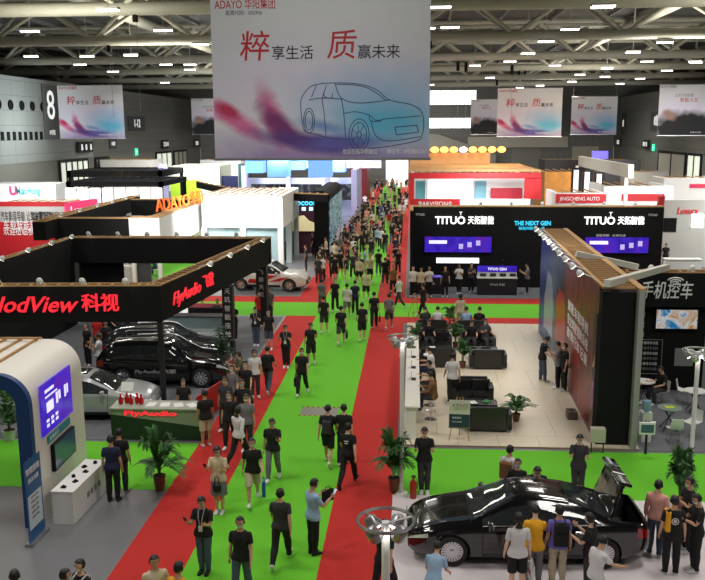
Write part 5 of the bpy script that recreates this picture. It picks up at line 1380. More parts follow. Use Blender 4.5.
def pose_set(key, pose, B_, drop=True):
    P, M, zm = posed(B_, key, pose, drop); N = normals(P, B_.F); d = {}
    d['body'] = make_mesh('body', P, B_.F, B_.mi, (skin, eyem))
    for k in ('tee', 'shirt', 'trousers', 'shorts', 'shoeL', 'shoeR', 'hair', 'long_hair', 'mask'):
        m, off = garment(B_, k); F = [f for f in B_.F if all(m[i] for i in f)]
        used = sorted({i for f in F for i in f}); mp = {v: i for i, v in enumerate(used)}
        Q = P[used]+N[used]*off[used][:, None]
        if k[:4] == 'shoe': Q[:, 2] = np.maximum(Q[:, 2], 0.0)
        d[k] = make_mesh(k, Q, [tuple(mp[i] for i in f) for f in F])
    # dress / skirt
    rings = []; n = 20
    for z, rx, ry in ((1.0, .155, .115), (.9, .185, .14), (.75, .20, .155), (.6, .215, .165), (.5, .225, .17)): rings += [(rx*cos(2*pi*k/n), ry*sin(2*pi*k/n), z) for k in range(n)]
    S = np.array(rings); Wt = np.zeros((len(S), len(BONES))); t = np.clip((.95-S[:, 2])/.15, 0, 1); sx = 1/(1+np.exp(-S[:, 0]/.06))
    Wt[:, BI['pelvis']] = 1-t*.8; Wt[:, BI['thighR']] = t*.8*sx; Wt[:, BI['thighL']] = t*.8*(1-sx)
    Q = apply(S, Wt, M); Q[:, 2] -= zm
    d['skirt'] = make_mesh('skirt', Q, [(i*n+j, i*n+(j+1) % n, (i+1)*n+(j+1) % n, (i+1)*n+j) for i in range(4) for j in range(n)])
    d['M'] = M; d['zm'] = zm
    MESHC[key] = d
SX = lambda a: [('X', a)]
def arm(n_, fwd, elbow, inn=14, twist=0):
    s = 1 if n_ == 'R' else -1     # bring the arm in towards the body, then swing it
    return {'uarm'+n_: [('Y', s*inn), ('Z', -s*twist), ('X', fwd)], 'farm'+n_: [('X', elbow)]}
def P_(*ds, **k):
    r = {}
    for d in ds: r.update(d)
    r.update(k); return r
POSES = {
 'stand': P_(arm('L', 2, 12), arm('R', -3, 10)),
 'stand_relaxed': P_(arm('L', 8, 30), arm('R', 3, 14), chest=[('X', -3)], head=[('X', -8), ('Z', 15)], thighL=[('Y', -3)], thighR=[('Y', 5)]),
 'walk': P_(arm('L', 24, 22), arm('R', -22, 12), thighL=SX(-20), shinL=SX(-18), footL=SX(-14), thighR=SX(24), shinR=SX(-6), footR=SX(0)),
 'walk_other': P_(arm('L', -20, 12), arm('R', 20, 26), thighL=SX(22), shinL=SX(-10), footL=SX(0), thighR=SX(-16), shinR=SX(-24), footR=SX(-10), head=[('X', -6)]),
 'walk_slow': P_(arm('L', 12, 20), arm('R', -10, 12), thighL=SX(-10), shinL=SX(-8), thighR=SX(12), shinR=SX(-4), footL=SX(-6)),
 'phone': P_(arm('L', 25, 95, 16, -25), arm('R', 28, 100, 16, -25), head=SX(-20), thighL=[('Y', -2)], thighR=[('Y', 3)]),
 'phone_walk': P_(arm('L', 30, 90, 14, -20), arm('R', -8, 14), head=SX(-16), thighL=SX(-14), shinL=SX(-12), thighR=SX(16), shinR=SX(-6), footL=SX(-8)),
 'photo': P_(arm('L', 60, 85, 12, -15), arm('R', 62, 85, 12, -15), head=SX(-4)),
 'folded': P_(arm('L', 22, 105, 14, -50), arm('R', 20, 100, 14, -50), head=SX(-8)),
 'reach': P_(arm('L', 10, 25), arm('R', 58, 25, 14), chest=SX(-14), pelvis=[], head=SX(-10), thighR=SX(6)),
 'lean': P_(arm('L', 45, 35, 14), arm('R', 48, 30, 14), pelvis=[('X', -16)], chest=SX(-16), head=SX(8), thighL=SX(16), thighR=SX(18)),
 'sit': P_(arm('L', 30, 60, 12, -15), arm('R', 34, 66, 12, -15), thighL=[('X', 86), ('Z', 6)], shinL=SX(-84), thighR=[('X', 88), ('Z', -6)], shinR=SX(-86), chest=SX(-10), head=SX(-14)),
 'sit_back': P_(arm('L', 20, 40, 12, -10), arm('R', 26, 80, 12, -25), pelvis=[('X', 10)], thighL=[('X', 74), ('Z', 8)], shinL=SX(-80), thighR=[('X', 78), ('Z', -7)], shinR=SX(-70), head=SX(-18)),
}
BODY_HI = {False: prep(.0155, False), True: prep(.0155, True)}
BODY_LO = {False: prep(.030, False), True: prep(.030, True)}
cloth = {}
def cm(name, rgb, r=.85): return mat('cloth_'+name, srgb(*rgb), r, noise=.12, nscale=18)
CL = dict(black=(20, 20, 22), charcoal=(52, 52, 56), grey=(112, 112, 116), white=(214, 214, 214), cream=(206, 190, 160), navy=(26, 32, 64), blue=(60, 90, 150), lightblue=(150, 180, 210), red=(180, 30, 34), pink=(220, 160, 150), yellow=(232, 170, 30), brown=(120, 84, 50), lavender=(120, 110, 200), khaki=(150, 136, 106), denim=(70, 84, 104), olive=(84, 86, 60), beige=(190, 176, 150), green=(50, 120, 70), lime=(190, 210, 40))
CM = {k: cm(k, v) for k, v in CL.items()}
maskm = mat('face_mask', srgb(205, 226, 240), .8); maskw = mat('face_mask_white', srgb(240, 242, 244), .8); brownhair = mat('brown_hair', srgb(60, 38, 26), .5)
SKINS = [skin, mat('skin_tan', srgb(186, 138, 106), .55), mat('skin_pale', srgb(220, 178, 150), .55)]
def setm(o, m):
    o.material_slots[0].link = 'OBJECT'; o.material_slots[0].material = m
PEOPLE = []
def person(label, x, y, face, pose='stand', top='black', sleeve='tee', bottom='charcoal', legs='trousers', fem=False, hair='hair', mask=True, h=1.72, z=0.0, shoes='white', group=None, hi=None, hairmat=None, drop=True, rollx=0):
    """face: heading in degrees, 0 = away from the camera (+Y), 180 = towards it, 90 = left, -90 = right"""
    if hi is None: hi = y < 42
    key = (pose, fem, hi)
    if key not in MESHC: pose_set(key, POSES[pose], (BODY_HI if hi else BODY_LO)[fem], drop)
    d = MESHC[key]
    r = thing('person', label, 'person', (x, y, z), radians(face), group); r.scale = (h/1.72,)*3
    o = link('body', d['body'], r)
    if not hi or random.random() < .5: setm(o, random.choice(SKINS))
    def c(nm, m, part=None): q = link(part or nm, d[nm], r); setm(q, m); return q
    c('tee' if sleeve in ('tee', 'polo') else 'shirt', CM[top], 'short_sleeved_shirt' if sleeve in ('tee', 'polo') else 'long_sleeved_shirt')
    if legs in ('skirt',): c('skirt', CM[bottom])
    else: c(legs, CM[bottom])
    if hi or y < 55:
        for q_ in ('shoeL', 'shoeR'): c(q_, CM['white' if shoes == 'white' else 'black'], 'shoe')
    c(hair, hairmat or hairm, 'hair')
    if mask and hi: c('mask', maskm if random.random() < .6 else maskw, 'face_mask')
    PEOPLE.append((r, key)); r['_k'] = 0; del r['_k']
    return r
def anchor(p, bone, off):
    """world position of a rest-pose point carried by a bone of person p"""
    key = [k for r, k in PEOPLE if r == p][0]; d = MESHC[key]
    v = d['M'][BI[bone]] @ np.array([off[0], off[1], off[2], 1.0]); v = Vector(v[:3]); v.z -= d['zm']
    s = p.scale[0]; return Matrix.Translation(p.location) @ Matrix.Rotation(p.rotation_euler.z, 4, 'Z') @ (v*s)
# ------------------------------------------------------------------ furniture, plants, props
leather = mat('sofa_leather', (.014, .014, .016), .38, coat=.2)
def make_sofa(w=1.45):
    t = thing('sofa', 'sofa', 'sofa'); d = .78
    MB().rbox(0, 0, .17, w, d, .16, .03, 2).build('base', leather, t, True)
    for s in (-1, 1):
        MB().rbox(s*(w/2-.09), 0, .33, .17, d, .5, .045, 3).build('armrest', leather, t, True)
        MB().rbox(s*(w/4-.045), -.05, .34, w/2-.1, d-.2, .16, .045, 3).build('seat_cushion', leather, t, True)
        MB().rbox(s*(w/4-.045), d/2-.24, .56, w/2-.1, .16, .34, .05, 3).build('back_cushion', leather, t, True)
        for y in (-.3, .3): MB().lathe([(.022, 0), (.028, .09)], s*(w/2-.12), y, 0, 8).build('leg', chrome, t)
    MB().rbox(0, d/2-.08, .42, w-.34, .14, .72, .045, 3).build('backrest', leather, t, True)
    return t
def make_lowtable():
    t = thing('coffee_table', 'table', 'table'); MB().rbox(0, 0, .40, 1.15, .6, .05, .015, 2).build('tabletop', mat('table_black', (.015, .015, .017), .2), t, True)
    MB().box(-.5, -.22, .14, .5, .22, .16).build('shelf', MATS['table_black'], t)
    for sx in (-1, 1):
        for sy in (-1, 1): MB().box(sx*.54-.025, sy*.26-.025, 0, sx*.54+.025, sy*.26+.025, .376).build('leg', MATS['table_black'], t)
    return t
sofa = None
for x, y, f, lab in ((2.36, 25.45, 180, 'black leather sofa seen from behind, nearest on the lounge floor'), (2.05, 28.15, 0, 'black leather sofa facing the camera across the nearest coffee table'),
                     (2.95, 32.45, 180, 'black leather sofa seen from behind in the right column, middle of the lounge'), (2.78, 35.1, 0, 'black leather sofa facing the camera in the right column with people on it'), (2.7, 37.6, 180, 'farthest black leather sofa in the right column'),
                     (1.0, 32.6, 180, 'black leather sofa seen from behind in the left column, middle of the lounge'), (.95, 35.1, 0, 'black leather sofa facing the camera in the left column'), (.9, 37.6, 180, 'farthest black leather sofa in the left column')):
    if sofa is None: sofa = make_sofa(); st = snapshot(sofa); o = sofa; o.location = (x, y, LZ); o.rotation_euler = (0, 0, radians(f)); o['label'] = lab; o['group'] = 'black lounge sofas'
    else: dup(st, (x, y, LZ), radians(f), lab, 'black lounge sofas')
lt = None
for x, y, lab in ((2.2, 26.75, 'low black coffee table between the two nearest sofas'), (2.88, 33.75, 'low black coffee table in the right column of sofas'), (.98, 33.85, 'low black coffee table in the left column of sofas')):
    if lt is None: lt = make_lowtable(); ltt = snapshot(lt); o = lt; o.location = (x, y, LZ); o['label'] = lab; o['group'] = 'black coffee tables'
    else: dup(ltt, (x, y, LZ), 0, lab, 'black coffee tables')
for k, (x, y, r) in enumerate(((2.0, 26.7, .3), (2.45, 26.85, -.5))):
    o = MB().box(-.11, -.15, 0, .11, .15, .008).build('magazine', [white, CM['green']][k] if k == 0 else CM['green']); o.location = (x, y, LZ+.4255); o.rotation_euler = (0, 0, r); tag(o, ['white magazine on the nearest coffee table', 'green magazine on the nearest coffee table'][k], 'magazine')
o = MB().box(-.15, -.11, 0, .15, .11, .01).build('leaflet', white); o.location = (.8, 33.8, LZ+.4255); tag(o, 'white leaflet on the left column coffee table', 'leaflet')
# bar along the aisle
t = thing('bar_counter', 'long white bar counter along the aisle edge of the lounge', 'counter', (0, 0, LZ))
MB().box(-.17, 24.4, 0, .14, 33.2, .98).build('counter_body', white, t); MB().box(-.2, 24.35, .98, .26, 33.25, 1.03).build('counter_top', mat('bar_top', srgb(236, 232, 222), .3), t)
for k, (y, lab) in enumerate(((27.2, 'nearest'), (28.6, 'second'), (30.0, 'third'), (31.4, 'farthest'))):
    t = thing('laptop', 'thin dark tablet screen standing on the white bar, %s of four' % lab, 'tablet', (0.02, y, LZ+1.031), 0, 'screens on the white bar')
    MB().box(-.02, -.14, 0, .12, .14, .015).build('keyboard_base', darkmetal, t); MB().box(-.04, -.14, .0155, -.025, .14, .22).build('screen', dark_screen, t)
def make_stool():
    t = thing('bar_stool', 's', 'stool'); MB().lathe([(.17, .66), (.185, .68), (.185, .71), (.16, .73)], n=18).build('seat', white, t, True); MB().lathe([(.2, 0), (.2, .015), (.03, .04), (.022, .66)], n=16).build('pedestal', chrome, t, True)
    MB().tube([(.14*cos(a), .14*sin(a), .28) for a in [2*pi*k/14 for k in range(14)]], .01, 5, closed=True).build('foot_ring', chrome, t); return t
s0 = None
for y, lab in ((26.2, 'white bar stool under the man in brown'), (27.6, 'white bar stool under the seated man in black at the bar'), (29.4, 'white bar stool under the man in white at the bar'), (31.6, 'empty white bar stool farthest along the bar')):
    if s0 is None: s0 = make_stool(); sst = snapshot(s0); o = s0; o.location = (.62, y, LZ); o['label'] = lab; o['group'] = 'white bar stools'
    else: dup(sst, (.62, y, LZ), 0, lab, 'white bar stools')
def easel(loc, rz, label, w=.62, board=True, m=wood):
    t = thing('easel', label, 'easel', loc, rz)
    for s in (-1, 1): MB().tube([(s*.3, 0, 0), (s*.08, .1, 1.35)], .017, 6).build('leg', m, t)
    MB().tube([(0, .48, 0), (0, .1, 1.33)], .017, 6).build('leg', m, t); MB().box(-.32, -.03, .4, .32, .02, .43).build('ledge', m, t)
    if board:
        b = MB(); M = Matrix.Translation((0, -.03, .435)) @ Matrix.Rotation(radians(-7), 4, 'X')
        b.m(0).box(-w/2, -.012, 0, w/2, .012, .82, M); b.m(1).box(-w/2+.005, -.016, .005, w/2-.005, -.0125, .40, M)
        bo = b.build('notice_board', [mat('board_cream', srgb(206, 204, 188), .6), mat('board_teal', srgb(40, 62, 74), .5)], t)
        text('会员休息区', .1, ink, bo, (-.22, -.03, 1.12), (radians(83), 0, 0)); text('休息洽谈', .07, ink_white, bo, (-.22, -.06, .74), (radians(83), 0, 0)); text('WELCOME', .06, ink_white, bo, (-.22, -.065, .62), (radians(83), 0, 0))
    return t
g = G(459, 441, LZ); easel((g.x, g.y, LZ), radians(-4), 'wooden easel with a cream and teal notice board on the lounge floor')
g = G(416, 320); easel((g.x, g.y, 0), radians(60), 'bare wooden easel at the far left corner of the lounge', board=False)

# potted plants
leaf = mat('leaf_green', srgb(42, 92, 34), .5, noise=.35, nscale=3); leaf2 = mat('leaf_dark_green', srgb(26, 62, 28), .5, noise=.35, nscale=3); potm = mat('pot_brown', srgb(110, 62, 44), .45); potw = mat('pot_white', srgb(200, 200, 196), .4); soil = mat('soil', (.03, .02, .012), .95)
def plant(label, x, y, z, h=1.5, n=14, spread=.6, kind='palm', pot=potm, pr=.15, ph=.26, seed=1, m=None, name='potted_palm'):
    t = thing(name, label, 'potted plant', (x, y, z)); R_ = random.Random(seed); m = m or leaf
    p_ = MB().lathe([(pr*.75, 0), (pr*.98, ph*.9), (pr*1.08, ph*.92), (pr*1.08, ph), (pr*.92, ph), (pr*.9, ph-.03)], n=16).build('pot', pot, t, True)
    MB().lathe([(pr*.9, ph-.035), (pr*.88, ph-.015)], n=14).build('soil', soil, t)
    st = MB()
    for k in range(4): st.tube([(.02*cos(k*1.6), .02*sin(k*1.6), ph-.03), (.05*cos(k*1.6), .05*sin(k*1.6), ph+h*.35)], .012, 5)
    st.build('stem', mat('stem_green', srgb(86, 92, 46), .7), t)
    for k in range(n):
        a = 2.4*k+R_.uniform(-.3, .3); el = R_.uniform(.25, 1.0) if kind == 'palm' else R_.uniform(.1, 1.0)
        L_ = (h-ph)*R_.uniform(.75, 1.0)*(1 if kind == 'palm' else .8); out = spread*(1-el*.65)*R_.uniform(.8, 1.1)
        base = Vector((.03*cos(a), .03*sin(a), ph+(h-ph)*(.1 if kind == 'palm' else R_.uniform(.05, .45)))); b = MB(); pts = []
        for i in range(9):
            u = i/8; rr = out*(u**1.3)*1.1; zz = L_*el*(sin(u*pi*.62))*1.05-(out*.35*u**3 if kind == 'palm' else 0)
            pts.append(base+Vector((rr*cos(a), rr*sin(a), zz)))
        b.tube(pts, [.006]*8+[.002], 4)
        side = Vector((-sin(a), cos(a), 0))
        if kind == 'palm':
            for i in range(2, 9):
                for s in (-1, 1):
                    for q in (0, .33, .66):
                        p = pts[i].lerp(pts[i-1], q); fw = (pts[i]-pts[i-1]).normalized(); ll = .26*h/1.5*(1-abs(i-4.5)/7)
                        tip = p+side*s*ll*.75+fw*ll*.6+Vector((0, 0, -.08*ll)); mid = p.lerp(tip, .45); w_ = fw*.03
                        b.add([p, mid+w_, tip, mid-w_, mid+Vector((0, 0, .004))], [(0, 1, 4), (1, 2, 4), (2, 3, 4), (3, 0, 4)])
        else:
            for i in range(1, 9):
                for s in (-1, 1):
                    p = pts[i]; fw = (pts[i]-pts[i-1]).normalized(); ll = .17*R_.uniform(.8, 1.2); tip = p+side*s*ll+fw*ll*.5; mid = p.lerp(tip, .5); w_ = fw*.045
                    b.add([p, mid+w_, tip, mid-w_, mid+Vector((0, 0, .015))], [(0, 1, 4), (1, 2, 4), (2, 3, 4), (3, 0, 4)])
        b.build('frond' if kind == 'palm' else 'leafy_branch', m, t)
    return t
g = G(160, 490); plant('potted palm with arching fronds on the green carpet by the olive desk', g.x, g.y, .012, 1.55, 22, .95, seed=3, pr=.16, ph=.4)
g = G(394, 492); plant('potted palm beside the white lamp post at the aisle corner', g.x, g.y, LZ, 1.6, 24, .7, seed=5, ph=.35)
g = G(679, 512, .05); plant('tall slim potted palm by the group at the right edge', g.x, g.y-.0, LZ, 1.75, 22, .34, seed=8, pr=.17, ph=.34)
g = G(10, 440); plant('bushy green plant in a white pot left of the screen tower', g.x, g.y, 0.012, 1.45, 16, .6, 'bush', potw, .2, .32, seed=9, name='potted_shrub')
g = G(240, 372); plant('dark leafy shrub at the aisle corner of the black booth', g.x-.6, g.y, .012, 1.6, 18, .7, 'bush', potw, .18, .3, seed=10, m=leaf2, name='potted_shrub')
g = G(516, 421, LZ); plant('small potted plant right of the nearest sofas', g.x, g.y, LZ, .85, 12, .55, 'bush', potm, .13, .25, seed=11, name='potted_plant')
g = G(464, 371, LZ); plant('potted plant between the two middle sofas', 1.98, 32.3, LZ, 1.05, 12, .35, 'bush', potm, .13, .25, seed=12, name='potted_plant')
plant('potted plant between the two columns near the far sofas', 1.85, 35.4, LZ, 1.35, 14, .4, 'bush', potm, .13, .25, seed=13, name='potted_plant')
plant('potted plant behind the farthest sofas beside the standing woman', 1.75, 38.9, LZ, 1.25, 12, .4, 'bush', potm, .13, .25, seed=14, name='potted_plant')
plant('small potted plant at the far end of the white bar', .15, 36.4, LZ, .9, 10, .4, 'bush', potw, .12, .22, seed=15, name='potted_plant')
# lamp posts
def lamp_post(label, x, y, h=4.15, z=0.0):
    t = thing('lamp_post', label, 'lamp post', (x, y, z))
    MB().lathe([(.16, 0), (.16, .02), (.055, .03), (.055, h)], n=14).build('pole', white, t, True)
    R_ = .38
    MB().tube([(R_*cos(a), R_*sin(a), h+.02) for a in [2*pi*k/24 for k in range(24)]], .022, 6, closed=True).build('ring', steel, t, True)
    b = MB()
    for k in range(3):
        a = 2*pi*k/3+.4; b.tube([(0, 0, h-.02), (R_*cos(a), R_*sin(a), h+.02)], .016, 5)
    b.build('ring_spokes', steel, t)
    for k in range(4):
        a = 2*pi*k/4+.9; M = Matrix.Translation((.25*cos(a), .25*sin(a), h-.08)) @ Matrix.Rotation(a, 4, 'Z') @ Matrix.Rotation(radians(40), 4, 'Y')
        b = MB(); b.lathe([(.03, .1), (.09, .06), (.11, -.08), (.1, -.1)], n=12, M=M); hd = b.build('lamp_head', steel, t, True)
        g_ = MB(); g_.lathe([(.085, -.101), (.085, -.108)], n=12, M=M); g_.build('lamp_lens', lampglow, hd)
    return t
g = G(402, 500); lamp_post('white lamp post with ring of floodlights beside the potted palm', -.24, 20.6+.0, 4.1, .0)
lamp_post('white lamp post with ring of floodlights at the bottom of the view', -.33, 10.6, 4.05)
g = G(688, 493); lamp_post('white lamp post with ring of floodlights near the right edge', g.x, 21.0, 3.75, .0)
# fire extinguisher
t = thing('fire_extinguisher', 'small red fire extinguisher at the foot of the aisle corner palm', 'fire extinguisher', (.06, 20.2, LZ)); MB().lathe([(.08, 0), (.085, .04), (.085, .42), (.03, .5), (.02, .56)], n=14).build('cylinder', mat('extinguisher_red', srgb(150, 40, 26), .35), t, True); MB().box(-.05, -.02, .56, .06, .02, .6).build('handle', blackplastic, t); MB().tube([(.02, 0, .56), (.1, 0, .5), (.1, 0, .25)], .012, 5).build('hose', blackplastic, t)
# floor hatch
t = thing('floor_hatch', 'grey floor hatch with a striped rim set in the green aisle', 'floor hatch', (-3.05, 26.9, .0065)); MB().box(-.62, -.4, 0, .62, .4, .004).build('hatch_plate', mat('hatch_grey', srgb(134, 132, 124), .6, noise=.2, nscale=30), t)
b = MB()
for k in range(15):
    b.m(k % 2)
    for y in (-.45, .41): b.box(-.66+k*.088, y, 0, -.66+(k+1)*.088, y+.04, .005)
b.build('striped_rim', [blackm, CM['yellow']], t)
# water dispenser
t = thing('water_dispenser', 'white water dispenser with a pale blue bottle behind the black pillar', 'water dispenser', (6.98, 24.75, .012)); MB().rbox(0, 0, .45, .3, .3, .9, .03, 2).build('cabinet', white, t, True); MB().lathe([(.06, .9), (.13, .97), (.135, 1.2), (.12, 1.25)], n=16).build('bottle', mat('water_blue', srgb(150, 190, 210), .1, alpha=.7), t, True)
MB().box(-.06, -.19, .62, -.03, -.15, .68).build('tap', mat('tap_blue', srgb(30, 60, 180), .4), t); MB().box(.03, -.19, .62, .06, -.15, .68).build('tap', glow_red if 0 else mat('tap_red', srgb(190, 30, 30), .4), t)
# bistro chairs and tables
shell = mat('chair_shell', srgb(220, 222, 218), .4)
def make_chair():
    t = thing('bistro_chair', 'c', 'chair')
    prof = [(-.21, .43), (-.1, .42), (.05, .43), (.16, .47), (.2, .56), (.22, .68), (.235, .80)]
    b = MB(); rings = []
    for j, (y, z) in enumerate(prof):
        w_ = .21 if j < 4 else .205-.012*(j-3); up = .03 if j < 5 else .0
        rings.append([(w_*u, y-(.03*abs(u)**2 if j > 3 else 0), z+up*abs(u)**3) for u in (-1, -.6, -.2, .2, .6, 1)]+[(w_*u, y-(.03*abs(u)**2 if j > 3 else 0)+(.012 if j > 3 else 0), z+up*abs(u)**3-(.014 if j <= 3 else .004)) for u in (1, .6, .2, -.2, -.6, -1)])
    b.loft(rings[:4]); b.build('seat', shell, t, True); c_ = MB(); c_.loft(rings[3:]); c_.build('backrest', shell, t, True)
    for sx in (-1, 1):
        for sy in (-1, 1): MB().tube([(sx*.13, sy*.12, .415), (sx*.2, sy*.2, 0)], .012, 6).build('leg', chrome, t)
    return t
ch = None
for x, y, f, lab, in ((643, 437, 60, 'white chair left of the crossed leg table'), (674, 443, 180, 'cream white chair nearest the potted palm, its back to the camera'), (692, 436, -60, 'white chair right of the crossed leg table by the lamp post'), (682, 403, 70, 'white chair in the middle of the grey carpet'), (697, 388, -30, 'white chair at the right edge near the black wall')):
    g = G(x, y); 
    if ch is None: ch = make_chair(); cht = snapshot(ch); o = ch; o.location = (g.x+.1, g.y, .013); o.rotation_euler = (0, 0, radians(f)); o['label'] = lab; o['group'] = 'white bistro chairs'
    else: dup(cht, (g.x, g.y, .013), radians(f), lab, 'white bistro chairs')
ys = (25.05, 28.6)
chs1 = dup(cht, (8.45, 28.35, .013), radians(-70), 'white chair under the seated person in black', 'white bistro chairs'); chs2 = dup(cht, (7.35, 28.55, .013), radians(75), 'white chair under the seated person in a lime vest', 'white bistro chairs')
def xtable(label, x, y, topm):
    t = thing('round_table', label, 'table', (x, y, .013)); MB().lathe([(.001, .70), (.36, .70), (.365, .715), (.36, .73), (.001, .73)], n=28).build('tabletop', topm, t, True)
    for a in (pi/4, 3*pi/4):
        for s in (-1, 1): MB().tube([(s*.3*cos(a), s*.3*sin(a), 0), (-s*.22*cos(a), -s*.22*sin(a), .699)], .016, 6).build('leg', darkmetal, t)
    return t
g = G(668, 430); xtable('round glass table on crossed black legs with a yellow leaflet', g.x, g.y, mat('table_glass', srgb(150, 170, 160), .08, alpha=.75))
o = MB().box(-.14, -.1, 0, .14, .1, .006).build('leaflet', CM['lime']); o.location = (g.x, g.y, .745); tag(o, 'yellow green leaflet on the crossed leg glass table', 'leaflet')
xtable('round white table between the two seated people by the black wall', 7.92, 28.55, white)
xtable('round white table at the right edge by the lamp post', G(694, 412).x, G(694, 412).y, white)
t = thing('tool_case', 'small brown grey case on the floor by the red wall graphic', 'case', (5.15, 26.6, LZ)); MB().rbox(0, 0, .12, .32, .45, .24, .03, 2).build('case_body', mat('case_brown', srgb(90, 80, 70), .6), t, True); MB().tube([(0, -.1, .24), (0, -.08, .29), (0, .08, .29), (0, .1, .24)], .012, 5).build('handle', blackplastic, t)

def AN(c): c = {'lightblue': 'light blue', 'denim': 'faded blue'}.get(c, c); return ('an ' if c[0] in 'aeiou' else 'a ')+c
# ------------------------------------------------------------------ the people
def HG(px, py, h=1.72):          # ground position of a person whose head top shows at this pixel
    return G(px, py, h)
def pp(label, foot, face, pose='stand', z=0.0, head=False, **k):
    g = HG(foot[0], foot[1], k.get('h', 1.72)+z) if head else G(foot[0], foot[1], z)
    return person(label, g.x, g.y+(.0 if head else .08), face, pose, z=z, **k)
c0 = .007
A = {}
A['lanyard'] = pp('woman in black shirt and grey jeans wearing a long white lanyard', (204, 574), 172, 'phone', c0, fem=True, bottom='denim', shoes='black')
A['bluebag'] = pp('man in black shirt and dark jeans at the bottom edge of the green carpet', (240, 519), 176, 'walk_slow', c0, head=True, bottom='denim')
pp('person in a cream shirt whose head shows at the bottom edge', (154, 556), -150, 'stand', c0, head=True, top='cream', mask=False)
pp('person in a yellow shirt whose head shows at the bottom edge', (178, 563), -20, 'stand', c0, head=True, top='yellow')
pp('dark haired person at the very bottom left corner of the view', (14, 571), 20, 'stand', 0, head=True, top='navy')
pp('dark haired person at the bottom edge below the blue roll-up banner', (64, 570), -60, 'stand', 0, head=True, top='charcoal')
A['strap'] = pp('person with white shoulder straps at the bottom left edge', (80, 560), 150, 'stand', 0, head=True, top='black')
A['beige'] = pp('woman in beige top and grey skirt holding a phone on the red carpet edge', (219, 514), 178, 'phone', c0, fem=True, top='cream', legs='skirt', bottom='grey', hair='long_hair')
A['khaki'] = pp('man in black shirt and khaki shorts walking with a bright blue bag', (253, 505), 190, 'walk', c0, bottom='beige', legs='shorts')
A['greypants'] = pp('man in black shirt and grey trousers looking at his phone on the green carpet', (273, 482), 178, 'phone_walk', c0, bottom='grey')
A['greyshirt'] = pp('man in dark grey shirt and black trousers walking away in the foreground', (281, 566), -4, 'walk', c0, top='charcoal', bottom='black', mask=False)
A['lightblue'] = pp('man in light blue shirt and black trousers checking a phone near the red edge', (313, 556), -50, 'phone', c0, top='lightblue', bottom='black', h=1.75, shoes='black')
A['shorts'] = pp('man in black shirt and black shorts walking away beside the red carpet', (328, 465), -6, 'walk_other', c0, bottom='black', legs='shorts', mask=False)
pp('man in black shirt walking behind the man in a printed black shirt', (344, 466), -4, 'walk_slow', c0, bottom='black', mask=False)
A['printed'] = pp('man in black with a white back print on the right red carpet', (348, 487), -14, 'walk', c0, bottom='black', mask=False, shoes='black')
A['desk'] = pp('man in black shirt and beige shorts standing at the olive desk', (206, 447), 30, 'stand', c0, bottom='beige', legs='shorts', mask=False)
A['staff'] = person('assistant in black sitting low behind the olive desk', -7.1, 25.05, 190, 'stand', z=.013, h=1.6)
A['blackdress'] = pp('woman in a long black outfit walking past the olive desk', (230, 450), 175, 'walk_slow', c0, fem=True, bottom='black', legs='trousers', hair='long_hair')
A['blouse'] = pp('woman in a white blouse and black trousers at the edge of the green carpet', (239, 467), -30, 'walk', c0, fem=True, top='white', sleeve='shirt', bottom='black', hair='long_hair')
pp('person in a grey shirt just behind the woman in the white blouse', (247, 452), 178, 'stand', c0, top='grey')
pp('person in a black shirt with crossed bag strap in the booth corner crowd', (243, 434), 185, 'walk', c0)
L_ = [((226, 432), 'charcoal', 'walk_slow', 170, 'walking close to the olive desk'), ((233, 417), 'grey', 'stand', 150, 'under the black booth corner'), ((246, 412), 'black', 'walk', 175, 'walking next to the shrub'),
      ((255, 398), 'white', 'stand', 200, 'in the crowd by the shrub'), ((268, 394), 'black', 'walk_other', -8, 'with a dark backpack beside the shrub'), ((240, 400), 'olive', 'phone', 120, 'on the red carpet beside the shrub'),
      ((256, 346), 'black', 'phone', 180, 'waiting on the left red carpet by the crossing'), ((269, 350), 'black', 'stand', 170, 'standing beside another in black near the cross aisle'),
      ((258, 327), 'red', 'stand', -100, 'at the cross aisle behind the pair in black'), ((270, 322), 'grey', 'stand_relaxed', 160, 'on the green cross carpet left of the aisle')]
for i, (f, c_, ps, fa, w_) in enumerate(L_):
    A['L%d' % i] = pp('visitor in %s shirt %s' % (AN(c_), w_), f, fa, ps, c0, top=c_, bottom=random.choice(['black', 'charcoal', 'denim']), legs='shorts' if i in (7,) else 'trousers', fem=i in (5, 3), hair='long_hair' if i in (5, 3) else 'hair')
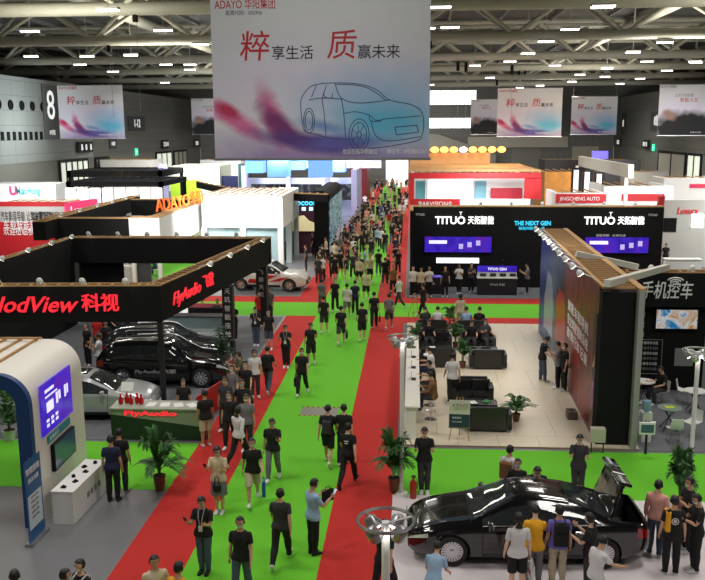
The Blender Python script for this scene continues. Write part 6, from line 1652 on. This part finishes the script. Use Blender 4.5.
L_ = [((286, 368), 'black', 'phone', 178, 'black', 'trousers', 'alone on the left red carpet, arms raised to the chest'), ((311, 366), 'black', 'phone_walk', 182, 'black', 'shorts', 'in shorts near the left edge of the green carpet'),
      ((302, 396), 'black', 'walk', 176, 'black', 'trousers', 'walking with a shoulder bag across the left carpet edge'), ((324, 334), 'black', 'walk_slow', -5, 'charcoal', 'shorts', 'walking away at the cross aisle in shorts'),
      ((341, 345), 'black', 'walk', 0, 'charcoal', 'shorts', 'walking away in mid aisle with a bag at the hip'), ((362, 342), 'black', 'walk_slow', 4, 'black', 'shorts', 'walking away near the right edge of the green carpet'),
      ((347, 318), 'white', 'walk', 0, 'grey', 'shorts', 'in white walking away at the green crossing'), ((335, 312), 'black', 'walk_slow', 176, 'black', 'trousers', 'beside the one in grey at the crossing'),
      ((322, 312), 'grey', 'walk', -6, 'olive', 'trousers', 'just before the crossing on the left'), ((355, 314), 'navy', 'stand', -2, 'black', 'trousers', 'in the middle of the green crossing'),
      ((366, 301), 'cream', 'walk', 178, 'black', 'shorts', 'coming towards the camera at the crossing'), ((374, 329), 'black', 'walk_slow', 2, 'black', 'trousers', 'carrying a dark bag on the right half of the aisle'),
      ((389, 330), 'grey', 'walk', -4, 'charcoal', 'shorts', 'with a grey backpack on the right red carpet'), ((399, 308), 'white', 'walk', 60, 'charcoal', 'trousers', 'striding left over the right carpet'),
      ((393, 296), 'brown', 'walk_slow', 174, 'black', 'trousers', 'by the low navy counter'), ((385, 286), 'black', 'walk', -3, 'charcoal', 'trousers', 'with a black backpack near the navy counter'),
      ((359, 285), 'cream', 'walk', 172, 'black', 'shorts', 'in cream walking in mid aisle behind the crossing'), ((370, 283), 'beige', 'walk_slow', 184, 'black', 'shorts', 'in beige walking in mid aisle behind the crossing'),
      ((340, 277), 'black', 'walk_slow', 0, 'black', 'shorts', 'on the left edge of the green beyond the crossing'), ((320, 279), 'olive', 'walk', 80, 'charcoal', 'trousers', 'striding left in front of the white rally car'),
      ((306, 271), 'charcoal', 'stand', 90, 'charcoal', 'trousers', 'standing behind the white rally car'), ((353, 279), 'charcoal', 'walk', 178, 'black', 'trousers', 'left of the pair in cream and beige')]
for i, (f, c_, ps, fa, bt, lg, w_) in enumerate(L_):
    A['M%d' % i] = pp('visitor in %s top %s' % (AN(c_), w_) if 'in %s ' % c_ not in w_ else 'visitor %s' % w_, f, fa, ps, c0, top=c_, bottom=bt, legs=lg)
# lounge people
A['whitewalk'] = pp('man in a white shirt and black trousers walking away through the lounge', (452, 404), 4, 'walk_slow', LZ, top='white', bottom='black', mask=False)
A['barstanding'] = pp('man in black with dark trousers looking at a phone by the palm', (424, 494), 178, 'phone', c0, bottom='charcoal', h=1.78)
sit_bar = .25
person('man in a brown shirt seated on a stool at the white bar', .70, 26.15, 80, 'sit', z=LZ+.28, top='brown', sleeve='shirt', bottom='charcoal', drop=True)
person('man in black seated on the second stool at the white bar', .70, 27.55, 95, 'sit', z=LZ+.28, top='black', bottom='charcoal')
person('man in a white shirt seated at the white bar', .70, 29.35, 88, 'sit', z=LZ+.28, top='white', bottom='navy')
person('person in black leaning back on the right column sofa', 2.5, 35.12, 175, 'sit', z=LZ, top='black'); person('person in dark clothes at the right end of the right column sofa', 3.1, 35.12, 200, 'sit_back', z=LZ, top='charcoal')
person('person in a light blue shirt on the farthest right column sofa', 2.45, 37.6, 5, 'sit', z=LZ, top='lightblue', mask=False); person('person in black on the farthest right column sofa', 3.0, 37.6, -10, 'sit', z=LZ, top='black', mask=False)
person('person in black on the left column sofa facing the camera', .7, 35.12, 185, 'sit', z=LZ, top='black'); person('person in a white shirt on the farthest left column sofa', 1.15, 37.6, 0, 'sit', z=LZ, top='white', mask=False); person('person in charcoal on the farthest left column sofa', .6, 37.6, 8, 'sit', z=LZ, top='charcoal', mask=False)
pp('woman in a cream top standing behind the far sofas', (460, 331), 20, 'stand', LZ, top='cream', fem=True, hair='long_hair', bottom='beige'); pp('visitor in black stepping past the bare wooden easel', (423, 318), 60, 'walk', c0, top='black', bottom='black')
A['jeans'] = pp('man in black shirt and blue jeans facing the long graphic wall', (542, 382), -75, 'reach', LZ, bottom='denim', mask=False)
pp('man in a light grey shirt and black trousers by the long graphic wall', (558, 389), 70, 'phone', LZ, top='grey', bottom='black'); pp('person in black close against the long graphic wall', (564, 391), 100, 'stand', LZ, top='black', bottom='black')
person('person in a lime vest seated at the round table by the black wall', 7.28, 28.5, -105, 'sit', z=.013, top='lime', mask=False); person('person in black seated bending over the round table by the black wall', 8.5, 28.4, 110, 'sit', z=.013, top='black', mask=False)
# around the black saloon car
pc = LZ
A['brownpack'] = pp('man in a white shirt behind the car bonnet with a brown backpack', (510, 446), -30, 'stand', c0, head=True, top='white')
pp('man in black behind the car windscreen', (518, 459), 170, 'stand', c0, head=True, h=1.62); pp('man in black with a lanyard behind the car roof', (537, 458), 175, 'lean', c0, head=True, h=1.75)
A['greytee'] = pp('woman in a dark grey shirt and mask behind the car boot', (580, 434), 172, 'phone', c0, head=True, top='charcoal', fem=True)
A['tote'] = pp('woman in a white top with a white printed tote at the side of the car', (519, 514), 5, 'stand', pc, head=True, top='white', fem=True, hair='long_hair', bottom='black', legs='shorts', mask=False)
A['yellow'] = pp('man in a yellow shirt and grey jeans at the front door of the car', (536, 508), -5, 'reach', pc, head=True, top='yellow', bottom='grey', mask=False, h=1.70)
A['lavender'] = pp('man in a lavender shirt with a black backpack at the rear door', (560, 506), 3, 'stand', pc, head=True, top='lavender', bottom='beige', mask=False)
pp('woman in black turning by the rear wheel of the car', (592, 514), 60, 'phone', pc, head=True, top='black', fem=True, hair='long_hair', h=1.68)
pp('person in a white shirt at the bottom edge in front of the rear wheel', (598, 537), -60, 'reach', pc, head=True, top='white', h=1.62)
q_ = G(434, 546, 1.45); person('person in a grey blue shirt bending low by the front wheel', q_.x, q_.y-.15, -15, 'lean', z=pc, top='lightblue', h=1.5)
pp('person in black walking behind the lamp post at the lower middle', (384, 520), -30, 'walk', c0, head=True, top='black', bottom='black')
A['pink'] = pp('man in a pale pink shirt and dark jeans in the group at the right', (655, 557), -30, 'stand', pc, top='pink', sleeve='shirt', bottom='denim', mask=False)
A['duo'] = pp('man in a yellow and black shirt with a round white back print', (671, 576), -4, 'stand', pc, top='black', bottom='black', mask=False)
pp('man in black trousers at the back of the group by the right palm', (687, 553), 100, 'folded', pc, bottom='black'); pp('man in black with a yellow lanyard at the right edge', (695, 573), 95, 'phone', pc, bottom='black')
# near the tower
pp('man in a navy shirt standing near the white tower counter', (113, 502), 5, 'stand', 0, top='navy', bottom='black', mask=False, shoes='black'); pp('man in a black shirt just behind the man in navy', (121, 494), 8, 'stand', c0, top='black', bottom='charcoal', mask=False)
# in the black booth
for i, (f, c_, fa, w_) in enumerate((((88, 366), 'black', 150, 'left of the shiny black sport utility car'), ((100, 378), 'white', 100, 'leaning over the silver car roof'), ((107, 362), 'black', 190, 'at the tail of the shiny black sport utility car'), ((98, 356), 'red', 170, 'by the pink panel in the black booth'), ((122, 352), 'charcoal', 60, 'behind the black cars at left'),
                                   ((203, 335), 'black', 20, 'beside the glass display case'), ((218, 336), 'charcoal', 200, 'near the broad black pillar'), ((180, 340), 'blue', 180, 'behind the roof of the shiny black car'), ((234, 341), 'black', 170, 'just right of the broad black pillar'),
                                   ((105, 277), 'white', 90, 'at the back of the black booth, left'), ((112, 278), 'cream', 60, 'at the back of the black booth, second from left'), ((121, 277), 'denim', 100, 'at the back of the black booth in blue'))):
    pp('visitor in %s top %s' % (AN(c_), w_), f, fa, 'phone' if i % 3 else 'stand', .013, top=c_, bottom=random.choice(['black', 'charcoal']), hi=False)
# booth staff right
for i, (f, c_, fa, w_) in enumerate((((413, 297), 'white', 180, 'behind the low navy counter, leftmost'), ((421, 298), 'cream', 170, 'behind the low navy counter, middle'), ((429, 297), 'white', 190, 'behind the low navy counter, rightmost'), ((445, 297), 'black', 175, 'standing right of the low navy counter'),
                                   ((459, 294), 'white', 160, 'in front of the white rack of the black wall booth'), ((471, 293), 'charcoal', 200, 'left of the glowing violet counter'), ((502, 287), 'navy', 180, 'behind the glowing violet counter'), ((527, 294), 'grey', 90, 'right of the glowing violet counter'),
                                   ((651, 269), 'black', 20, 'at the right end of the black wall booth'), ((665, 269), 'black', 170, 'in black by the white counter at right'), ((690, 262), 'white', 180, 'behind the white counter at right'), ((547, 296), 'black', 150, 'under the right violet screen'))):
    pp('person in %s top %s' % (AN(c_), w_), f, fa, ('stand', 'phone', 'folded')[i % 3], .013, top=c_, bottom='black', hi=False)
for i, (f, c_, w_) in enumerate((((297, 250), 'black', 'under the glowing booth sign, left'), ((308, 249), 'white', 'under the glowing booth sign, right'), ((287, 262), 'charcoal', 'beside the pavilion column'), ((278, 270), 'black', 'behind the white rally car bonnet'), ((259, 262), 'charcoal', 'behind the pavilion glass'), ((246, 271), 'grey', 'in front of the pavilion glass'), ((326, 262), 'cream', 'beside the rounded pillar'), ((313, 256), 'black', 'left of the rounded pillar foot'))):
    pp('visitor in %s top %s' % (AN(c_), w_), f, random.choice([0, 90, 180, 150]), 'stand' if i % 2 else 'walk_slow', .0, top=c_, bottom='black', hi=False)
# the crowd further down the aisle
R_ = random.Random(11); placed = [(r.location.x, r.location.y) for r, k in PEOPLE]
cols = ['black']*14+['charcoal']*5+['white']*3+['grey']*3+['navy']*2+['navy', 'blue', 'lightblue', 'red', 'cream', 'brown', 'pink', 'olive', 'beige']
bands = [(50.5, 60, 20, 'beside the rally car', -6.2, -.7), (60, 76, 46, 'alongside the rounded pillar', -5.6, -.7), (76, 98, 42, 'beyond the rounded pillar', -5.9, -.6), (98, 138, 30, 'near the far bright gateway', -5.8, -.6)]
for y0, y1, n_, w_, xa, xb in bands:
    k_ = 0; tries = 0
    while k_ < n_ and tries < 4000:
        tries += 1; y = R_.uniform(y0, y1); x = R_.uniform(xa, xb)
        if y < 76 and R_.random() < .5: x = R_.uniform(xa, -3.6)
        if any(abs(x-a) < .55 and abs(y-b) < .6 for a, b in placed): continue
        placed.append((x, y)); k_ += 1; c_ = R_.choice(cols)
        person('far visitor in %s top in the crowd %s' % (AN(c_), w_), x, y, R_.choice([0, 180, 178, 5, -5, 170, 90, -80]), R_.choice(['walk', 'walk_other', 'walk_slow', 'stand', 'phone', 'stand_relaxed']), z=c0, top=c_, bottom=R_.choice(['black', 'black', 'charcoal', 'denim', 'beige']), legs=R_.choice(['trousers', 'trousers', 'shorts']), fem=False, h=R_.uniform(1.62, 1.8), group='crowd %s in %s' % (w_, c_), hi=False)
for x0, x1, y0, y1, n_, w_ in ((13.5, 22, 76, 94, 16, 'in front of the market shelves at right'), (15, 26, 99, 106, 8, 'beside the dark booth with the violet sign'), (-30, -18, 62.5, 66, 7, 'before the band of white panels')):
    k_ = 0; tries = 0
    while k_ < n_ and tries < 900:
        tries += 1; x = R_.uniform(x0, x1); y = R_.uniform(y0, y1)
        if any(abs(x-a) < .6 and abs(y-b) < .6 for a, b in placed): continue
        placed.append((x, y)); k_ += 1; c_ = R_.choice(cols)
        person('far visitor in %s top %s' % (AN(c_), w_), x, y, R_.uniform(0, 360), R_.choice(['stand', 'phone', 'walk_slow']), top=c_, bottom='black', group='people %s in %s' % (w_, c_), hi=False)

# ------------------------------------------------------------------ things people carry
def at_anchor(o, p, bone, off, extra=0):
    o.location = anchor(p, bone, off); o.rotation_euler = (0, 0, p.rotation_euler.z+extra); return o
def backpack(p, label, m, h=.44, w=.30, strapm=None):
    t = thing('backpack', label, 'backpack'); at_anchor(t, p, 'chest', (0, -.20, 1.0))
    MB().rbox(0, -.02, h/2, w, .17, h, .06, 4).build('bag_body', m, t, True); MB().rbox(0, -.115, h*.34, w*.8, .05, h*.5, .02, 3).build('front_pocket', m, t, True)
    for s in (-1, 1): MB().tube([(s*.09, .05, h-.04), (s*.10, .10, h+.01), (s*.105, .22, h), (s*.11, .29, h-.08), (s*.115, .28, .22), (s*.12, .06, .06)], .014, 5).build('strap', strapm or m, t, True)
    return t
def handbag(p, label, m, bone='handR', off=(.42, 0, .72), w=.28, h=.3, d=.09, strap=.16, drop=None):
    t = thing('bag', label, 'bag'); at_anchor(t, p, bone, off); t.location.z -= h+strap-.02
    MB().rbox(0, 0, h/2, d, w, h, .03, 3).build('bag_body', m, t, True)
    for s in (-1, 1): MB().tube([(s*d*.3, -w*.25, h-.01), (s*d*.2, -w*.18, h+strap*.8), (0, 0, h+strap), (s*d*.2, w*.18, h+strap*.8), (s*d*.3, w*.25, h-.01)], .007, 5).build('bag_handle', m, t)
    return t
def phone(p, label, off=(.41, .0, .76), bone='handR', d=(0, 0, 0)):
    t = thing('phone', label, 'phone'); at_anchor(t, p, bone, off); t.location += Vector(d)
    b = MB().rbox(0, .0, 0, .075, .012, .15, .005, 2); b.build('phone_body', blackplastic, t); MB().box(-.034, -.0075, -.068, .034, -.0065, .068).build('phone_screen', mat('phone_glow', (.6, .7, .9), .3, emit=.8), t)
    t.rotation_euler[0] = radians(-35); return t
backpack(A['lavender'], 'black backpack worn over the lavender shirt', CM['black'])
backpack(A['brownpack'], 'brown backpack on the man in white behind the bonnet', CM['brown'], .38)
backpack(A['shorts'], 'small grey backpack on the man in black shorts', CM['charcoal'], .34, .24)
backpack(A['L4'], 'dark backpack on a visitor beside the shrub', CM['black']); backpack(A['M12'], 'grey backpack on the visitor at the right red carpet', CM['grey']); backpack(A['M15'], 'black backpack near the low navy counter', CM['black'])
handbag(A['khaki'], 'bright blue carrier bag held by the man in khaki shorts', mat('cloth_bright_blue', srgb(20, 90, 170), .7), 'handL', (-.42, 0, .74))
handbag(A['M11'], 'dark shoulder bag on the right half of the aisle', CM['charcoal'], 'handR', (.42, 0, .74), .3, .24)
handbag(A['M4'], 'dark bag carried by a visitor in the middle of the aisle', CM['black'], 'handR', (.42, 0, .74), .3, .22)
handbag(A['M2'], 'black bag at the side of the visitor crossing the carpet edge', CM['black'], 'handR', (.42, 0, .76), .28, .3)
tb = handbag(A['tote'], 'white printed tote bag held behind the woman at the car', CM['white'], 'handR', (.42, -.05, .82), .34, .36, .08, .12); text('CAR', .12, ink_red, tb, (-.045, .12, .2), (pi/2, 0, -pi/2))
handbag(A['pink'], 'blue paper bag hanging beside the man in pale pink', CM['blue'], 'handL', (-.42, 0, .74), .26, .34)
handbag(A['lightblue'], 'black briefcase held against the man in light blue', CM['black'], 'handL', (-.42, 0.02, .72), .3, .26, .07, .08)
handbag(A['beige'], 'small black handbag in front of the woman in beige', CM['black'], 'pelvis', (.0, .17, 1.02), .1, .15, .2, .25)
for k_, l_ in (('lanyard', 'phone held by the woman with the lanyard'), ('greypants', 'phone held by the man in grey trousers'), ('lightblue', 'phone held by the man in light blue'), ('barstanding', 'phone held by the man in black by the palm'), ('beige', 'phone held by the woman in beige'), ('greytee', 'phone held by the woman behind the boot')):
    bn, of = ('handL', (-.41, .03, .76)) if k_ == 'greypants' else ('handR', (.41, .03, .76)); phone(A[k_], l_, of, bn)
# prints and lanyards (worn: children)
def worn(p, nm, me, bone='chest'):
    key = [k for r, k in PEOPLE if r == p][0]; d = MESHC[key]; M = Matrix([list(r) for r in d['M'][BI[bone]]])
    o = link(nm, me, p); M2 = Matrix.Translation((0, 0, -d['zm'])) @ M; o.matrix_local = M2; return o
lan = MB().tube([(-.055, .03, 1.47), (-.06, .085, 1.42), (-.045, .135, 1.3), (-.01, .14, 1.12), (.01, .14, 1.12), (.045, .135, 1.3), (.06, .085, 1.42), (.055, .03, 1.47)], .006, 4); lan.box(-.045, .135, 1.0, .045, .15, 1.12)
lme = lan.mesh('lanyard', CM['white'])
for k_ in ('lanyard', 'L6', 'M0'): worn(A[k_], 'lanyard', lme)
st = MB()
for s in (-1, 1): st.tube([(s*.10, -.12, 1.1), (s*.11, -.125, 1.38), (s*.11, -.03, 1.462), (s*.11, .09, 1.40), (s*.12, .14, 1.2), (s*.15, .10, 1.08)], .017, 5)
worn(A['strap'], 'shoulder_strap', st.mesh('shoulder_strap', CM['white']))
bp_ = MB(); bp_.lathe([(.075, 0), (.075, .004), (.055, .004), (.055, 0)], n=20, M=Matrix.Translation((0, -.142, 1.25)) @ Matrix.Rotation(pi/2, 4, 'X'), cap=False); bp_.box(-.03, -.146, 1.22, .03, -.14, 1.28)
worn(A['duo'], 'back_print', bp_.mesh('back_print', CM['white']))
yp = MB(); 
for s in (-1,): yp.rbox(s*.125, -.01, 1.22, .10, .27, .42, .04, 3)
worn(A['duo'], 'yellow_panel', yp.mesh('yellow_panel', CM['yellow'], True))
bp_ = MB(); bp_.box(-.06, -.146, 1.28, .06, -.14, 1.31); bp_.box(-.04, -.146, 1.22, .04, -.14, 1.25); worn(A['printed'], 'back_print', bp_.mesh('back_print', CM['white']))

for k, (x_, y_, c_, w_) in enumerate(((-18.6, 53.5, 'white', 'left'), (-17.7, 54.4, 'cream', 'middle'), (-16.6, 53.2, 'denim', 'right'))):
    person('seated person in %s top on the green floor patch, %s of three' % (AN(c_), w_), x_, y_, 30*k, 'sit', z=.008, top=c_, hi=False)
    st_ = MB(); st_.m(0).box(-.2, -.2, .40, .2, .2, .44)
    for sx in (-1, 1):
        for sy in (-1, 1): st_.box(sx*.17-.015, sy*.17-.015, 0, sx*.17+.015, sy*.17+.015, .40)
    o = st_.build('stool', white); o.location = (x_, y_, .0075); o.rotation_euler = (0, 0, radians(30*k)); tag(o, 'small white stool on the green floor patch, %s of three' % w_, 'stool', 'stools on the green floor patch')
SC.view_settings.exposure=-1.0
# ------------------------------------------------------------------ light
def area(x, y, z, sx, sy, W, col=(1, .95, .88), rot=(0, 0, 0), spread=180):
    l = bpy.data.lights.new('area_lamp', 'AREA'); l.shape = 'RECTANGLE'; l.size = sx; l.size_y = sy; l.energy = W; l.color = col
    l.spread = radians(spread)
    o = bpy.data.objects.new('area_lamp', l); COL.objects.link(o); o.location = (x, y, z); o.rotation_euler = rot
    return o
for y in (6, 18, 30, 44, 60, 80, 102, 128):
    for x in (-24, -8, 8, 24):
        area(x, y, 15.4, 3, 3, (1100 if y < 50 else 2300), spread=150)
# added upward area lights below lamp level, brightening the trusses and roof
for y in (45, 70, 95, 125):
    for x in (-20, 20):
        area(x, y, 13.6, 6, 6, 2600, (1, .96, .84), rot=(pi, 0, 0))
# booth spotlights washing the stands, plus added washes for left wall and banner
def wash(x, y, z, W, tx, ty, tz, s=1.5, col=(1, .98, .95), spread=120):
    o = area(x, y, z, s, s, W, col, spread=spread); o.rotation_euler = (Vector((tx, ty, tz))-Vector((x, y, z))).to_track_quat('-Z', 'Y').to_euler()
wash(-11.2, 52.5, 6.6, 900, -11.2, 55.5, 3.2)            # pavilion
wash(-11.2, 57.0, 2.7, 260, -11.2, 57, 0, 2.5, (.85, 1, 1))
wash(-12.6, 50.0, 6.0, 420, -14.2, 52, 3.5)
wash(-9, 62.5, 6, 500, -8.5, 66.6, 3)
wash(-8, 86, 9, 2600, -9, 93, 5, 3, (.85, .88, 1))
wash(-12, 80, 8, 1400, -14, 90, 3, 3, (.9, .92, 1))
wash(-22, 84, 9, 1800, -22, 92, 4, 3)
wash(-31, 66, 8, 1500, -31, 72, 3.5, 3)
wash(-27, 51, 7.5, 700, -25.5, 57, 3, 2)
wash(6.5, 66, 8, 1300, 6.5, 74, 4, 3)
wash(6.5, 76, 9.5, 900, 6.5, 84, 5, 3, (1, .6, .3))
wash(17, 60, 8, 1300, 18, 70, 4, 3); wash(23, 52, 8, 900, 22, 58, 3.5, 2)
wash(20, 86, 8, 1400, 18, 95, 3, 3, (1, .8, .5)); wash(24, 98, 8, 1200, 24, 108, 3, 3)
wash(30, 70, 8, 1200, 31, 78, 3, 3)
wash(-24, 92, 8, 1500, -26, 100, 3, 3); wash(-20, 112, 8, 1800, -20, 120, 3, 3); wash(2, 130, 9, 1800, -1, 140, 4, 3)
wash(-30, 80, 9, 900, -38, 80, 10.5, 4, (.9, 1, 1))  # added wash brightening the upper left wall, not a booth spotlight
for x in (2, 7, 12): wash(x, 47.5, 6.2, 45, x, 50, 3)
wash(3.6, 32, 6.6, 120, 5.4, 32, 2.5)
wash(-3, 17, 15, 420, -3.1, 28.7, 10.5, 3)  # added fill from the camera side to lift the huge banner's front
wash(-15, 43.5, 6, 200, -15, 46.3, 3.5)
w = bpy.data.worlds.new('world'); SC.world = w; w.use_nodes = True
w.node_tree.nodes['Background'].inputs[0].default_value = (1, .97, .9, 1)
w.node_tree.nodes['Background'].inputs[1].default_value = .25
